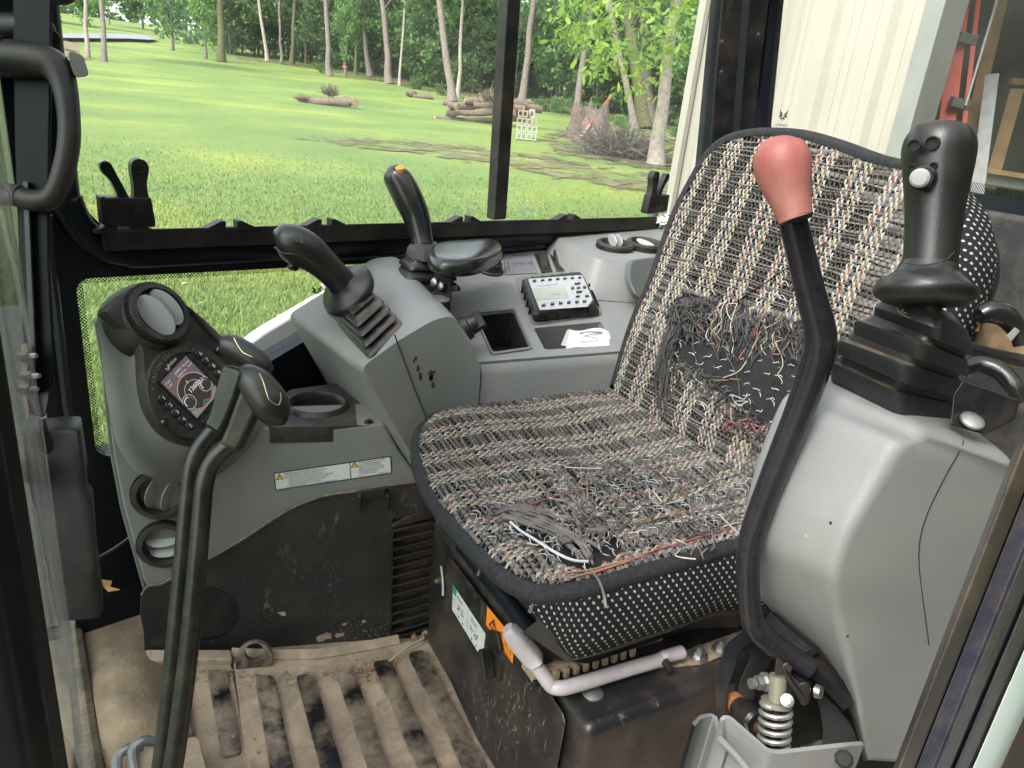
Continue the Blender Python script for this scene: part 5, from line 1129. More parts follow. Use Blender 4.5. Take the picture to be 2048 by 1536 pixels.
c = Tp(1003, 690) - Tn * .055; mb = MB(); mb.lathe([(.022, -.02), (.022, .012), (.019, .014), (.0165, .012), (.0165, -.018)], c, nrm(Tn + A3(0, -.5, 0)), n=24, cap=False); sk = mb.build('power_socket', m_blk, rc)
mb = MB(); mb.lathe([(.0165, .004), (.007, .0)], c, nrm(Tn + A3(0, -.5, 0)), n=20, cap=False); mb.build('socket_lining', mat('pinkish_socket', (.42, .24, .18), .7), sk)
# rust chips in the paint
g = np.random.default_rng(15); mb = MB()
for px, py, s_ in ((832, 716, .003), (836, 738, .0045), (862, 748, .0065), (840, 752, .004), (866, 770, .005), (862, 757, .005), (828, 722, .0025), (842, 757, .003), (868, 744, .003)):
    c = Yp(px, py, 1.0702); mb.add([c + (A3(1, 0, 0) * math.cos(q) * g.uniform(.5, 1) + UP * math.sin(q) * g.uniform(.8, 1.8)) * s_ for q in np.linspace(0, 6.28, 9, endpoint=False)], [tuple(range(9))])
mb.build('rust_chip', m_rust, rc, smooth=0, kind='stuff')
# instruction decal by the blade lever
bx_, by_ = A3(.78, .62, .0), None
# raised vent deck at the rear
mb = MB(); mb.loft([[A3(x, 1.24 if i else 1.30, zb), A3(x, 1.60, zb)] for i, (x, zb) in enumerate(((.90, .63), (.93, .695), (1.34, .715)))], closed=False, cap0=False, cap1=False) if False else None
dk = [A3(.905, 1.29, .622), A3(1.36, 1.20, .60), A3(1.36, 1.62, .70), A3(.94, 1.56, .68)]; dkt = [A3(.945, 1.33, .700), A3(1.34, 1.31, .705), A3(1.34, 1.62, .725), A3(.96, 1.55, .712)]
mb = MB(); mb.loft([rpoly(dk, .03, 4), rpoly(dkt, .03, 4)], cap0=False); mb.build('vent_deck', m_grey, rc, smooth=50, recalc=True)
for px, py, z in ((1229, 493, .712), (1290, 491, .716)):
    c = Zp(px, py, z); v = vent(c, A3(-.05, -.10, 1), .043 if px < 1250 else .045, rc, A3(.2, 1, 0), 4 if px < 1250 else 85, fins=((-.16, .8), (.26, .8)) if px < 1250 else ((.0, 1.05),), lift=.34 if px < 1250 else .10)
m_pan = mat('dark_side_moulding', (.07, .075, .075), .5, var=.1)
mb = MB(); mb.prism(rpoly([Yp(1262, 520, 1.30), Yp(1330, 512, 1.30), Yp(1330, 600, 1.24), Yp(1275, 596, 1.20), Yp(1258, 560, 1.24)], .02, 4), A3(0, .02, -.005)); mb.build('side_moulding', m_pan, rc, bevel=.004)
# dark lower housing seen below pod, left
mb = MB(); mb.prism([Yp(*p, 1.06) for p in ((876, 1010), (905, 990), (960, 1010), (975, 1100), (900, 1130), (882, 1110))], A3(.0, .05, 0)); mb.build('lower_housing', m_pan, rc, bevel=.005)
# switches -----------------------------------------------------------------------------
def c3(x, y): return (850 + x * .2441, 460 + y * .2441)
for q in ([(893, 200), (985, 195), (1045, 350), (955, 358)], [(1018, 190), (1115, 187), (1172, 343), (1082, 350)]):
    P = [Tp(*c3(*p), .001) for p in q]; cc_ = sum(P) / 4; mb = MB(); mb.prism(rpoly(P, .004, 3), Tn * .003); sw_ = mb.build('rocker_switch', m_blk, rc, bevel=.001)
    mb = MB(); I = [cc_ + (p - cc_) * .72 + Tn * .004 for p in P]; mb.loft([rpoly(I, .002, 2), [p + Tn * (.004 + .25 * np.dot(p - cc_, TY)) + (cc_ - p) * .06 for p in rpoly(I, .002, 2)]], cap0=False); mb.build('rocker', m_boss, sw_, smooth=25)
# diagram plate
q = [(640, 200), (855, 195), (925, 355), (660, 370)]; P = [Tp(*c3(*p), .0008) for p in q]; mb = MB(); mb.add(P, [(3, 2, 1, 0)]); dpn = thing('diagram_decal', 'grey lever diagram decal beside the rocker switches', 'decal', P[3])
mb.build('border', m_ink, dpn, smooth=0); cc_ = sum(P) / 4; mb = MB(); mb.add([cc_ + (p - cc_) * .965 + Tn * .0003 for p in P], [(3, 2, 1, 0)]); mb.build('plate_face', mat('decal_grey', (.17, .175, .19), .45), dpn, smooth=0)
def bil(P, u, v, off): return (P[3] * (1 - u) + P[2] * u) * (1 - v) + (P[0] * (1 - u) + P[1] * u) * v + Tn * off
mb = MB()
def bq(u0, v0, u1, v1): mb.add([bil(P, u, v, .0007) for u, v in ((u0, v0), (u1, v0), (u1, v1), (u0, v1))], [(0, 1, 2, 3)])
bq(.255, .02, .263, .98)
for u in (.36, .58, .93): bq(u, .40, u + .012, .62); bq(u - .05, .40, u, .43); bq(u - .05, .50, u, .52)
for u in (.45, .67, .84): bq(u - .05, .50, u + .04, .52); mb.add([bil(P, u + .05, .51, .0007), bil(P, u + .01, .57, .0007), bil(P, u + .01, .45, .0007)], [(0, 1, 2)])
for i in range(9): bq(.08 + .10 * abs(i - 4) / 4 * .3, .08 + i * .085, .14 + .04 * (1 - abs(i - 4) / 4), .11 + i * .085)
bq(.30, .90, .52, .925); bq(.66, .90, .92, .925); bq(.02, .90, .12, .925)
mb.build('diagram_marks', m_ink, dpn, smooth=0)
# ignition switch and key
ig = Tp(*c3(1268, 275), .001); mb = MB(); mb.lathe([(.0165, 0), (.0165, .004), (.013, .005), (.0125, .001)], ig, Tn, n=28, cap=False); igs = mb.build('ignition_ring', mat('cream_ring', (.48, .45, .38), .4, dust=.4), rc)
mb = MB(); mb.lathe([(.0125, 0), (.0125, .008), (.0105, .012), (.001, .0125)], ig, Tn, n=24, cap=False); mb.build('ignition_barrel', m_blk, igs)
kt = thing('ignition_key', 'black ignition key with a round fob hanging below it', 'key', ig)
kd = nrm(Tp(*c3(1300, 300)) - Tp(*c3(1255, 230))); ks = np.cross(Tn, kd)
mb = MB(); mb.prism(rpoly([ig + Tn * .012 + kd * a + Tn * b for a, b in ((-.016, 0), (.014, 0), (.017, .014), (.012, .026), (-.012, .026), (-.018, .012))], .003, 3), ks * .004); mb.build('key_head', m_blk, kt, bevel=.001)
f1, f2 = Tp(*c3(1352, 328), .012), Tp(*c3(1392, 415), .006)
mb = MB(); mb.lathe([(.0105, 0), (.0105, .003)], f1, nrm(Tn + A3(0, -.3, 0)), n=20); mb.build('key_fob', m_grey2, kt, bevel=.0006)
mb = MB(); mb.tube([f1, (f1 + f2) / 2, f2], [.007, .0055, .0065], n=10, flat=.35, up=Tn); mb.build('key_tag', m_blk, kt)
ring = [f1 + (f2 - f1) * .3 + TX * .011 * math.cos(t) + TY * .016 * math.sin(t) + Tn * .004 for t in np.linspace(0, 6.28, 20, endpoint=False)]; mb = MB(); mb.tube(ring, .0009, n=5, closed=True); mb.build('split_ring', m_zinc, kt)
# knobs
c = Tp(*c3(535, 335), .0); mb = MB(); mb.lathe([(.030, 0), (.029, .004), (.026, .006)], c, Tn, n=30, cap=False); mb.lathe([(.026, .004), (.024, .02), (.001, .021)], c, Tn, n=24, cap=False); k1 = mb.build('throttle_dial', m_blk, rc, smooth=40)
mb = MB(); mb.box(c + Tn * .03, (.048, .013, .022), (nrm(TX + TY * .3), nrm(TY - TX * .3), Tn)); mb.build('dial_grip', m_blk, k1, bevel=.004)
kn = nrm(A3(.80, -.25, .55)); c = Yp(934, 655, 1.11); mb = MB(); mb.lathe([(.022, -.006), (.021, .004), (.0175, .006), (.0165, .02), (.001, .021)], c, kn, n=26, cap=False); k2_ = mb.build('rotary_knob', m_blk, rc, smooth=40)
kx = nrm(np.cross(kn, UP)); ky = np.cross(kn, kx); mb = MB(); mb.box(c + kn * .022, (.036, .010, .02), (nrm(kx + ky * .6), nrm(ky - kx * .6), kn)); mb.build('knob_grip', m_blk, k2_, bevel=.003)
# work-lamp decal by the boot
P = [Yp(641, 566, 1.25), Yp(712, 548, 1.25), Yp(735, 566, 1.17), Yp(655, 588, 1.17)]
P = [A3(*(p[:2]), p[2]) for p in P]; mb = MB(); 
wdc = thing('pictogram_decal', 'white boot-shaped pictogram decal in front of the rubber boot of the thin lever', 'decal', P[3])
PO, PX_, PY_ = A3(.327, 1.08, .590), nrm(A3(.135, 0, .080)), A3(0, 1, 0); Pn = nrm(np.cross(PX_, PY_)); Pn = Pn if Pn[2] > 0 else -Pn
def Pp(px, py, off=0): return onp(px, py, PO + Pn * off, Pn)
P = [Pp(640, 568, .006), Pp(768, 545, .006), Pp(792, 563, .006), Pp(660, 590, .006)]; mb.add(P, [(3, 2, 1, 0)]); mb.build('paper_face', m_white, wdc, smooth=0)
mb = MB(); 
def bq2(u0, v0, u1, v1): mb.add([bil(P, u, v, 0) + Pn * .0005 for u, v in ((u0, v0), (u1, v0), (u1, v1), (u0, v1))], [(0, 1, 2, 3)])
for u0, v0, u1, v1 in ((0, .47, 1, .50), (.3, 0, .31, .5), (.62, 0, .63, 1), (.30, .60, .52, .92), (.66, .60, .74, .9), (.80, .55, .95, .62), (.36, .12, .56, .2), (.36, .28, .50, .34), (.68, .12, .90, .2), (.70, .28, .8, .38), (.05, .15, .2, .25), (.05, .6, .22, .7)): bq2(u0, v0, u1, v1)
mb.build('pictograms', m_ink, wdc, smooth=0)
# ---------------------------------------------------------------- radio
ra = thing('radio', 'heavy duty black and silver radio set in the grey side console', 'radio', Tp(1118, 640))
q = [(1029, 556), (1170, 538), (1206, 632), (1062, 652)]; mb = MB(); mb.prism(rpoly([Tp(*p, .0) for p in q], .02, 5), Tn * .003); mb.build('mount_frame', m_grey2, ra, bevel=.0015)
q0 = [Tp(*p, .002) for p in ((1042, 574), (1172, 556), (1201, 632), (1067, 645))]; hgt = .026
qt = [Tp(*p, hgt) for p in ((1046, 557), (1163, 543), (1190, 607), (1071, 626))]
b0, b1 = rpoly(q0, .016, 5), rpoly(qt, .014, 5); cb = sum(b1) / len(b1)
mb = MB(); mb.loft([b0, [p * .7 + r_ * .3 + (p - cb) * .03 for p, r_ in zip(b0, b1)], [p + (p - cb) * .05 - Tn * .004 for p in b1], b1], cap0=False); mb.build('housing', m_blk, ra, smooth=40)
for i in range(4):
    a, b = q0[i], q0[(i + 1) % 4]; a1, b1_ = qt[i], qt[(i + 1) % 4]; k = 5 if i % 2 == 0 else 4
    for j in range(k):
        t = (j + 1) / (k + 1); lo_, hi_ = a * (1 - t) + b * t, a1 * (1 - t) + b1_ * t; e = nrm(b - a); n2 = nrm(np.cross(e, hi_ - lo_)); n2 = n2 if np.dot(n2, lo_ - cb) > 0 else -n2
        mb = MB(); mb.box((lo_ + hi_) / 2 + n2 * .004, (.002, .004, np.linalg.norm(hi_ - lo_) * .8), (e, n2, nrm(hi_ - lo_))); mb.build('bumper_rib', m_dark, ra, smooth=0)
def Rp(x, y, off=0): return Tp(*c3(x, y), hgt + .001 + off)
mb = MB(); mb.prism(rpoly([Rp(*p) for p in ((842, 405), (1288, 372), (1375, 575), (1332, 632), (940, 660))], [.003, .008, .002, .002, .003], 3), Tn * .0015); fp = mb.build('faceplate', m_silver, ra, bevel=.0006)
mb = MB(); mb.prism([Rp(*p, .0014) for p in ((890, 480), (1145, 455), (1180, 555), (915, 578))], Tn * .0006); mb.build('lcd_window', mat('lcd', (.27, .285, .235), .2), fp, smooth=0)
P = [Rp(*p, .0015) for p in ((890, 480), (1145, 455), (1180, 555), (915, 578))]; rex, rey = nrm(P[1] - P[0]), nrm(P[0] - P[3])
mb = MB(); text(mb, '05:40', Rp(1075, 530, .0024), rex, rey, .0105, align='c'); mb.build('lcd_digits', mat('lcd_digit', (.13, .14, .12), .4), fp, smooth=0)
mb = MB(); text(mb, 'Bobcat  HEAVY DUTY', Rp(925, 462, .0018), rex, rey, .0056, bold=.03); text(mb, 'BLUETOOTH', Rp(1030, 592, .0018), rex, rey, .004); text(mb, 'mp3', Rp(980, 602, .0018), rex, rey, .0045); mb.build('lettering', m_ink, fp, smooth=0)
def rb(x, y, w_, h_, t=None, nm='button'):
    p = Rp(x, y, .0014); mb = MB(); mb.prism(rpoly([p + rex * a + rey * b for a, b in ((-w_ / 2, -h_ / 2), (w_ / 2, -h_ / 2), (w_ / 2, h_ / 2), (-w_ / 2, h_ / 2))], h_ * .4, 3), Tn * .0035); b_ = mb.build(nm, m_btn, fp, bevel=.0006)
    if t: mb = MB(); text(mb, t, p + Tn * .0039 - rey * h_ * .25, rex, rey, h_ * .62, align='c', bold=.03); ra_t.add(mb.v, mb.f)
ra_t = MB()
for (x, y), t in zip(((895, 422), (962, 415), (1023, 410), (1086, 405), (1146, 401), (1206, 397), (1266, 393)), 'O MUTE DISP BAND SRC AUD MENU'.split()): rb(x, y, .0095, .0075, t)
for i, (x, y) in enumerate(((970, 622), (1042, 612), (1110, 604), (1177, 599), (1243, 595), (1305, 590))): rb(x, y, .0095, .0078, str(i + 1))
for (x, y), t in (((1250, 548), 'BND'), ((1325, 545), 'PTY')): rb(x, y, .010, .0072, t)
for x, y, w_, h_, t in ((1248, 443, .016, .006, 'VOL+'), (1262, 512, .016, .006, 'VOL-'), (1208, 480, .008, .010, '<'), (1306, 474, .008, .010, '>'), (1256, 478, .010, .007, 'SEL')): rb(x, y, w_, h_, t)
ra_t.build('button_legends', m_letter, fp, smooth=0)
# ---------------------------------------------------------------- folded paper in the pocket
pp = thing('folded_paper', 'white folded paper with pen scribble standing in the console pocket', 'paper', Tp(1180, 692, -.03))
P = [Tp(1140, 657, .002), Tp(1216, 656, .002), Tp(1222, 690, -.004), Tp(1132, 696, -.004)]
mb = MB(); G_ = [[bil([P[0], P[1], P[2], P[3]], u, v, .003 * math.sin(u * 7 + v * 3) - .010 * (v - .5) ** 2) for v in np.linspace(0, 1, 6)] for u in np.linspace(0, 1, 10)]; mb.grid(G_); mb.build('sheet', m_paper, pp)
mb = MB(); z = [bil(P, u, v, .006) for u, v in ((.25, .55), (.45, .62), (.75, .60), (.72, .68), (.35, .66), (.28, .60), (.6, .63), (.82, .58), (.5, .5), (.4, .42), (.62, .32), (.70, .2), (.62, .12))]; mb.tube(smoothpath(z, 4), .0006, n=4); mb.tube(smoothpath([bil(P, u, v, .005) for u, v in ((.3, .12), (.36, .18), (.42, .1), (.5, .16), (.56, .1))], 4), .0005, n=4); mb.build('pen_scribble', m_ink, pp)
mb = MB(); mb.add([Tp(1122, 690, -.003), Tp(1134, 660, -.001), Tp(1140, 658, -.0005), Tp(1138, 694, -.004)], [(0, 1, 2, 3)]); mb.lone('clear_sleeve', mat('pale_sleeve', (.4, .4, .38), .3), 'clear plastic sleeve edge left of the folded paper', 'sleeve', smooth=0)
# ================================================================ LEVERS AND JOYSTICKS
def boot(t, base, ex, ey, up_vec, w0, w1, rings, mats=None, name='bellows', groove=.80, n=5, rnd=.3, plate=True):
    """rubber bellows: stacked rounded frames; base centre, half sizes w0 -> w1 along ex, ey"""
    mb = MB(); loops = []
    def lp(tt, k):
        c = base + up_vec * tt; a = (w0[0] * (1 - tt) + w1[0] * tt) * k; b = (w0[1] * (1 - tt) + w1[1] * tt) * k; r_ = min(a, b) * rnd
        return rpoly([c - ex * a - ey * b, c + ex * a - ey * b, c + ex * a + ey * b, c - ex * a + ey * b], r_, n)
    for i in range(rings):
        t0 = i / rings; h = 1 / rings
        loops += [lp(t0, 1.0), lp(t0 + h * .04, 1.03), lp(t0 + h * .36, 1.03), lp(t0 + h * .46, .985), lp(t0 + h * .52, groove + .03), lp(t0 + h * .94, groove - .015)]
    loops += [lp(1.0, .9), lp(1.02, .6)]
    mb.loft(loops); return mb.build(name, m_rub, t, smooth=40, recalc=True)
# ---- joystick on the side console
js = thing('joystick', 'black pistol-grip joystick with square rubber bellows on the side console', 'joystick', Pp(735, 650))
qA, qB, qC = Pp(652, 632, .0), Pp(738, 716, .0), Pp(808, 650, .0); bc_ = (qA + qC) / 2; bx, by = (qC - qB) / 2, (qB - qA) / 2; topc = D(702, 588, depth(bc_) - .02)
boot(js, bc_, nrm(bx), nrm(by), topc - bc_, (np.linalg.norm(bx), np.linalg.norm(by)), (np.linalg.norm(bx) * .70, np.linalg.norm(by) * .66), 4)
axj = nrm(nrm(D(630, 508, 1.) - D(700, 582, 1.)) * .62 - R[:, 2] * .78)
cj = D(698, 584, depth(topc) - .012)
mb = MB(); mb.lathe([(.001, -.012), (.036, -.012), (.049, -.005), (.0515, .005), (.045, .013), (.030, .018), (.022, .028)], cj, axj, n=36, cap=False); mb.build('hand_rest', m_grip, js, smooth=70)
dj = depth(cj)
mb = MB(); tube_px(mb, [(700, 584, dj, 66), (674, 555, dj - .02, 58), (646, 528, dj - .04, 62), (618, 505, dj - .055, 74), (592, 490, dj - .065, 78), (570, 480, dj - .07, 68), (555, 477, dj - .072, 46), (549, 478, dj - .073, 14)], n=20, sub=6, flat=1.0); mb.build('grip', m_grip, js, smooth=70)
mb = MB(); P = [D(a, b, dj - .012) for a, b in ((573, 468), (592, 464), (602, 476), (604, 486), (592, 488), (578, 482))]
mb = MB()
for i in range(5):
    a = D(578 + 5.2 * i, 468 + .5 * i, dj - .094); b = D(585 + 5.0 * i, 484 + .6 * i, dj - .099); mb.tube([a, b], .0012, n=5)
mb.build('thumb_ridges', m_rub, js)
mb = MB(); tube_px(mb, [(549, 494, dj - .080, 3), (566, 506, dj - .092, 3), (600, 512, dj - .086, 3), (640, 540, dj - .066, 3), (660, 560, dj - .05, 3)], n=5); mb.build('mould_line', m_boss, js)
mb = MB(); mb.lathe([(.010, 0), (.010, .008), (.006, .012)], D(588, 527, dj - .05), -R[:, 1] * -1 + R[:, 0] * -.3, n=14); mb.build('trigger', m_gloss, js)
# ---- blade lever
bl_ = thing('blade_lever', 'slim black lever with an orange thumb button behind the armrest pad', 'lever', Yp(850, 560, 1.30))
bo = Yp(850, 560, 1.30); boot(bl_, bo + A3(0, 0, -.012), A3(1, 0, 0), A3(0, 1, 0), A3(.0, .0, .058), (.060, .045), (.036, .030), 3, groove=.9)
dbl = depth(bo)
mb = MB(); a_, b_ = bo + UP * .043, D(852, 484, dbl - .0); w_ = .030
mb.loft([rpoly([c + A3(-x, -x * .8, 0), c + A3(x, -x * .8, 0), c + A3(x, x * .8, 0), c + A3(-x, x * .8, 0)], x * .25, 3) for c, x in ((a_, .036), (a_ * .5 + b_ * .5, .032), (b_, .021), (b_ + UP * .004, .016))] if False else [[c + x * q for q in (A3(-1, -.5, 0), A3(-.5, -1, 0), A3(.5, -1, 0), A3(1, -.5, 0), A3(1, .5, 0), A3(.5, 1, 0), A3(-.5, 1, 0), A3(-1, .5, 0))] for c, x in ((a_, .036), (a_ * .45 + b_ * .55, .033), (b_, .022))]); mb.build('collar', m_blkmat, bl_, smooth=20, bevel=.002)
oo = D(822, 514, dbl - .04); mb = MB(); ov = [oo + R[:, 0] * .0075 * math.cos(q) - R[:, 1] * .013 * math.sin(q) for q in np.linspace(0, 6.283, 25)[:-1]]; mb.tube(ov, .0009, n=5, closed=True); mb.build('moulded_mark', m_boss, bl_)
mb = MB(); tube_px(mb, [(846, 492, dbl, 46), (842, 470, dbl, 46), (833, 434, dbl, 54), (818, 400, dbl - .005, 59), (803, 370, dbl - .01, 58), (791, 352, dbl - .014, 52), (784, 340, dbl - .016, 36), (780, 334, dbl - .017, 16)], n=18, sub=5); mb.build('grip', m_gloss, bl_, smooth=70)
mb = MB(); mb.lathe([(.0092, -.004), (.0092, .004), (.006, .0065), (.001, .007)], D(800, 340, dbl - .030), nrm(UP - R[:, 2] * .25), n=20, cap=False); mb.build('thumb_button', mat('orange_button', (.80, .27, .02), .35, var=.05), bl_)
# ---- armrest pad
ap = thing('armrest_pad', 'glossy black padded hand rest on a bolted steel bracket', 'armrest', Yp(885, 610, 1.06))
za = .742; ol = [(858, 504), (864, 489), (890, 481), (930, 478), (982, 476), (1001, 484), (1004, 494), (985, 506), (962, 517), (928, 522), (890, 521), (866, 514)]
top_ = resample(smoothpath([Zp(*p, za) for p in ol], 5, True), 64); ct = sum(top_) / 64
mb = MB(); mb.loft([[ct + (p - ct) * k + A3(0, 0, h) for p in top_] for k, h in ((.80, -.030), (.95, -.029), (1.02, -.022), (1.03, -.014), (1.0, -.006), (.95, -.001), (.85, .001), (.5, .002))]); mb.build('pad', m_gloss, ap, smooth=70)
dA = depth(ct)
mb = MB(); mb.prism([D(a, b, dA - .02) for a, b in ((870, 520), (902, 520), (901, 562), (897, 612), (880, 606), (874, 600), (868, 560))], ray(880, 560) * .004); mb.build('bracket_plate', m_steel, ap, bevel=.001)
mb = MB(); mb.prism([D(a, b, dA - .03) for a, b in ((896, 524), (907, 524), (905, 570), (898, 640), (893, 640), (897, 575))], ray(900, 560) * .03); mb.build('bracket_flange', m_steel, ap, bevel=.001)
mb = MB(); mb.prism([D(a, b, dA - .025) for a, b in ((868, 578), (904, 588), (900, 616), (888, 615), (870, 606))], ray(880, 595) * .012); mb.build('pivot_block', m_steel, ap, bevel=.002)
for px, py in ((869, 565), (882, 573)):
    mb = MB(); mb.lathe([(.0085, 0), (.0082, .003), (.005, .0055), (.001, .006)], D(px, py, dA - .026), nrm(-R[:, 2] * .8 - R[:, 0] * .6), n=18, cap=False); mb.build('bolt_head', m_zinc, ap)
mb = MB(); mb.lathe([(.008, 0), (.008, .01)], D(903, 574, dA - .012), R[:, 0], n=6); mb.build('nut', m_zinc, ap, smooth=0)
mb = MB(); mb.lathe([(.022, 0), (.020, .002), (.001, .0022)], Yp(876, 598, 1.17), UP, n=20, cap=False); mb.build('slot_cover', m_grey2, rc)
# ---- travel levers
m_rod = mat('grey_black_rod', (.015, .0165, .0185), .28, var=.2, dust=.12, dustscale=40, bump=.1, bscale=200)
m_sleeve = mat('dark_green_black_rubber', (.011, .013, .011), .42, var=.3, dust=.15, dustscale=30)
def travel(label, rod, sleeve, pad, gold, dd):
    t = thing('travel_lever', label, 'lever', D(rod[0][0], rod[0][1], dd)); mb = MB(); tube_px(mb, [(a, b, dd, w_) for a, b, w_ in rod], n=12, sub=5); mb.build('rod', m_rod, t, smooth=60)
    mb = MB(); tube_px(mb, [(a, b, dd, w_) for a, b, w_ in sleeve], n=4, sub=3); o = mb.build('sleeve', m_sleeve, t, smooth=0, bevel=.006, seg=3)
    mb = MB(); tube_px(mb, [(a, b, dd - .004, w_) for a, b, w_ in pad], n=18, sub=6); mb.build('grip_pad', m_grip, t, smooth=70)
    mb = MB(); P = smoothpath([D(a, b, dd - q) for a, b, q in gold], 3); mb.tube(P, .0007, n=5); mb.build('gold_line', m_brass, t); return t
travel('rear travel lever, left of the pair, with flat black grip pad', [(300, 1640, 38), (322, 1536, 37), (343, 1350, 36), (360, 1180, 35), (372, 1040, 34), (382, 945, 34), (396, 902, 34), (420, 868, 33), (440, 846, 32)], [(428, 862, 52), (443, 835, 55), (462, 780, 64), (476, 735, 66)],
       [(441, 688, 14), (448, 687, 38), (468, 694, 48), (492, 708, 50), (515, 725, 47), (532, 743, 34), (537, 750, 12)], [(468, 676, .021), (475, 690, .024), (485, 704, .026), (494, 709, .027), (505, 714, .027)], .90)
travel('front travel lever, right of the pair, with rounded worn grip pad', [(322, 1640, 40), (346, 1536, 39), (372, 1350, 38), (390, 1180, 38), (402, 1040, 37), (409, 968, 37), (424, 925, 36), (452, 895, 36), (474, 878, 35)], [(462, 896, 58), (478, 862, 60), (498, 815, 66), (512, 780, 66)],
       [(484, 752, 18), (492, 750, 48), (508, 764, 66), (526, 787, 74), (542, 811, 74), (553, 833, 60), (559, 847, 32), (560, 852, 8)], [(519, 747, .028), (527, 765, .034), (533, 785, .037), (538, 799, .038), (548, 807, .035), (557, 810, .030), (562, 798, .028), (561, 785, .027)], .86)
# ================================================================ FLOOR FITTINGS
fm = thing('floor_mat', 'dusty ribbed black rubber floor mat', 'mat', Zp(680, 1420, 0))
TAN2 = (.42, .315, .235)
m_mat = mat('dusty_mat', TAN2, .95, var=.3, vscale=22, bump=.7, bscale=140, dust=.5, dustcol=(.04, .035, .032), dustscale=10, detail=8)
def worn(name, dustf, lo_, hi_):
    """black rubber wiped clean by boots in patches, tan dust elsewhere"""
    m = mat(name, (.014, .014, .015), .35, var=.3, dust=dustf, dustcol=TAN2, dustscale=17, bump=.5, bscale=120); return m
m_rib = worn('worn_rib', .76, .35, .6)
mo = [(466, 1318), (560, 1320), (640, 1318), (745, 1300), (800, 1290), (868, 1275), (892, 1330), (935, 1420), (1005, 1545), (1060, 1640), (516, 1640), (486, 1480)]
mb = MB(); mb.prism(rpoly([Zp(*p, .004) for p in mo], .006, 2), UP * .006); mb.build('mat_sheet', m_mat, fm, bevel=.002)
ribs = [((509, 1356), (546, 1354), (600, 1600), (552, 1610)), ((591, 1355), (626, 1351), (704, 1600), (660, 1610)), ((672, 1353), (704, 1338), (801, 1600), (760, 1612)), ((744, 1328), (780, 1322), (906, 1600), (862, 1610)), ((815, 1311), (846, 1303), (1006, 1600), (960, 1612))]
for q in ribs:
    mb = MB(); P = rpoly([Zp(*p, .010) for p in q], .012, 4); c = sum(P) / len(P); mb.loft([P, [p + UP * .006 + (c - p) * .004 for p in P], [p + UP * .007 + (c - p) * .02 for p in P]], cap0=False); mb.build('rib', m_rib, fm, smooth=30)
mb = MB(); P = [Zp(*p, .011) for p in ((466, 1316), (560, 1320), (640, 1318), (745, 1300), (800, 1288))]; lo2_ = [p + A3(0, .012, .0) for p in P]; mb.loft([[a, b, b + UP * .014, a + UP * .002] for a, b in zip(P, lo2_)], closed=True); mb.build('upstand', m_mat, fm, smooth=30)
mb = MB(); P = [Zp(*p, .008) for p in ((868, 1275), (884, 1300), (906, 1350), (893, 1335))]; mb.prism(P, UP * .02); mb.build('corner_flap', m_mat, fm, bevel=.003)
# pull loop
c = Zp(510, 1328, .008); e1, e2 = nrm(KD), nrm(UP * .9 + KN * -.25); e3 = np.cross(e1, e2)
ow, oh = .031, .047; arc = [(-ow, 0), (ow, 0)] + [(ow * math.cos(q), oh - ow + ow * math.sin(q)) for q in np.linspace(0, math.pi, 14)]
hl = [(.016 * math.cos(q), .029 + .0165 * math.sin(q)) for q in np.linspace(0, 2 * math.pi, 20, endpoint=False)]
mb = MB(); mb.plate(arc, [hl], (c, e1, e2), .014); mb.build('pull_loop', m_rib, fm, bevel=.002)
# raised blocks of the floor pan in front of the levers
fb = thing('footrest_mat', 'left ribbed rubber footrest strip under the travel levers', 'mat', Zp(420, 1420, 0))
mb = MB(); mb.prism(rpoly([Zp(*p, .004) for p in ((300, 1338), (462, 1330), (498, 1530), (520, 1640), (290, 1640))], .01, 3), UP * .005); mb.build('mat_sheet', m_mat, fb, bevel=.002)
for q in (((413, 1342), (452, 1343), (485, 1510), (444, 1520)), ((350, 1349), (371, 1349), (408, 1600), (384, 1602))):
    mb = MB(); P = rpoly([Zp(*p, .009) for p in q], .010, 4); c = sum(P) / len(P); mb.loft([P, [p + UP * .005 + (c - p) * .01 for p in P], [p + UP * .006 + (c - p) * .04 for p in P]], cap0=False); mb.build('rib', m_rib, fb, smooth=30)
mb = MB(); P = [Zp(*p, .006) for p in ((292, 1312), (462, 1312), (466, 1332), (300, 1334))]; mb.prism(P, UP * .016); mb.build('front_step', m_mat, fb, bevel=.004)
# loose dirt crumbs
g = np.random.default_rng(61); mb = MB()
for k in range(900):
    t = g.random()
    if t < .45: px, py = g.uniform(470, 880), 0; py = np.interp(px, [470, 640, 745, 880], [1340, 1345, 1322, 1290]) + abs(g.normal(0, 16))
    elif t < .6: px, py = g.normal(725, 22), g.normal(1345, 14)
    elif t < .8: px, py = g.uniform(285, 465), 1340 + abs(g.normal(0, 14))
    else: px, py = g.uniform(180, 950), g.uniform(1330, 1536)
    c = Zp(px, py, .014 if px > 466 else .010); s_ = g.uniform(.0012, .0036) * (1.4 if g.random() < .08 else 1); v = g.normal(size=(4, 3)); v = v / np.linalg.norm(v, axis=1)[:, None] * s_
    mb.add([c + q for q in v], [(0, 1, 2), (0, 2, 3), (0, 3, 1), (1, 3, 2)])
mb.lone('dirt_crumbs', mat('dirt_crumb', (.34, .22, .14), .95, var=.4, vscale=50), 'loose tan dirt crumbs scattered on the ribbed floor mat', 'dirt', smooth=0, kind='stuff')
mb = MB(); tube_px(mb, [(778, 1322, depth(Zp(778, 1322, .02)), 4), (800, 1306, depth(Zp(800, 1306, .024)), 4), (822, 1290, depth(Zp(822, 1290, .024)), 5), (848, 1276, depth(Zp(848, 1276, .026)), 4)], n=5); mb.lone('twig', mat('pale_twig', (.5, .42, .3), .8), 'thin pale twig lying on the mat by the grille', 'twig')
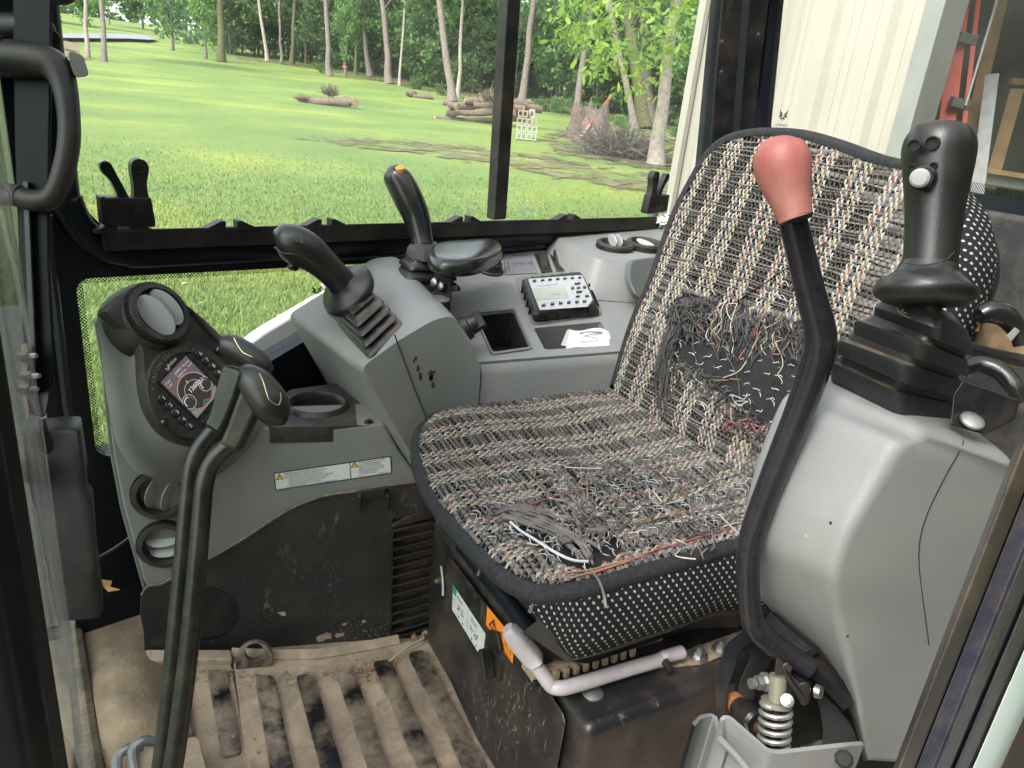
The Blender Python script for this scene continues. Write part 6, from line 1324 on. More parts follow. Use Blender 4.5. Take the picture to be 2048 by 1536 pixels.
for i, (px, py, s_, lb) in enumerate(((862, 1268, .016, 'curled tan dead leaf in the corner below the grille'), (838, 1275, .014, 'reddish dead leaf under the lower edge of the grille'))):
    c = Zp(px, py, .02); mb = MB(); mb.grid([[c + A3(a, b * .6 - a * .3, .012 * math.sin(3 * (a / s_)) ** 2 * (1 - abs(b) / s_)) for b in np.linspace(-s_, s_, 5) * .6] for a in np.linspace(-s_, s_, 6)]); mb.lone('dead_leaf', mat('dead_leaf_' + ('tan' if i == 0 else 'red'), (.30, .19, .10) if i == 0 else (.20, .09, .06), .8), lb, 'leaf')
# pedal
pd = thing('foot_pedal', 'worn bare metal foot pedal at the bottom edge beside the travel levers', 'pedal', Zp(290, 1530, .02))
m_worn = mat('worn_aluminium', (.38, .40, .42), .35, metal=.6, var=.3, dust=.3, dustscale=30)
for a, b, nm in ((252, 1505, 'side_bar'), (282, 1490, 'tread_bar')):
    p0 = Zp(a, b, .07); p1 = p0 + A3(.02, -.16, -.01); mb = MB(); mb.tube(smoothpath([p0 + A3(.02, .01, -.012), p0 + A3(0, .006, 0), p0 + A3(-.012, -.02, -.004), p1 + A3(-.012, 0, -.01)], 5), .0075, n=10); mb.build(nm, m_worn, pd)
mb = MB(); p0 = Zp(286, 1500, .064); mb.prism(rpoly([p0 + A3(-.01, .0, 0), p0 + A3(.075, .0, .0), p0 + A3(.085, -.14, 0), p0 + A3(-.008, -.14, 0)], .012, 3), -UP * .006); mb.build('tread_plate', m_mat, pd, bevel=.002)
for k in range(3):
    p0 = Zp(296 + 9 * k, 1512 + 6 * k, .068); mb = MB(); mb.box(p0 + A3(.01, -.05, 0), (.004, .09, .006)); mb.build('tread_rib', m_worn, pd, bevel=.001)
# ================================================================ SEAT BASE
sb = thing('seat_box', 'scuffed black steel box under the seat', 'seat base', (.8, .8, 0))
XB, YN, YF, ZB = .468, .525, 1.065, .278
mb = MB(); fl = [(YN, 0), (YF, 0), (YF, ZB), (YN, ZB)]; mb.prism([A3(XB + .006, y, z) for y, z in [(YN + .02, .0), (YF, 0), (YF, ZB), (YN + .02, ZB)]], A3(.75, 0, 0)); mb.build('box_body', m_box, sb, bevel=.016, seg=4)
mb = MB(); mb.prism([A3(1.0, .50, ZB - .10), A3(1.28, .50, ZB - .10), A3(1.28, 1.05, ZB - .10), A3(1.0, 1.05, ZB - .10)], A3(0, 0, .09)); mb.build('rear_box', m_box, sb, bevel=.01)
# front cover plate with rounded lower right corner
def Fp(px, py, off=0): return Xp(px, py, XB - off)
cov = [(902, 1112), (1020, 1268), (1096, 1368), (1112, 1400), (1128, 1425), (1133, 1445), (1125, 1490), (1112, 1560), (1100, 1700), (940, 1620), (876, 1300), (888, 1190)]
f2 = lambda p: (float(Fp(*p)[1]), float(Fp(*p)[2]))
cv = [f2(p) for p in cov]; cv = [(y, max(z, .012)) for y, z in cv]
mb = MB(); mb.plate(cv, [], (A3(XB, 0, 0), A3(0, 1, 0), UP), -.004); mb.build('front_cover', m_box, sb, bevel=.002)
mb = MB(); P = [Xp(a, b, XB + .012) for a, b in ((905, 1102), (960, 1170), (1020, 1250), (1070, 1318), (1100, 1360))]; mb.tube(P, .004, n=7); mb.build('cover_lip', m_blk, sb)
mb = MB(); tube_px(mb, [(925, 1092, depth(Zp(925, 1092, .315)), 30), (990, 1172, depth(Zp(990, 1172, .315)), 34), (1050, 1250, depth(Zp(1050, 1250, .315)), 38), (1095, 1312, depth(Zp(1095, 1312, .315)), 42)], n=12); mb.build('rounded_edge', m_navy, sb, smooth=60)
mb = MB(); p0, p1 = Zp(908, 1070, .335), Zp(965, 1066, .335); mb.box((p0 + p1) / 2, (np.linalg.norm(p1 - p0), .03, .016)); mb.box((p0 + p1) / 2 + A3(0, .012, .012), (np.linalg.norm(p1 - p0), .004, .02)); mb.lathe([(.007, 0), (.006, .006)], p0 + A3(.02, -.004, .008), UP, n=10); mb.build('seat_rail', m_tanbar, sb, bevel=.002)
p0 = Zp(1078, 1352, ZB + .012); mb = MB(); mb.box(p0 + A3(.10, .014, 0), (.22, .034, .016)); mb.box(p0 + A3(.10, .03, .012), (.22, .006, .024)); 
for k in range(9): mb.box(p0 + A3(.022 + .016 * k, -.006, .0), (.008, .012, .014))
mb.build('seat_rail', m_tanbar, sb, bevel=.0015)
mb = MB(); mb.box(p0 + A3(.10, -.004, -.006), (.22, .006, .01)); mb.build('rail_slot', m_dark, sb)
mb = MB(); mb.prism([Zp(*p, ZB + .001) for p in ((1230, 1345), (1380, 1300), (1500, 1256), (1520, 1270), (1480, 1300), (1400, 1330), (1340, 1335))], UP * .002); mb.build('dust_patch', m_dirt, sb)
for px, py, r_ in ((1396, 1314, .013), (1440, 1301, .012)):
    p = Zp(px, py, ZB + .002); mb = MB(); mb.lathe([(r_ * 1.15, 0), (r_ * 1.1, .003), (r_ * .85, .004)], p, UP, n=20); mb.lathe([(r_ * .72, .004), (r_ * .72, .013)], p, UP, n=6); mb.lathe([(r_ * .4, .013), (r_ * .38, .019)], p, UP, n=10); mb.build('flange_bolt', m_zinc, sb, smooth=25)
p = Zp(1186, 1386, ZB); mb = MB(); mb.lathe([(.015, 0), (.0145, .002), (.009, .005), (.001, .006)], p, UP, n=24, cap=False); mb.build('round_bolt', m_zinc, sb)
g = np.random.default_rng(91); mb = MB()
for k in range(120):
    px = g.normal(1000, 45); py = g.normal(1420, 45)
    if not (900 < px < 1110 and 1300 < py < 1520): continue
    c = Xp(px, py, XB - .0046); a = g.normal(1.45, .35); d = A3(0, math.cos(a), math.sin(a)); n2 = A3(0, -d[2], d[1]); L_ = g.uniform(.002, .012); w_ = g.uniform(.0003, .0009)
    if c[2] < .02: continue
    mb.add([c - d * L_ - n2 * w_, c - d * L_ * .2 - n2 * w_ * 1.6, c + d * L_, c - d * L_ * .1 + n2 * w_], [(0, 1, 2, 3)])
mb.build('scuff', mat('pale_scuff', (.22, .20, .18), .8, var=.4, vscale=90), sb, smooth=0, kind='stuff')
# turn latch, hinge pin
lt = Fp(990, 1322, .004); mb = MB(); ax = A3(-1, 0, 0); mb.lathe([(.030, 0), (.029, .004), (.022, .006), (.020, .004)], lt, ax, n=26); lo_ = mb.build('turn_latch', m_blk, sb)
mb = MB(); mb.box(lt + ax * .014, (.02, .013, .046), (ax, A3(0, .85, -.5), A3(0, .5, .85))); mb.build('latch_grip', m_blk, lo_, bevel=.003)
mb = MB(); mb.prism([Fp(*p, .002) for p in ((985, 1258), (1004, 1262), (1012, 1300), (985, 1300))], ax * .010); mb.build('latch_plate', m_blk, lo_, bevel=.002)
mb = MB(); mb.lathe([(.006, -.004), (.006, .014), (.003, .020)], Xp(888, 1158, .47), nrm(A3(-1, -.3, .2)), n=14); hpn = mb.build('hinge_pin', m_brass, sb)
mb = MB(); q = Xp(886, 1160, .462); mb.tube([q + A3(0, .012, .022), q, q + A3(-.004, -.014, -.022)], .003, n=6); mb.build('cross_pin', m_zinc, hpn)
mb = MB(); P = [Yp(*p, 1.055) for p in ((885, 1010), (960, 1000), (968, 1060), (905, 1110), (884, 1130), (872, 1270), (868, 1200))]; mb.prism(P, A3(0, .03, 0)); mb.build('corner_panel', m_box, sb, bevel=.004)
# decals
def decal_quad(px, off, plane): return [plane(*p, off) for p in px]
wq = [(906, 1169), (971, 1268), (965, 1319), (904, 1219)]; P = decal_quad(wq, .0046, Fp); od = thing('operation_decal', 'long white pictogram decal on the front of the seat base', 'decal', P[2])
mb = MB(); mb.add(P, [(0, 1, 2, 3)]); mb.build('paper_face', m_white, od, smooth=0)
def bilq(P, u, v, off): return (P[3] * (1 - u) + P[2] * u) * (1 - v) + (P[0] * (1 - u) + P[1] * u) * v + A3(-off, 0, 0)
mb = MB(); mb.add([bilq(P, u, v, .0004) for u, v in ((0, .70), (.12, .70), (.12, 1), (0, 1))], [(0, 1, 2, 3)]); mb.build('green_corner', m_green, od, smooth=0)
mb = MB(); g = np.random.default_rng(4); ex_, ey_ = nrm(P[2] - P[3]), UP
def blob(u, v, w_, h_): mb.add([bilq(P, u + a * w_, v + b * h_, .0005) for a, b in ((-.5, -.5), (.5, -.5), (.5, .5), (-.5, .5))], [(0, 1, 2, 3)])
for u in (.22, .36, .66, .80): blob(u, .12, .025, .09)
for u0 in (.20, .33, .64, .77):
    for k in range(9): blob(u0 + g.uniform(-.05, .05), g.uniform(.30, .58), g.uniform(.006, .022), g.uniform(.02, .10))
blob(.5, .5, .004, .95)
for u0 in (.06, .53):
    for k in range(6): blob(u0 + .03 * math.cos(k), .42 + .14 * math.sin(k), .012, .04)
text(mb, 'A', bilq(P, .15, .74, .0005), ex_, ey_, .011); text(mb, 'ISO', bilq(P, .22, .74, .0005), ex_, ey_, .009); text(mb, 'B', bilq(P, .60, .72, .0005), ex_, ey_, .011); text(mb, 'SAE', bilq(P, .66, .72, .0005), ex_, ey_, .009)
mb.build('pictograms', m_ink, od, smooth=0)
oq = [(974.5, 1212), (1030, 1280), (1025, 1328), (972, 1250)]; P2 = decal_quad(oq, .0046, Fp); og = thing('manual_decal', 'orange warning decal with exclamation triangle and open book', 'decal', P2[2])
mb = MB(); mb.add(P2, [(0, 1, 2, 3)]); mb.build('paper_face', m_org, og, smooth=0)
mb = MB(); B = lambda pts: mb.add([bilq(P2, u, v, .0004) for u, v in pts], [tuple(range(len(pts)))])
def ring_poly(pts, k):
    c = np.mean(np.array(pts), 0); q = [tuple(c + (np.array(p) - c) * k) for p in pts]; n = len(pts)
    for i in range(n): B([pts[i], pts[(i + 1) % n], q[(i + 1) % n], q[i]])
ring_poly([(.10, .22), (.46, .22), (.28, .82)], .66); B([(.262, .40), (.298, .40), (.305, .62), (.255, .62)]); B([(.265, .30), (.295, .30), (.295, .36), (.265, .36)])
ring_poly([(.56, .22), (.74, .30), (.74, .74), (.56, .68)], .88); ring_poly([(.74, .30), (.92, .22), (.92, .68), (.74, .74)], .88); B([(.05, .06), (.95, .06), (.95, .09), (.05, .09)])
mb.build('symbols', m_ink, og, smooth=0)
# lilac seat slide lever
sl = thing('slide_lever', 'pale lilac bent seat slide lever with a flat plastic handle', 'lever', Zp(1100, 1380, ZB))
zl = ZB + .022; pth = [(1052, 1308, zl + .035), (1075, 1335, zl + .02), (1095, 1362, zl + .006), (1104, 1372, zl), (1120, 1376, zl), (1150, 1370, zl), (1250, 1340, zl), (1318, 1320, zl), (1330, 1314, zl + .003), (1342, 1310, zl + .003), (1364, 1304, zl + .003)]
mb = MB(); P = [Zp(*p) for p in pth]; mb.tube(smoothpath(P, 5), .0098, n=14); mb.build('rod', m_lilac, sl, smooth=60)
P = [Zp(1020, 1262, zl + .07), Zp(1036, 1280, zl + .055), Zp(1062, 1312, zl + .032), Zp(1072, 1322, zl + .028)]
d_ = nrm(P[-1] - P[0]); s_ = nrm(np.cross(d_, UP)); u_ = np.cross(s_, d_); mb = MB()
mb.loft([rpoly([c - s_ * w_ - u_ * h_, c + s_ * w_ - u_ * h_, c + s_ * w_ + u_ * h_, c - s_ * w_ + u_ * h_], .007, 3) for c, w_, h_ in ((P[0] - d_ * .006, .008, .007), (P[0], .011, .010), (P[1], .0135, .012), (P[2], .0135, .012), (P[3], .0135, .011), (P[3] + d_ * .003, .011, .009))]); mb.build('handle', m_lilac, sl, smooth=50, recalc=True)
mb = MB(); p = Zp(1326, 1318, zl + .004); mb.tube([p + A3(-.004, -.008, .004), p + A3(0, -.012, -.002), p + A3(.004, -.01, -.012)], .006, n=7); mb.build('retaining_clip', m_blk, sl)
# ================================================================ SEAT
def dotmat():
    m = bpy.data.materials.new('dotted_black_fabric'); m.use_nodes = True; nt = m.node_tree; N = nt.nodes; L = nt.links; p = N['Principled BSDF']; p.inputs['Roughness'].default_value = .9; p.inputs['Specular IOR Level'].default_value = .2
    uv = N.new('ShaderNodeUVMap'); uv.uv_map = 'UVMap'; mp = N.new('ShaderNodeMapping'); mp.inputs['Scale'].default_value = (105, 105, 1); mp.inputs['Rotation'].default_value = (0, 0, rad(38)); L.new(uv.outputs[0], mp.inputs[0])
    fr = N.new('ShaderNodeVectorMath'); fr.operation = 'FRACTION'; L.new(mp.outputs[0], fr.inputs[0]); sb = N.new('ShaderNodeVectorMath'); sb.operation = 'SUBTRACT'; sb.inputs[1].default_value = (.5, .5, 0); L.new(fr.outputs[0], sb.inputs[0])
    sc = N.new('ShaderNodeVectorMath'); sc.operation = 'MULTIPLY'; sc.inputs[1].default_value = (1.25, .8, 0); L.new(sb.outputs[0], sc.inputs[0])
    ln = N.new('ShaderNodeVectorMath'); ln.operation = 'LENGTH'; L.new(sc.outputs[0], ln.inputs[0]); mr = N.new('ShaderNodeMapRange'); mr.inputs[1].default_value = .17; mr.inputs[2].default_value = .23; mr.inputs[3].default_value = 1; mr.inputs[4].default_value = 0; L.new(ln.outputs['Value'], mr.inputs[0])
    mx = N.new('ShaderNodeMix'); mx.data_type = 'RGBA'; mx.inputs['A'].default_value = (.012, .012, .013, 1); mx.inputs['B'].default_value = (.34, .35, .33, 1); L.new(mr.outputs[0], mx.inputs['Factor']); L.new(mx.outputs['Result'], p.inputs['Base Color'])
    tc = N.new('ShaderNodeTexCoord'); nb = N.new('ShaderNodeTexNoise'); nb.inputs['Scale'].default_value = 900; L.new(tc.outputs['Object'], nb.inputs['Vector']); ad = N.new('ShaderNodeMath'); L.new(nb.outputs['Fac'], ad.inputs[0]); L.new(mr.outputs[0], ad.inputs[1])
    bp = N.new('ShaderNodeBump'); bp.inputs['Strength'].default_value = .5; bp.inputs['Distance'].default_value = .001; L.new(ad.outputs[0], bp.inputs['Height']); L.new(bp.outputs[0], p.inputs['Normal']); return m
m_dot = dotmat()
m_cloth = mat('black_backing_cloth', (.022, .021, .022), .9, var=.3, vscale=40, bump=.6, bscale=900, spec=.2)
m_tape = mat('black_edge_tape', (.024, .024, .027), .85, var=.35, vscale=200, bump=1.0, bscale=520, spec=.25)
m_shell = mat('dusty_seat_pan', (.020, .0205, .022), .45, var=.3, dust=.55, up_dust=True, dustcol=(.2, .15, .1), dustscale=20, bump=.5, bscale=420)
m_weft = mat('grey_brown_weft', (.132, .118, .108), .75, var=.4, vscale=60, bump=.6, bscale=700, spec=.3)
m_warpd = mat('dark_warp', (.082, .074, .068), .8, var=.4, vscale=90, spec=.25)
m_cream = mat('cream_thread', (.37, .35, .305), .8, var=.12, vscale=60, spec=.25)
m_redt = mat('red_thread', (.30, .075, .075), .75, var=.2, vscale=60)
m_orgt = mat('orange_thread', (.26, .145, .075), .75, var=.25, vscale=60)
m_blut = mat('navy_thread', (.055, .068, .115), .8, var=.25, vscale=60)
m_yelt = mat('yellow_thread', (.36, .34, .24), .8, var=.15, vscale=60)
m_black_t = mat('black_thread', (.050, .047, .047), .75, var=.3, vscale=60)
m_elas = mat('white_elastic', (.48, .48, .50), .5, var=.1)
def mesh_uv(name, loops, m, parent, cap=True, smooth=60):
    """loft with a length-true UV map"""
    n = len(loops[0]); L_ = [np.array(l) for l in loops]; me_v = [p for l in loops for p in l]; fs = []; uvs = []
    cu = [0]
    Lm = max(L_, key=lambda q: np.linalg.norm(np.diff(np.vstack([q, q[:1]]), axis=0), axis=1).sum())
    d = np.r_[0, np.cumsum(np.linalg.norm(np.diff(np.vstack([Lm, Lm[:1]]), axis=0), axis=1))]
    CV = [np.zeros(n)]
    for i in range(1, len(L_)): CV.append(CV[-1] + np.linalg.norm(L_[i] - L_[i - 1], axis=1))
    for i in range(len(L_) - 1):
        for j in range(n):
            fs.append((i * n + j, i * n + (j + 1) % n, (i + 1) * n + (j + 1) % n, (i + 1) * n + j)); j2 = (j + 1) % n; uvs.append([(d[j], CV[i][j]), (d[j + 1], CV[i][j2]), (d[j + 1], CV[i + 1][j2]), (d[j], CV[i + 1][j])])
    if cap: fs.append(tuple((len(L_) - 1) * n + j for j in range(n))); uvs.append([(0, 0)] * n)
    mb = MB(); mb.add(me_v, fs); o = mb.build(name, m, parent, smooth=smooth)
    me = o.data
    if len(me.polygons) == len(fs):
        uv = me.uv_layers.new(name='UVMap')
        for p, q in zip(me.polygons, uvs):
            for k, li in enumerate(p.loop_indices): uv.data[li].uv = q[k]
    return o
seat = thing('operator_seat', 'operator seat with dotted black fabric sides on a moulded black pan', 'seat', (.66, .80, .28))
ZS = .50
so = [Zp(*p, ZS)[:2] for p in ((1218, 768), (1110, 778), (1000, 790), (900, 808), (862, 822), (836, 850), (829, 888), (838, 935), (862, 985), (920, 1055), (1000, 1132), (1050, 1160), (1092, 1170), (1180, 1158), (1300, 1125), (1400, 1098), (1475, 1078))] + [np.array([.78, .545]), np.array([.85, .555]), np.array([.862, .80]), np.array([.858, 1.08])]
so = resample(smoothpath(so, 6, True), 150); SO = np.array(so); cS = SO.mean(0)
def seg_dist(P, poly):
    P = np.atleast_2d(P); a = poly; b = np.roll(poly, -1, 0); best = np.full(len(P), 9.)
    for p, q in zip(a, b):
        d = q - p; t = np.clip(((P - p) @ d) / (d @ d + 1e-12), 0, 1); best = np.minimum(best, np.linalg.norm(P - (p + t[:, None] * d), axis=1))
    return best
def inside(P, poly):
    P = np.atleast_2d(P); x, y = P[:, 0], P[:, 1]; c = np.zeros(len(P), bool); j = len(poly) - 1
    for i in range(len(poly)):
        xi, yi = poly[i]; xj, yj = poly[j]
        k = ((yi > y) != (yj > y)) & (x < (xj - xi) * (y - yi) / (yj - yi + 1e-15) + xi); c ^= k; j = i
    return c
def seat_z(P):
    P = np.atleast_2d(P); d = seg_dist(P, SO); e = np.clip(d / .05, 0, 1); front = np.clip((P[:, 0] - .80) / .05, 0, 1)
    return ZS - .016 * (1 - np.sqrt(np.clip(1 - (1 - e) ** 2, 0, 1))) * (1 - front) + .006 * np.sin(P[:, 0] * 23 + P[:, 1] * 9) * e * .5 - .010 * np.exp(-((P[:, 0] - .64) ** 2 + (P[:, 1] - .80) ** 2) / .03) + .004 * np.sin(P[:, 1] * 31 + P[:, 0] * 4) * e
# cushion body
def ring3(k, z, push=0): return [np.r_[cS + (p - cS) * k, z] for p in so]
nrmO = []
for i in range(150):
    t = SO[(i + 1) % 150] - SO[i - 1]; nn = np.array([t[1], -t[0]]); nn /= np.linalg.norm(nn); nn = nn if np.dot(nn, SO[i] - cS) > 0 else -nn; nrmO.append(nn)
nrmO = np.array(nrmO)
def ringo(off, z, dz=None): return [np.r_[SO[i] + nrmO[i] * (off if np.isscalar(off) else off[i]), z if np.isscalar(z) else z[i]] for i in range(150)]
near = np.clip((.86 - SO[:, 1]) / .2, 0, 1); frontm = np.clip((SO[:, 0] - .375) / .07, 0, 1)
low = .478 - .100 * near * frontm
frontn = np.clip((.52 - SO[:, 0]) / .14, 0, 1)
z3 = ZS - .018 - .022 * near * frontm
loops = [ringo(-.012, ZS - .008), ringo(.002, ZS - .014), ringo(.010 * near * frontm, z3), ringo(.016 * near * frontm, low + (z3 - low) * .5), ringo(.010 * near * frontm, low + (z3 - low) * .2), ringo(-.008, low + .004), ringo(-.03, low - .004)]
mesh_uv('cushion', loops, m_dot, seat)
mb = MB(); mb.loft([ringo(-.010, low + .012), ringo(-.004, low + .004), ringo(-.010 - .012 * frontn, low - .012), ringo(-.035 - .075 * frontn, .350 * np.ones(150)), ringo(-.050 - .085 * frontn, .312 * np.ones(150)), ringo(-.075 - .09 * frontn, .304 * np.ones(150))], cap0=False); mb.build('seat_pan', m_shell, seat, smooth=60, recalc=True)
# backrest: plane leaning back
BX0, BZ0, BS = .842, .52, .27
Bn = nrm(A3(-1, 0, BS)); Bu = nrm(A3(BS, 0, 1)); BO = A3(BX0, 0, BZ0)
def Bp(px, py, off=0): return onp(px, py, BO + Bn * off, Bn)
def b2(p): return np.array([p[1], float(np.dot(p - BO, Bu))])
def b3(y, t, off=0): return BO + A3(0, y, 0) + Bu * t + Bn * off
body = [(1224, 770), (1262, 648), (1300, 560), (1342, 440), (1386, 350), (1415, 305), (1452, 276), (1505, 263), (1560, 262), (1612, 268), (1682, 289), (1750, 314), (1815, 330), (1880, 352), (1922, 392), (1946, 450), (1948, 520), (1920, 600), (1880, 680), (1760, 770), (1600, 900), (1500, 965)]
BB = np.array([b2(Bp(*p)) for p in body]); BBs = np.array(resample(smoothpath(list(BB), 5, True), 130)); cB = BBs.mean(0)
def ringb(k, off): return [b3(*(cB + (q - cB) * k), off) for q in BBs]
mesh_uv('backrest', [ringb(.93, -.001), ringb(.985, -.006), ringb(1.0, -.020), ringb(1.015, -.045), ringb(1.0, -.062), ringb(.93, -.078)], m_dot, seat)
mb = MB(); mb.loft([ringb(.985, -.077), ringb(.97, -.092), ringb(.85, -.105)], cap0=True); mb.build('back_shell', m_shell, seat, smooth=50)

# ---------------------------------------------------------------- woven seat cover (two sheets, one thing)
cov_ = thing('seat_cover', 'frayed striped woven seat cover, torn through at the lower back and front corner', 'seat cover', (.66, .80, .50))
backp = [(1228, 772), (1266, 648), (1304, 560), (1346, 440), (1390, 352), (1418, 308), (1454, 280), (1505, 267), (1560, 266), (1612, 272), (1682, 293), (1750, 318), (1815, 334), (1862, 352), (1880, 420), (1850, 560), (1760, 720), (1620, 850), (1494, 966), (1440, 938), (1385, 900), (1310, 851), (1240, 802)]
BP = np.array([b2(Bp(*p)) for p in backp]); BPs = np.array(resample(smoothpath(list(BP), 4, True), 140))
hole_px = [(1352, 606), (1372, 594), (1400, 592), (1440, 604), (1500, 618), (1560, 634), (1600, 644), (1660, 652), (1690, 690), (1680, 760), (1600, 830), (1540, 862), (1500, 850), (1462, 808), (1430, 772), (1390, 742), (1352, 728), (1344, 690), (1338, 640)]
HB = np.array([b2(Bp(*p)) for p in hole_px])
tear_px = [(1012, 1052), (1060, 1042), (1130, 1058), (1150, 1045), (1200, 1056), (1236, 1078), (1246, 1100), (1222, 1122), (1175, 1140), (1120, 1132), (1066, 1098), (1030, 1072)]
HT = np.array([Zp(*p, ZS)[:2] for p in tear_px])
def back_off(P):
    d = seg_dist(P, BPs); e = np.clip(d / .05, 0, 1); return .006 * e + .004 * np.sin(P[:, 0] * 24 + P[:, 1] * 14) * e + .018 * np.exp(-((P[:, 0] - .82) ** 2 / .02 + (P[:, 1] - .16) ** 2 / .004)) * 0
g = np.random.default_rng(77)
PAT = 'DDDDDDWWoWWBWrWW'
cols = []; i = 0; k = 0
for ch in PAT * 6:
    cols.append(ch)
cells = [c for c in cols if c in 'DWB']; lines_after = {}
k = -1
for ch in cols:
    if ch in 'DWB': k += 1
    else: lines_after[k] = ch
class Tubes:
    """fast store of many thin threads"""
    def __init__(s): s.mb = MB()
    def thread(s, P, r, n=4): s.mb.tube(P, r, n=n, caps=False)
st = {c: Tubes() for c in ('weft', 'D', 'W', 'B', 'r', 'o', 'y', 'k', 'e')}
def weave(S, N_, poly, holes, u_rng, v_rng, pu, pv, worn, dirw):
    """u: row coordinate (weft strands at constant u), v: column coordinate"""
    us = np.arange(u_rng[0], u_rng[1], pu); vs = np.arange(v_rng[0], v_rng[1], pv); nv = len(vs)
    vf = np.arange(v_rng[0] - pv / 2, v_rng[1], pv / 2)
    for i, u in enumerate(us):
        jit = g.normal(0, pu * .08); P2 = np.c_[vf, np.full(len(vf), u + jit)]; w_ = worn(P2)
        P2[:, 1] += np.cumsum(g.normal(0, pu * .05, len(vf))) * .5 + w_ * g.normal(0, pu * .25) + .12 * pu * np.sin(vf * 90 + i)
        ok = inside(P2, poly) & (seg_dist(P2, poly) > .003)
        for h in holes: ok &= ~inside(P2, h)
        ok &= ~((w_ > .75) & (g.random() < .10))
        ph = np.where((np.round((vf - v_rng[0]) / pv).astype(int) + i) % 2 == 0, -1, 1) * np.where(np.arange(len(vf)) % 2 == 0, 0, 1)
        run = []
        for q in range(len(vf) + 1):
            if q < len(vf) and ok[q]: run.append(S(P2[q:q + 1], .0016 + .0011 * ph[q])[0])
            else:
                if len(run) > 2: st['weft'].mb.tube(run, pu * .46, n=5, caps=False, flat=.55, up=N_)
                run = []
    for j, v in enumerate(vs):
        c = cells[j % len(cells)]; base = np.c_[np.full(len(us), v), us]; base[:, 0] += .15 * pv * np.sin(us * 60 + j); w_ = worn(base); ok = inside(base, poly) & (seg_dist(base, poly) > .005)
        for h in holes: ok &= ~inside(base, h)
        for i in range(len(us)):
            if not ok[i]: continue
            if (i + j) % 2 == 0:
                key = c
                if c == 'D' and g.random() < .6 * w_[i]:
                    if g.random() < .55:
                        cc = base[i]; r_ = .010 * g.uniform(.8, 1.2); arc = [(cc[0] - r_ * .9 + 1.8 * r_ * t, cc[1] + pu * (.9 * math.sin(math.pi * t) - .2)) for t in np.linspace(0, 1, 6)]
                        st['e'].thread([S(np.array([a]), .004 + .003 * math.sin(math.pi * t))[0] for a, t in zip(arc, np.linspace(0, 1, 6))], .00042, 3)
                    continue
                if c != 'D' and g.random() < .45 * w_[i] ** 2: continue
                for k in ((-1, 1) if c == 'W' else (0,)):
                    du = np.array([-.80, -.30, .30, .80]) * pu; pp_ = np.c_[np.full(4, base[i, 0] + k * pv * .20), base[i, 1] + du]; pp_[:, 0] += np.array([-.22, -.04, .10, .28]) * pv + g.normal(0, pv * .04)
                    key2 = key if key != 'W' or g.random() > .10 else ('y' if g.random() < .6 else 'o')
                    hh = [.0006, .0036, .0036, .0006]; P3 = np.vstack([S(pp_[q:q + 1], hh[q]) for q in range(4)])
                    st[key2].thread(list(P3), {'W': .0008, 'D': .0010, 'B': .0012, 'y': .0009, 'o': .0009}[key2], 4)
        if j % len(cells) in lines_after or (j % len(cells)) in lines_after:
            key = lines_after[j % len(cells)]; run = []
            for i in range(len(us)):
                if ok[i] and not (g.random() < .05 + .25 * w_[i]):
                    col_off = pv * .5 + pv * .16 * (1 if i % 2 else -1)
                    run.append(S(np.array([[base[i, 0] + col_off, us[i] - pu * .25]]), .0052 if i % 2 else .0018)[0]); run.append(S(np.array([[base[i, 0] + col_off, us[i] + pu * .25]]), .0042 if i % 2 else .0018)[0])
                else:
                    if len(run) > 3: st[key].thread(run, .0009, 4)
                    run = []
                if len(run) > 8 and g.random() < .25: st[key].thread(run, .0009, 4); run = run[-1:]; key = 'o' if (key == 'r' and g.random() < .5) else lines_after[j % len(cells)]
            if len(run) > 3: st[key].thread(run, .0009, 4)
class Grid2:
    def __init__(s, fn, x0, x1, y0, y1, n=110):
        s.b = (x0, x1, y0, y1); s.n = n; X, Y = np.meshgrid(np.linspace(x0, x1, n), np.linspace(y0, y1, n), indexing='ij'); s.Z = fn(np.c_[X.ravel(), Y.ravel()]).reshape(n, n)
    def __call__(s, P):
        x0, x1, y0, y1 = s.b; a = np.clip((P[:, 0] - x0) / (x1 - x0) * (s.n - 1), 0, s.n - 1.001); b = np.clip((P[:, 1] - y0) / (y1 - y0) * (s.n - 1), 0, s.n - 1.001); i, j = a.astype(int), b.astype(int); u, v = a - i, b - j; Z = s.Z
        return Z[i, j] * (1 - u) * (1 - v) + Z[i + 1, j] * u * (1 - v) + Z[i, j + 1] * (1 - u) * v + Z[i + 1, j + 1] * u * v
gS = Grid2(seat_z, .33, .90, .50, 1.14); gB = Grid2(back_off, .45, 1.16, -.03, .56)
def S_seat(P, h): P = np.atleast_2d(P); return np.c_[P[:, 1], P[:, 0], gS(P[:, ::-1]) + h]      # P = (y, x)
def S_back(P, h): P = np.atleast_2d(P); o = gB(P) + h; return BO + P[:, :1] * A3(0, 1, 0) + P[:, 1:2] * Bu + o[:, None] * Bn
SOyx = SO[:, ::-1]; inset = cS[::-1] + (SOyx - cS[::-1]) * .982
def worn_seat(P): return np.clip(1.25 * np.exp(-(((P[:, 0] - .70) / .12) ** 2 + ((P[:, 1] - .60) / .17) ** 2)) + .10 * np.sin(P[:, 0] * 40) * np.sin(P[:, 1] * 55), 0, 1)
def worn_back(P): return np.clip(.55 * np.exp(-seg_dist(P, HB) / .02), 0, 1) * .6
weave(S_seat, UP, inset, [HT[:, ::-1]], (.350, .85), (.53, 1.10), .0072, .0047, worn_seat, None)
weave(S_back, Bn, BPs, [HB], (-.015, .52), (.49, 1.13), .0072, .0047, worn_back, None)
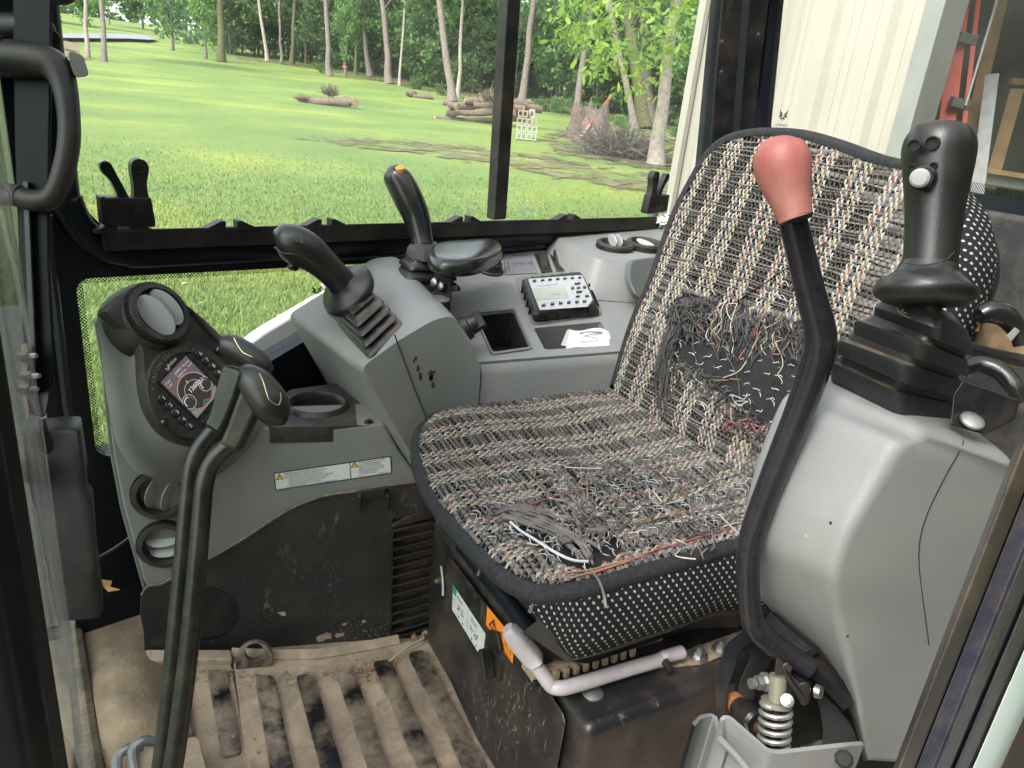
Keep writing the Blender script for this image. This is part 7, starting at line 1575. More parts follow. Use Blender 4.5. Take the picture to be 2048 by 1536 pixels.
# backing cloth under the weave
mb = MB(); mb.loft([[np.r_[cS + (p - cS) * k, float(seat_z(np.array([cS + (p - cS) * k]))[0]) - .0012] for p in so] for k in (.995, .93, .8, .6, .35, .1)], cap0=False); mb.build('backing_cloth', m_cloth, cov_, smooth=60)
cBP = BPs.mean(0); mb = MB(); mb.loft([[b3(*(cBP + (q - cBP) * k), float(back_off(np.array([cBP + (q - cBP) * k]))[0]) - .0012) for q in BPs] for k in (.995, .93, .8, .6, .35, .1)], cap0=False); mb.build('backing_cloth', m_cloth, cov_, smooth=60)
# edge tape
mb = MB(); ed = [np.r_[SO[i] + nrmO[i] * .002, ZS - .020 + 0 * i] for i in range(150)]
vis = [i for i in range(150) if SO[i, 0] < .80 or SO[i, 1] < .60]
mb.tube([e + A3(0, 0, .003) for e in ed], [.0125 * (.75 + .35 * near[i] + .15 * (SO[i, 0] < .5)) for i in range(150)], n=10, flat=.55, up=UP, closed=True) if False else mb.loft([[np.r_[SO[i] + nrmO[i] * o_, ZS + z_ * (1 + .12 * near[i])] for i in range(150)] for o_, z_ in ((-.008, -.005), (.001, -.0070), (.0055, -.012), (.0058, -.018), (.003, -.023), (-.002, -.022))], cap0=False, cap1=False); mb.build('edge_tape', m_tape, cov_, smooth=60)
top_i = [p for p in (resample(smoothpath([b2(Bp(*q)) for q in backp[:14]] , 5), 70))[:-4]]
nb_ = [(cBP - p) / np.linalg.norm(cBP - p) for p in top_i]; mb = MB()
mb.loft([[b3(*(p - n_ * o_), h_) for p, n_ in zip(top_i, nb_)] for o_, h_ in ((-.007, .006), (.0, .009), (.007, .006), (.010, -.004), (.010, -.018))], closed=False, cap0=False, cap1=False); mb.build('edge_tape', m_tape, cov_, smooth=60)
# loose yarns -------------------------------------------------------------------------
def hang(key, p, q, sag, r, wob=.004, n=7, nn=Bn):
    P = []
    for t in np.linspace(0, 1, n): P.append(p * (1 - t) + q * t + nn * (sag * math.sin(math.pi * t)) + g.normal(0, wob, 3) * (0 < t) )
    st[key].thread(smoothpath(P, 2), r, 4)
def Bq(px, py, o=.006): return Bp(px, py, o)
# bundle of black weft ends down the left of the hole
for k in range(30):
    x0, y0 = g.uniform(1340, 1366), g.uniform(600, 660); x1, y1 = g.uniform(1312, 1346), g.uniform(780, 846); hang('k', Bq(x0, y0, .008), Bq(x1, y1, .006), g.uniform(.006, .020), g.uniform(.0008, .0014), .003)
for k in range(75):
    x0 = g.uniform(1350, 1400); y0 = np.interp(x0, [1340, 1400, 1500, 1640], [606, 594, 618, 650]); hang('k', Bq(x0, y0), Bq(x0 + g.normal(-6, 26), y0 + g.uniform(30, 95), .004), .008, .0013, .005)
for k in range(190):
    x0 = g.uniform(1400, 1670); y0 = np.interp(x0, [1340, 1400, 1500, 1640], [606, 594, 618, 650]); hang(g.choice(['k', 'k', 'k', 'weft']), Bq(x0, y0), Bq(x0 + g.normal(-8, 22), y0 + g.uniform(20, 110), .004), .008, .0009, .005)
col_groups = [(1410, 1445), (1452, 1476), (1530, 1550), (1560, 1580), (1505, 1515)]
for a, b in col_groups:
    for k in range(5):
        x0 = g.uniform(a, b); y0 = np.interp(x0, [1340, 1400, 1500, 1640], [606, 594, 618, 650]); key = g.choice(['W', 'r', 'B', 'o', 'y', 'B', 'W', 'o']); hang(key, Bq(x0, y0 - 4, .008), Bq(x0 + g.normal(-14, 12), y0 + g.uniform(25, 115), .005), .009, .0009, .004)
for key, pts in (('r', [(1470, 600), (1452, 618), (1408, 634), (1396, 648), (1410, 664)]), ('W', [(1442, 604), (1426, 640), (1412, 670), (1418, 683)]), ('y', [(1532, 640), (1518, 668), (1498, 712), (1478, 742), (1446, 756)]), ('r', [(1520, 632), (1508, 664), (1492, 694), (1478, 716)]), ('W', [(1586, 640), (1582, 652), (1590, 664)]), ('o', [(1590, 648), (1582, 676), (1562, 706), (1546, 708)]), ('B', [(1540, 690), (1512, 712), (1500, 735)]), ('k', [(1390, 600), (1386, 690), (1402, 740), (1434, 780), (1460, 800)]), ('k', [(1440, 640), (1450, 700), (1476, 760), (1480, 830)]),
                 ('W', [(1394, 800), (1404, 806), (1414, 818), (1412, 810), (1400, 800)]), ('r', [(1426, 820), (1440, 806), (1452, 786)]), ('W', [(1462, 806), (1462, 830), (1464, 844)])):
    st[key].thread(smoothpath([Bq(*p, .010 + .004 * (i % 2)) for i, p in enumerate(pts)], 4), .0010, 5)
# frayed lower lip of the hole
for k in range(110):
    t = g.random(); x0 = 1344 + t * 196; y0 = np.interp(x0, [1344, 1390, 1430, 1462, 1500, 1540], [728, 744, 774, 808, 850, 862]) + g.normal(6, 6)
    hang(g.choice(['k', 'k', 'k', 'weft', 'W', 'B', 'o', 'y', 'r'], p=[.32, .22, .14, .12, .07, .05, .03, .03, .02]), Bq(x0, y0), Bq(x0 + g.normal(4, 24), y0 + g.normal(-2, 14), .008), .010, .0008, .005)
# white elastic stitches on the bared black cloth
for py in range(600, 870, 26):
    for px in range(1350, 1690, 34):
        x0, y0 = px + g.normal(0, 5) + (11 if (py // 22) % 2 else 0), py + g.normal(0, 4) + (px - 1350) * .10; q = b2(Bp(x0, y0))
        if not inside(q, HB)[0]: continue
        L_ = g.uniform(12, 17); P = [Bp(x0 - L_ * .5 + L_ * t, y0 + (5 * t - 2) * g.choice([-1, 1]) , .006 + .003 * math.sin(math.pi * t)) for t in np.linspace(0, 1, 5)]; st['e'].thread(P, .0005, 3)
        if g.random() < .5: st['e'].thread([Bp(x0 + 8 * math.sin(t * 2), y0 + 16 * t, .006) for t in np.linspace(0, 1, 5)], .0005, 3)
# front corner tear: wire rim, elastic loops, slack yarns
def Sq(px, py, h=.004): p = Zp(px, py, ZS)[:2]; return np.r_[p, float(seat_z(p[None])[0]) + h]
mb = MB(); P = smoothpath([Sq(*p, .010) for p in ((1020, 1050), (1040, 1072), (1066, 1094), (1104, 1122), (1142, 1134), (1174, 1134))], 6); mb.tube(P, .0018, n=7); mb.build('edge_wire', mat('pale_wire', (.6, .62, .64), .35, metal=.5), cov_)
for k in range(60):
    while True:
        q = np.array([g.uniform(1010, 1250), g.uniform(1040, 1140)])
        if inside(q, np.array(tear_px, float))[0]: break
    r_ = g.uniform(5, 9); a0 = g.uniform(0, 3); st['e'].thread([Sq(q[0] + r_ * math.cos(a0 + t * 3.4), q[1] + .8 * r_ * math.sin(a0 + t * 3.4), .004 + .006 * math.sin(t * 3.14)) for t in np.linspace(0, 1, 8)], .0005, 3)
slack = [[(1005, 1035), (1050, 1046), (1110, 1075), (1165, 1125)], [(1020, 1028), (1080, 1040), (1130, 1076), (1172, 1110)], [(1010, 1024), (1060, 1022), (1100, 1046), (1160, 1100), (1178, 1130)], [(1030, 1030), (1098, 1060), (1140, 1100)], [(990, 1030), (1040, 1016), (1092, 1022), (1140, 1034)], [(1090, 1040), (1150, 1080), (1200, 1104)], [(1150, 1028), (1158, 1060), (1160, 1090)], [(1170, 1064), (1200, 1062), (1222, 1060)], [(1165, 1078), (1190, 1062), (1210, 1066)]]
for s_ in slack:
    for k in range(4): st['weft'].thread(smoothpath([Sq(a + g.normal(0, 4), b + g.normal(0, 4), .007 + .004 * g.random()) for a, b in s_], 5), g.uniform(.0014, .0024), 5)
dr = [[(980, 1022), (972, 1060), (960, 1100), (962, 1128), (956, 1152)], [(976, 1030), (962, 1070), (952, 1104)], [(974, 1052), (964, 1088), (950, 1118)], [(1006, 1046), (1002, 1090), (990, 1130), (990, 1156)], [(1086, 1130), (1078, 1162), (1070, 1196), (1059, 1226)], [(1180, 1136), (1198, 1162), (1208, 1190), (1212, 1216)]]
for s_ in dr:
    P = []
    for i, (a, b) in enumerate(s_):
        base = Sq(min(max(a, 985), 1240), min(b, 1120), .012) if i == 0 else None
        if i == 0: d0 = depth(Sq(a, b)) - .012
        P.append(D(a, b, d0 - .006 * i))
    st['weft'].thread(smoothpath(P, 5), [.0014 + .0010 * (i / (len(s_) * 5)) for i in range((len(s_) - 1) * 5 + 1)], 5)
for key, s_ in (('r', [(1010, 1025), (1060, 1008), (1120, 990), (1168, 982), (1176, 970)]), ('B', [(985, 1018), (1012, 1018), (1030, 1018)]), ('W', [(1052, 1100), (1072, 1104), (1086, 1096), (1106, 1092)]), ('o', [(1128, 1150), (1180, 1142), (1230, 1128), (1290, 1112)]), ('r', [(1180, 1148), (1240, 1128), (1300, 1106), (1400, 1078), (1460, 1060)]), ('o', [(1140, 1156), (1200, 1140), (1260, 1122)]), ('y', [(1444, 1060), (1462, 1055), (1476, 1052)]), ('B', [(1370, 1082), (1400, 1072), (1432, 1066)])):
    st[key].thread(smoothpath([Sq(*p, .007) for p in s_], 5), .0011, 5)
for k in range(150):       # general fray over the worn middle
    a, b = g.uniform(1080, 1470), g.uniform(930, 1100); q = Zp(a, b, ZS)[:2]
    if not inside(q, SO * 1.0)[0] or worn_seat(q[None, ::-1])[0] < .35: continue
    st[g.choice(['weft', 'weft', 'k', 'W', 'o'], p=[.4, .25, .2, .1, .05])].thread(smoothpath([Sq(a, b, .005), Sq(a + g.normal(0, 12), b + g.normal(4, 8), .012), Sq(a + g.normal(0, 22), b + g.normal(8, 12), .006)], 3), .0011, 4)
for key, nm, m_ in (('weft', 'weft_strands', m_weft), ('D', 'dark_stitches', m_warpd), ('W', 'cream_stitches', m_cream), ('B', 'navy_stitches', m_blut), ('r', 'red_threads', m_redt), ('o', 'orange_threads', m_orgt), ('y', 'yellow_threads', m_yelt), ('k', 'black_threads', m_black_t), ('e', 'elastic_loops', m_elas)):
    st[key].mb.build(nm, m_, cov_, smooth=70, kind='stuff')
# ================================================================ DOOR-SIDE CONSOLE
lc = thing('door_console', 'tall rounded grey console on the door side carrying a joystick', 'console', (.75, .38, .2))
Lpx = [(1592, 762), (1574, 778), (1548, 800), (1522, 858), (1497, 930), (1480, 1000), (1471, 1060), (1482, 1110), (1500, 1180), (1546, 1230), (1602, 1272), (1660, 1340), (1690, 1400), (1712, 1470), (1722, 1520)]
Rpx = [(1838, 868), (1826, 878), (1800, 890), (1765, 945), (1722, 1015), (1692, 1070), (1668, 1140), (1668, 1185), (1676, 1240), (1690, 1300), (1700, 1350), (1712, 1400), (1718, 1440), (1728, 1492), (1735, 1520)]
Qpx = [(2040, 940), (2060, 960), (2070, 990), (2070, 1020), (2066, 1060), (2060, 1110), (2050, 1170), (2040, 1215), (2030, 1262), (2015, 1320), (2000, 1370), (1985, 1430), (1975, 1470), (1965, 1515), (1955, 1535)]
loops = []
for i, (a, b, c) in enumerate(zip(Lpx, Rpx, Qpx)):
    k = 1 - .5 * max(0, (i - 8) / 6)
    L_ = Yp(*a, .50 if i < 9 else .50 - .015 * (i - 8)); R_ = Yp(*b, .365 if i < 9 else .365 - .004 * (i - 8)); Q_ = Yp(*c, .322)
    m1 = (L_ + R_) / 2 + A3(-.001, -.001, 0); zz = (L_[2] + R_[2] + Q_[2]) / 3
    loops.append(rpoly([A3(Q_[0] + .05, .50, L_[2]), L_, m1, R_, Q_, Q_ + A3(.03, .05, 0)], [.03, .022, 0, .013, .02, 0], 6))
zc_ = [sum(p[2] for p in l) / len(l) for l in loops]
cap = [[p + (sum(loops[0]) / len(loops[0]) - p) * q + A3(0, 0, h) for p in loops[0]] for q, h in ((.40, .009), (.26, .009), (.14, .008), (.06, .005), (.02, .0022))]
L0 = smoothpath([np.array(l).ravel() for l in loops], 3); L0 = [list(q.reshape(-1, 3)) for q in L0]
mb = MB(); mb.loft(cap + L0, cap0=True, cap1=True); mb.build('console_body', m_grey, lc, smooth=75)
def Lq(px, py, y=.30): return Yp(px, py, y)
# seam: follow the near face by ray casting on the body
from mathutils.bvhtree import BVHTree
vv = [Vector([float(q) for q in p]) for l in cap + L0 for p in l]; n_ = len(loops[0]); ff = [(i * n_ + j, i * n_ + (j + 1) % n_, (i + 1) * n_ + (j + 1) % n_, (i + 1) * n_ + j) for i in range(len(cap + L0) - 1) for j in range(n_)]
bvh = BVHTree.FromPolygons(vv, ff)
def hit(px, py, off=.0):
    r_ = ray(px, py); h = bvh.ray_cast(Vector(CAM.tolist()), Vector(r_.tolist()).normalized())
    return (np.array(h[0]) - nrm(r_) * off) if h[0] is not None else None
P = [hit(*p, .0004) for p in ((1925, 868), (1926, 885), (1918, 905), (1895, 945), (1872, 990), (1854, 1030), (1842, 1070), (1838, 1110), (1840, 1150), (1846, 1200), (1854, 1258), (1858, 1290))]; P = [p for p in P if p is not None]
if len(P) > 3: mb = MB(); mb.tube(smoothpath(P, 6), .0005, n=5); mb.build('seam', m_dark, lc)
for px, py, r_, m_ in ((1662, 1046, .0018, m_dark), (1695, 1272, .0016, m_dark), (1612, 1072, .0012, m_cream)):
    p = hit(px, py, .0003)
    if p is not None: mb = MB(); mb.lathe([(r_, 0), (r_ * .7, .0006)], p, -ray(px, py), n=8); mb.build('speck', m_, lc, kind='stuff')
# joystick with rectangular bellows
j2 = thing('joystick', 'large black joystick with white button on wide square bellows, nearest the door', 'joystick', Yp(1790, 800, .38))
dB0 = .66
def quad_ring(px4, y4): return [Yp(p[0], p[1], y) for p, y in zip(px4, y4)]
# front edge of each frame runs along y; give far-front and near-front corners, extrude back along x
# each frame: far-front, near-front and near-rear corners (lower / upper edge); the front edge runs along y, the side edge along x
spec = [((1662, 790), (1802, 856), (1915, 872), 1.0), ((1656, 752), (1802, 824), (1920, 846), 1.0), ((1658, 730), (1802, 794), (1921, 818), 1.0), ((1663, 724), (1803, 788), (1917, 812), .97), ((1674, 722), (1806, 782), (1912, 806), .90), ((1680, 708), (1810, 766), (1916, 796), .90),
        ((1669, 706), (1814, 769), (1930, 802), 1.0), ((1669, 684), (1816, 738), (1930, 770), 1.0), ((1675, 678), (1818, 731), (1927, 764), .97), ((1690, 676), (1826, 728), (1922, 758), .90), ((1698, 664), (1834, 716), (1926, 748), .90),
        ((1701, 664), (1844, 722), (1942, 756), 1.0), ((1702, 644), (1846, 694), (1942, 728), 1.0), ((1708, 638), (1849, 688), (1939, 722), .97), ((1726, 638), (1856, 684), (1936, 716), .90), ((1738, 628), (1866, 676), (1940, 706), .90),
        ((1742, 628), (1877, 682), (1950, 712), 1.0), ((1743, 612), (1878, 658), (1950, 690), 1.0), ((1752, 604), (1874, 634), (1940, 664), .98), ((1768, 596), (1866, 608), (1912, 632), .95)]
mb = MB(); loops = []
for i, (a, b, c, k) in enumerate(spec):
    pa = Yp(*a, .480 - .0022 * i); pb = Xp(*b, pa[0] - .004); pc = Yp(*c, pb[1] + .006); pd_ = A3(pc[0] + .01, pa[1], (pa[2] + pc[2]) / 2)
    loops.append(rpoly([pa, pb, pc, pd_], [.008, .016, .010, .01], 5))
mb.loft(loops); mb.build('bellows', m_rub, j2, smooth=40, recalc=True)
# handle
dH = .655
cxy = (1850, 588); axh = nrm(D(1858, 470, dH - .0) - D(1850, 590, dH))
mb = MB()
tube_px(mb, [(1848, 606, dH, 150), (1849, 596, dH, 178), (1850, 584, dH, 188), (1851, 572, dH, 180), (1853, 560, dH, 150), (1855, 546, dH, 118), (1858, 528, dH, 104)], n=36, sub=4); hr = mb.build('hand_rest', m_grip, j2, smooth=70)
mb = MB(); tube_px(mb, [(1858, 545, dH, 100), (1862, 500, dH, 100), (1866, 460, dH, 103), (1869, 420, dH, 108), (1872, 380, dH, 116), (1875, 340, dH, 127), (1877, 305, dH, 134), (1878, 280, dH, 128), (1879, 262, dH, 108), (1880, 253, dH, 70), (1880, 250, dH, 24)], n=28, sub=6); mb.build('grip', m_grip, j2, smooth=75)
dF = dH - .027
bc3 = D(1846, 356, dF); bn3 = nrm(-ray(1846, 356) + R[:, 0] * -.25)
mb = MB(); mb.lathe([(.0105, -.006), (.0105, .002), (.0085, .004), (.008, .002)], bc3, bn3, n=24); mb.build('button_collar', m_gloss, j2)
mb = MB(); mb.lathe([(.0080, .0), (.0080, .005), (.006, .0068), (.001, .0072)], bc3 + R[:, 0] * -.002, bn3, n=22, cap=False); mb.build('thumb_button', mat('grey_white_button', (.34, .34, .33), .4), j2)
for px, py, r_ in ((1828, 291, .0055), (1864, 286, .0060), (1824, 335, .0030), (1867, 331, .0030)):
    p = D(px, py, dF - .0005 + abs(px - 1860) * .00012); mb = MB(); mb.lathe([(r_, -.006), (r_, .0012), (r_ * .8, .0014), (r_ * .72, -.001), (.0004, -.001)], p, bn3, n=16, cap=False); mb.build('hole', m_dark, j2)
mb = MB(); tube_px(mb, [(1812, 526, dF - .001, 3), (1850, 530, dF - .006, 3), (1890, 520, dF - .004, 3), (1908, 505, dF + .006, 3)], n=5); mb.build('mould_line', m_boss, j2)
oc = D(1815, 624, depth(loops[-2][0] * .5 + loops[-2][8] * .5) - .006); e1, e2 = nrm(R[:, 0] * 1 + R[:, 1] * .25), nrm(-R[:, 1] * .75 + R[:, 2] * .6)
for a, b in ((.0095, .0075), (.0055, .0028)):
    mb = MB(); mb.tube([oc + e1 * a * math.cos(q) + e2 * b * math.sin(q) for q in np.linspace(0, 6.283, 29)[:-1]], .0004, n=4, closed=True); mb.build('moulded_mark', m_tanbar, j2)
# bits behind the console: plate with round bolts, black handles, sponge, buckle
pt = thing('cover_plate', 'black steel plate with round headed bolts behind the door console', 'plate', D(1960, 830, .70))
mb = MB(); mb.prism([D(a, b, .71) for a, b in ((1925, 760), (2040, 800), (2030, 840), (1970, 870), (1900, 850), (1905, 790))], ray(1960, 810) * .006); mb.build('plate', m_steel, pt, bevel=.002)
for px, py, dd_ in ((1944, 842, .704), (1908, 800, .80)):
    mb = MB(); mb.lathe([(.0115, 0), (.011, .002), (.007, .004), (.001, .0045)], D(px, py, dd_), nrm(UP * .8 - R[:, 2] * .5), n=22, cap=False); mb.build('round_bolt', m_zinc, pt)
mb = MB(); mb.prism([D(a, b, .706) for a, b in ((1955, 826), (1972, 834), (1968, 842), (1952, 834))], ray(1960, 834) * .003); mb.build('slot', m_dark, pt, smooth=0)
m_arch = m_gloss
mb = MB(); tube_px(mb, [(1930, 735, .80, 30), (1960, 728, .80, 34), (2000, 742, .79, 36), (2030, 775, .78, 34), (2045, 800, .78, 30)], n=12); mb.lone('curved_handle', m_arch, 'curved black handle behind the bellows, lower of two', 'handle', smooth=60)
bkl = thing('seat_belt_buckle', 'black seat belt buckle with grey tab at the right of the seat', 'buckle', D(2000, 680, .9))
mb = MB(); tube_px(mb, [(1958, 632, .90, 34), (1980, 624, .90, 46), (2010, 632, .90, 44), (2034, 660, .90, 36), (2044, 690, .90, 30)], n=12); mb.build('buckle_body', m_gloss, bkl, smooth=60)
mb = MB(); mb.prism([D(a, b, .875) for a, b in ((2012, 672), (2030, 654), (2040, 662), (2022, 684))], ray(2020, 670) * .02); mb.build('grey_tab', m_grey, bkl, bevel=.001)
mb = MB(); mb.prism([D(a, b, 1.02) for a, b in ((1930, 640), (1945, 630), (2060, 670), (2060, 735), (2010, 715), (1930, 690))], ray(1990, 690) * .01); mb.lone('rusty_tray', mat('rusty_brown_plate', (.16, .10, .05), .6, var=.5, vscale=30, dust=.3), 'rust brown metal tray under the seat belt buckle', 'tray', bevel=.003)
mb = MB(); tube_px(mb, [(1920, 690, .93, 26), (1980, 708, .93, 26), (2060, 724, .93, 26)], n=10); mb.lone('black_trim_bar', m_blk, 'black bar in front of the rust brown tray', 'bar')
g = np.random.default_rng(19); mb = MB()
c = [D(1938, 600, .95), D(1946, 622, .95), D(1956, 642, .95)]
for k in range(26):
    p = c[g.integers(0, 3)] + g.normal(0, .007, 3); v = g.normal(size=(6, 3)); v /= np.linalg.norm(v, axis=1)[:, None]; v *= g.uniform(.005, .010, (6, 1)); mb.add([p + q for q in v], [(0, 1, 2), (0, 2, 3), (0, 3, 4), (0, 4, 5), (1, 2, 5), (2, 3, 4)])
mb.lone('orange_sponge', m_cord, 'crumbly orange sponge scrap between the seat and the buckle', 'sponge', smooth=60)
mb = MB(); tube_px(mb, [(1942, 596, .96, 5), (1980, 612, .96, 5), (2040, 640, .96, 5)], n=6); mb.lone('cord', m_rub, 'thin black cord running past the orange sponge', 'cord')
# ================================================================ SAFETY LEVER
sf = thing('safety_lever', 'bent glossy black safety lever with a faded red plastic knob', 'lever', Yp(1600, 1310, .42))
m_lev = mat('glossy_black_lever', (.014, .014, .018), .14, var=.2, dust=.03, dustscale=60)
dk = depth(Yp(1565, 350, .45)) + .02; dk2 = depth(Yp(1600, 1310, .42)) - .02
def dl_(py): return dk + (dk2 - dk) * np.clip((py - 350) / 960, 0, 1) ** .9
pth = [(1582, 425, 56), (1600, 500, 57), (1622, 590, 59), (1638, 650, 62), (1640, 690, 63), (1630, 735, 62), (1600, 820, 58), (1560, 920, 54), (1524, 1012, 50), (1505, 1065, 48), (1497, 1105, 47), (1496, 1160, 46), (1502, 1230, 46), (1516, 1262, 47), (1545, 1290, 47), (1590, 1318, 46), (1620, 1336, 45)]
mb = MB(); tube_px(mb, [(a, b, dl_(b), w_) for a, b, w_ in pth], n=16, sub=6); mb.build('rod', m_lev, sf, smooth=70)
pk = [(1592, 438, 66), (1588, 424, 70), (1580, 395, 82), (1572, 365, 100), (1567, 343, 109), (1564, 325, 111), (1562, 309, 106), (1561, 297, 95), (1560, 288, 80), (1560, 281, 60), (1560, 277, 38), (1560, 275, 18), (1560, 274, 4)]
mb = MB(); tube_px(mb, [(a, b, dk, w_) for a, b, w_ in pk], n=28, sub=6); mb.build('knob', m_knob, sf, smooth=70)
mb = MB(); tube_px(mb, [(1592, 440, dk, 60), (1591, 434, dk, 68)], n=24, sub=1); mb.build('knob_collar', m_dark, sf)
# ================================================================ LINKAGE AT THE FOOT OF THE SAFETY LEVER
lk = thing('lever_linkage', 'dusty black steel pivot tube and forked bracket below the grey door console', 'linkage', Yp(1600, 1420, .42))
dq = .86
mb = MB(); tube_px(mb, [(1530, 1236, dq + .02, 40), (1600, 1300, dq, 46), (1650, 1350, dq - .01, 46), (1700, 1404, dq - .02, 46)], n=6, sub=1); mb.build('pivot_tube', m_steel, lk, smooth=20)
def plate_px(px, d, th, m, nm, bev=.003): 
    mb = MB(); mb.prism(smoothpath([D(a, b, d) for a, b in px], 4, True), ray(*px[0]) * th); return mb.build(nm, m, lk, bevel=bev, smooth=40)
plate_px([(1432, 1400), (1434, 1350), (1446, 1310), (1450, 1290), (1466, 1274), (1490, 1262), (1512, 1272), (1506, 1284), (1482, 1300), (1472, 1330), (1458, 1370), (1452, 1420), (1450, 1470), (1432, 1450)], dq + .01, .03, m_steel, 'front_fork')
plate_px([(1498, 1284), (1530, 1270), (1548, 1296), (1540, 1330), (1520, 1352), (1508, 1400), (1502, 1412), (1480, 1408), (1478, 1370), (1488, 1344), (1500, 1312)], dq + .03, .03, m_steel, 'rear_fork')
p = D(1478, 1414, dq + .02); ax = nrm(D(1508, 1444, dq - .01) - p)
mb = MB(); mb.lathe([(.012, -.006), (.013, .0), (.016, .012), (.019, .016), (.019, .036), (.015, .040)], p, ax, n=20); mb.build('bushing', m_steel, lk, smooth=40)
mb = MB(); mb.lathe([(.013, -.012), (.013, .004)], p, ax, n=18); mb.build('rust_ring', mat('orange_rust', (.22, .09, .03), .9), lk)
mb = MB(); mb.lathe([(.007, .036), (.007, .052)], p, ax, n=6); mb.build('pin_head', m_rust, lk, smooth=0)
mb = MB(); tube_px(mb, [(1490, 1448, dq - .03, 5), (1496, 1462, dq - .03, 5), (1494, 1472, dq - .03, 5)], n=5); mb.build('cotter_pin', m_zinc, lk)
plate_px([(1552, 1322), (1562, 1320), (1570, 1330), (1580, 1368), (1590, 1396), (1588, 1412), (1572, 1418), (1556, 1414), (1548, 1400)], dq - .05, .012, m_steel, 'hanger_plate', .002)
mb = MB(); mb.prism([D(a, b, dq - .06) for a, b in ((1562, 1330), (1574, 1322), (1588, 1336), (1580, 1348), (1600, 1366), (1612, 1362), (1622, 1372), (1620, 1404), (1606, 1414), (1594, 1398), (1572, 1360))], ray(1600, 1370) * .03); mb.build('stop_bracket', m_steel, lk, bevel=.003)
mb = MB(); mb.prism([D(a, b, dq - .03) for a, b in ((1552, 1320), (1625, 1294), (1640, 1304), (1590, 1332), (1625, 1370), (1600, 1380))], ray(1600, 1340) * .02); mb.build('gusset', m_steel, lk, bevel=.002)
mb = MB(); mb.lathe([(.0075, 0), (.007, .005), (.004, .006), (.0035, .004)], D(1574, 1401, dq - .066), -ray(1574, 1401), n=18); mb.build('socket_screw', m_zinc, lk)
mb = MB(); mb.lathe([(.008, 0), (.007, .006)], D(1632, 1382, dq - .04), nrm(R[:, 0] - R[:, 2]), n=16); mb.build('round_pin', m_zinc, lk)
mb = MB(); mb.lathe([(.008, 0), (.008, .010)], D(1528, 1364, dq - .035), -R[:, 0] - R[:, 2] * .3, n=6); mb.lathe([(.0105, -.004), (.0105, 0)], D(1528, 1364, dq - .035), -R[:, 0] - R[:, 2] * .3, n=18); mb.lathe([(.006, .012), (.006, .018)], D(1528, 1364, dq - .035), -R[:, 0] - R[:, 2] * .3, n=10); mb.build('hex_nut', m_zinc, lk, smooth=20)
plate_px([(1636, 1384), (1680, 1420), (1712, 1470), (1712, 1510), (1650, 1500), (1646, 1460), (1640, 1420)], dq + .02, .012, m_shell, 'dusty_gusset')
# spring
sp = thing('gas_spring', 'bright coil spring on a rod standing in the grey tray', 'spring', D(1548, 1520, dq - .05))
a, b = D(1553, 1408, dq - .05), D(1544, 1530, dq - .05); ax = nrm(b - a); L_ = np.linalg.norm(b - a) * 1.3; e1 = nrm(np.cross(ax, UP + A3(.3, 0, 0))); e2 = np.cross(ax, e1); rs_ = pxr(56, a)
mb = MB(); n_t = 9.5; mb.tube([a + ax * L_ * t + (e1 * math.cos(2 * math.pi * n_t * t) + e2 * math.sin(2 * math.pi * n_t * t)) * rs_ for t in np.linspace(0, 1, 220)], .0030, n=8); mb.build('coil', mat('bright_spring_steel', (.55, .54, .50), .28, metal=.8, var=.1), sp, smooth=70)
mb = MB(); mb.tube([a, a + ax * L_], rs_ * .55, n=14); mb.build('core_rod', m_steel, sp)
mb = MB(); mb.lathe([(rs_ * 1.08, -.002), (rs_ * 1.08, .003)], a - ax * .002, ax, n=26); mb.lathe([(rs_ * .62, -.032), (rs_ * .60, -.001)], a, ax, n=20); mb.build('eye_cap', mat('olive_zinc', (.20, .19, .14), .5, metal=.4), sp, smooth=40)
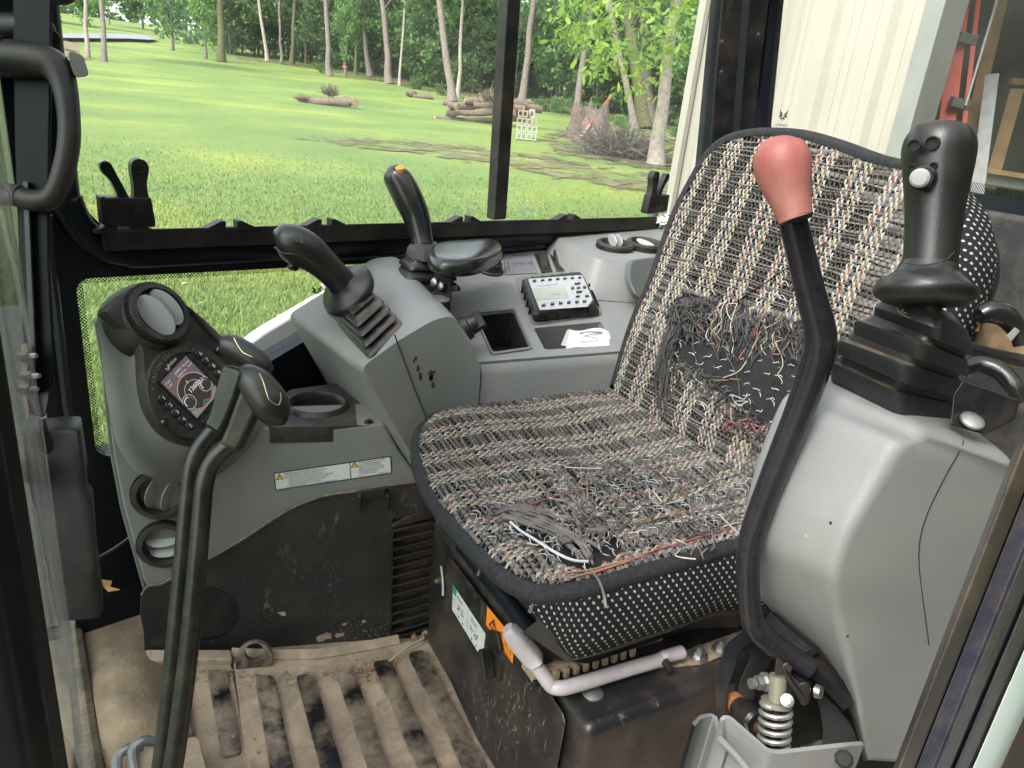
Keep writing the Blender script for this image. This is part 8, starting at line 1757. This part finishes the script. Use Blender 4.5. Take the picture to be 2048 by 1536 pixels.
# grey tray
tr = thing('grey_tray', 'grey plastic tray shroud round the coil spring at the bottom edge', 'tray', D(1500, 1536, .74))
dt = .76
outer = [(1390, 1452, dt + .06), (1404, 1436, dt + .08), (1428, 1432, dt + .09), (1432, 1462, dt + .07), (1446, 1500, dt + .03), (1452, 1498, dt + .01), (1446, 1440, dt + .01), (1456, 1436, dt + .01), (1536, 1506, dt - .03), (1560, 1508, dt - .03), (1690, 1493, dt - .03), (1728, 1490, dt - .02)]
P = [D(*q) for q in outer]; mb = MB(); Pd = [p + A3(-.012, -.004, -.16) for p in P]; th_ = [nrm(np.cross(UP, (P[min(i + 1, len(P) - 1)] - P[max(i - 1, 0)]))) * .004 for i in range(len(P))]
P = rpoly(P, [0] + [.006] * (len(P) - 2) + [0], 3); Pd = [p + A3(-.012, -.004, -.16) for p in P]; th_ = [nrm(np.cross(UP, (P[min(i + 1, len(P) - 1)] - P[max(i - 1, 0)]) + A3(1e-5, 0, 0))) * .004 for i in range(len(P))]
mb.loft([Pd, P, [p + t_ + UP * .001 for p, t_ in zip(P, th_)], [p + t_ for p, t_ in zip(Pd, th_)]], closed=False, cap0=False, cap1=False); mb.build('wall', m_grey2, tr, smooth=40)
mb = MB(); tube_px(mb, [(1440, 1478, dt - .0, 16), (1470, 1508, dt - .02, 16), (1500, 1545, dt - .04, 16)], n=10); mb.build('rounded_rib', m_grey2, tr, smooth=60)
mb = MB(); mb.lathe([(.009, 0), (.009, .004), (.006, .006)], D(1688, 1518, dt - .055), -ray(1688, 1518), n=8); mb.build('plug', m_dark, tr, smooth=0)
mb = MB(); mb.prism([D(a, b, dq + .09) for a, b in ((1470, 1300), (1800, 1330), (1800, 1700), (1470, 1700))], ray(1550, 1450) * .01); mb.lone('dark_bulkhead', m_blk, 'dark steel bulkhead behind the spring and forked bracket', 'panel', smooth=0)
mb = MB(); tube_px(mb, [(1600, 1500, dq + .05, 22), (1640, 1490, dq + .05, 24), (1670, 1470, dq + .05, 24), (1690, 1440, dq + .05, 22)], n=9); mb.lone('hydraulic_hose', m_rub, 'dusty hose curving behind the coil spring', 'hose')
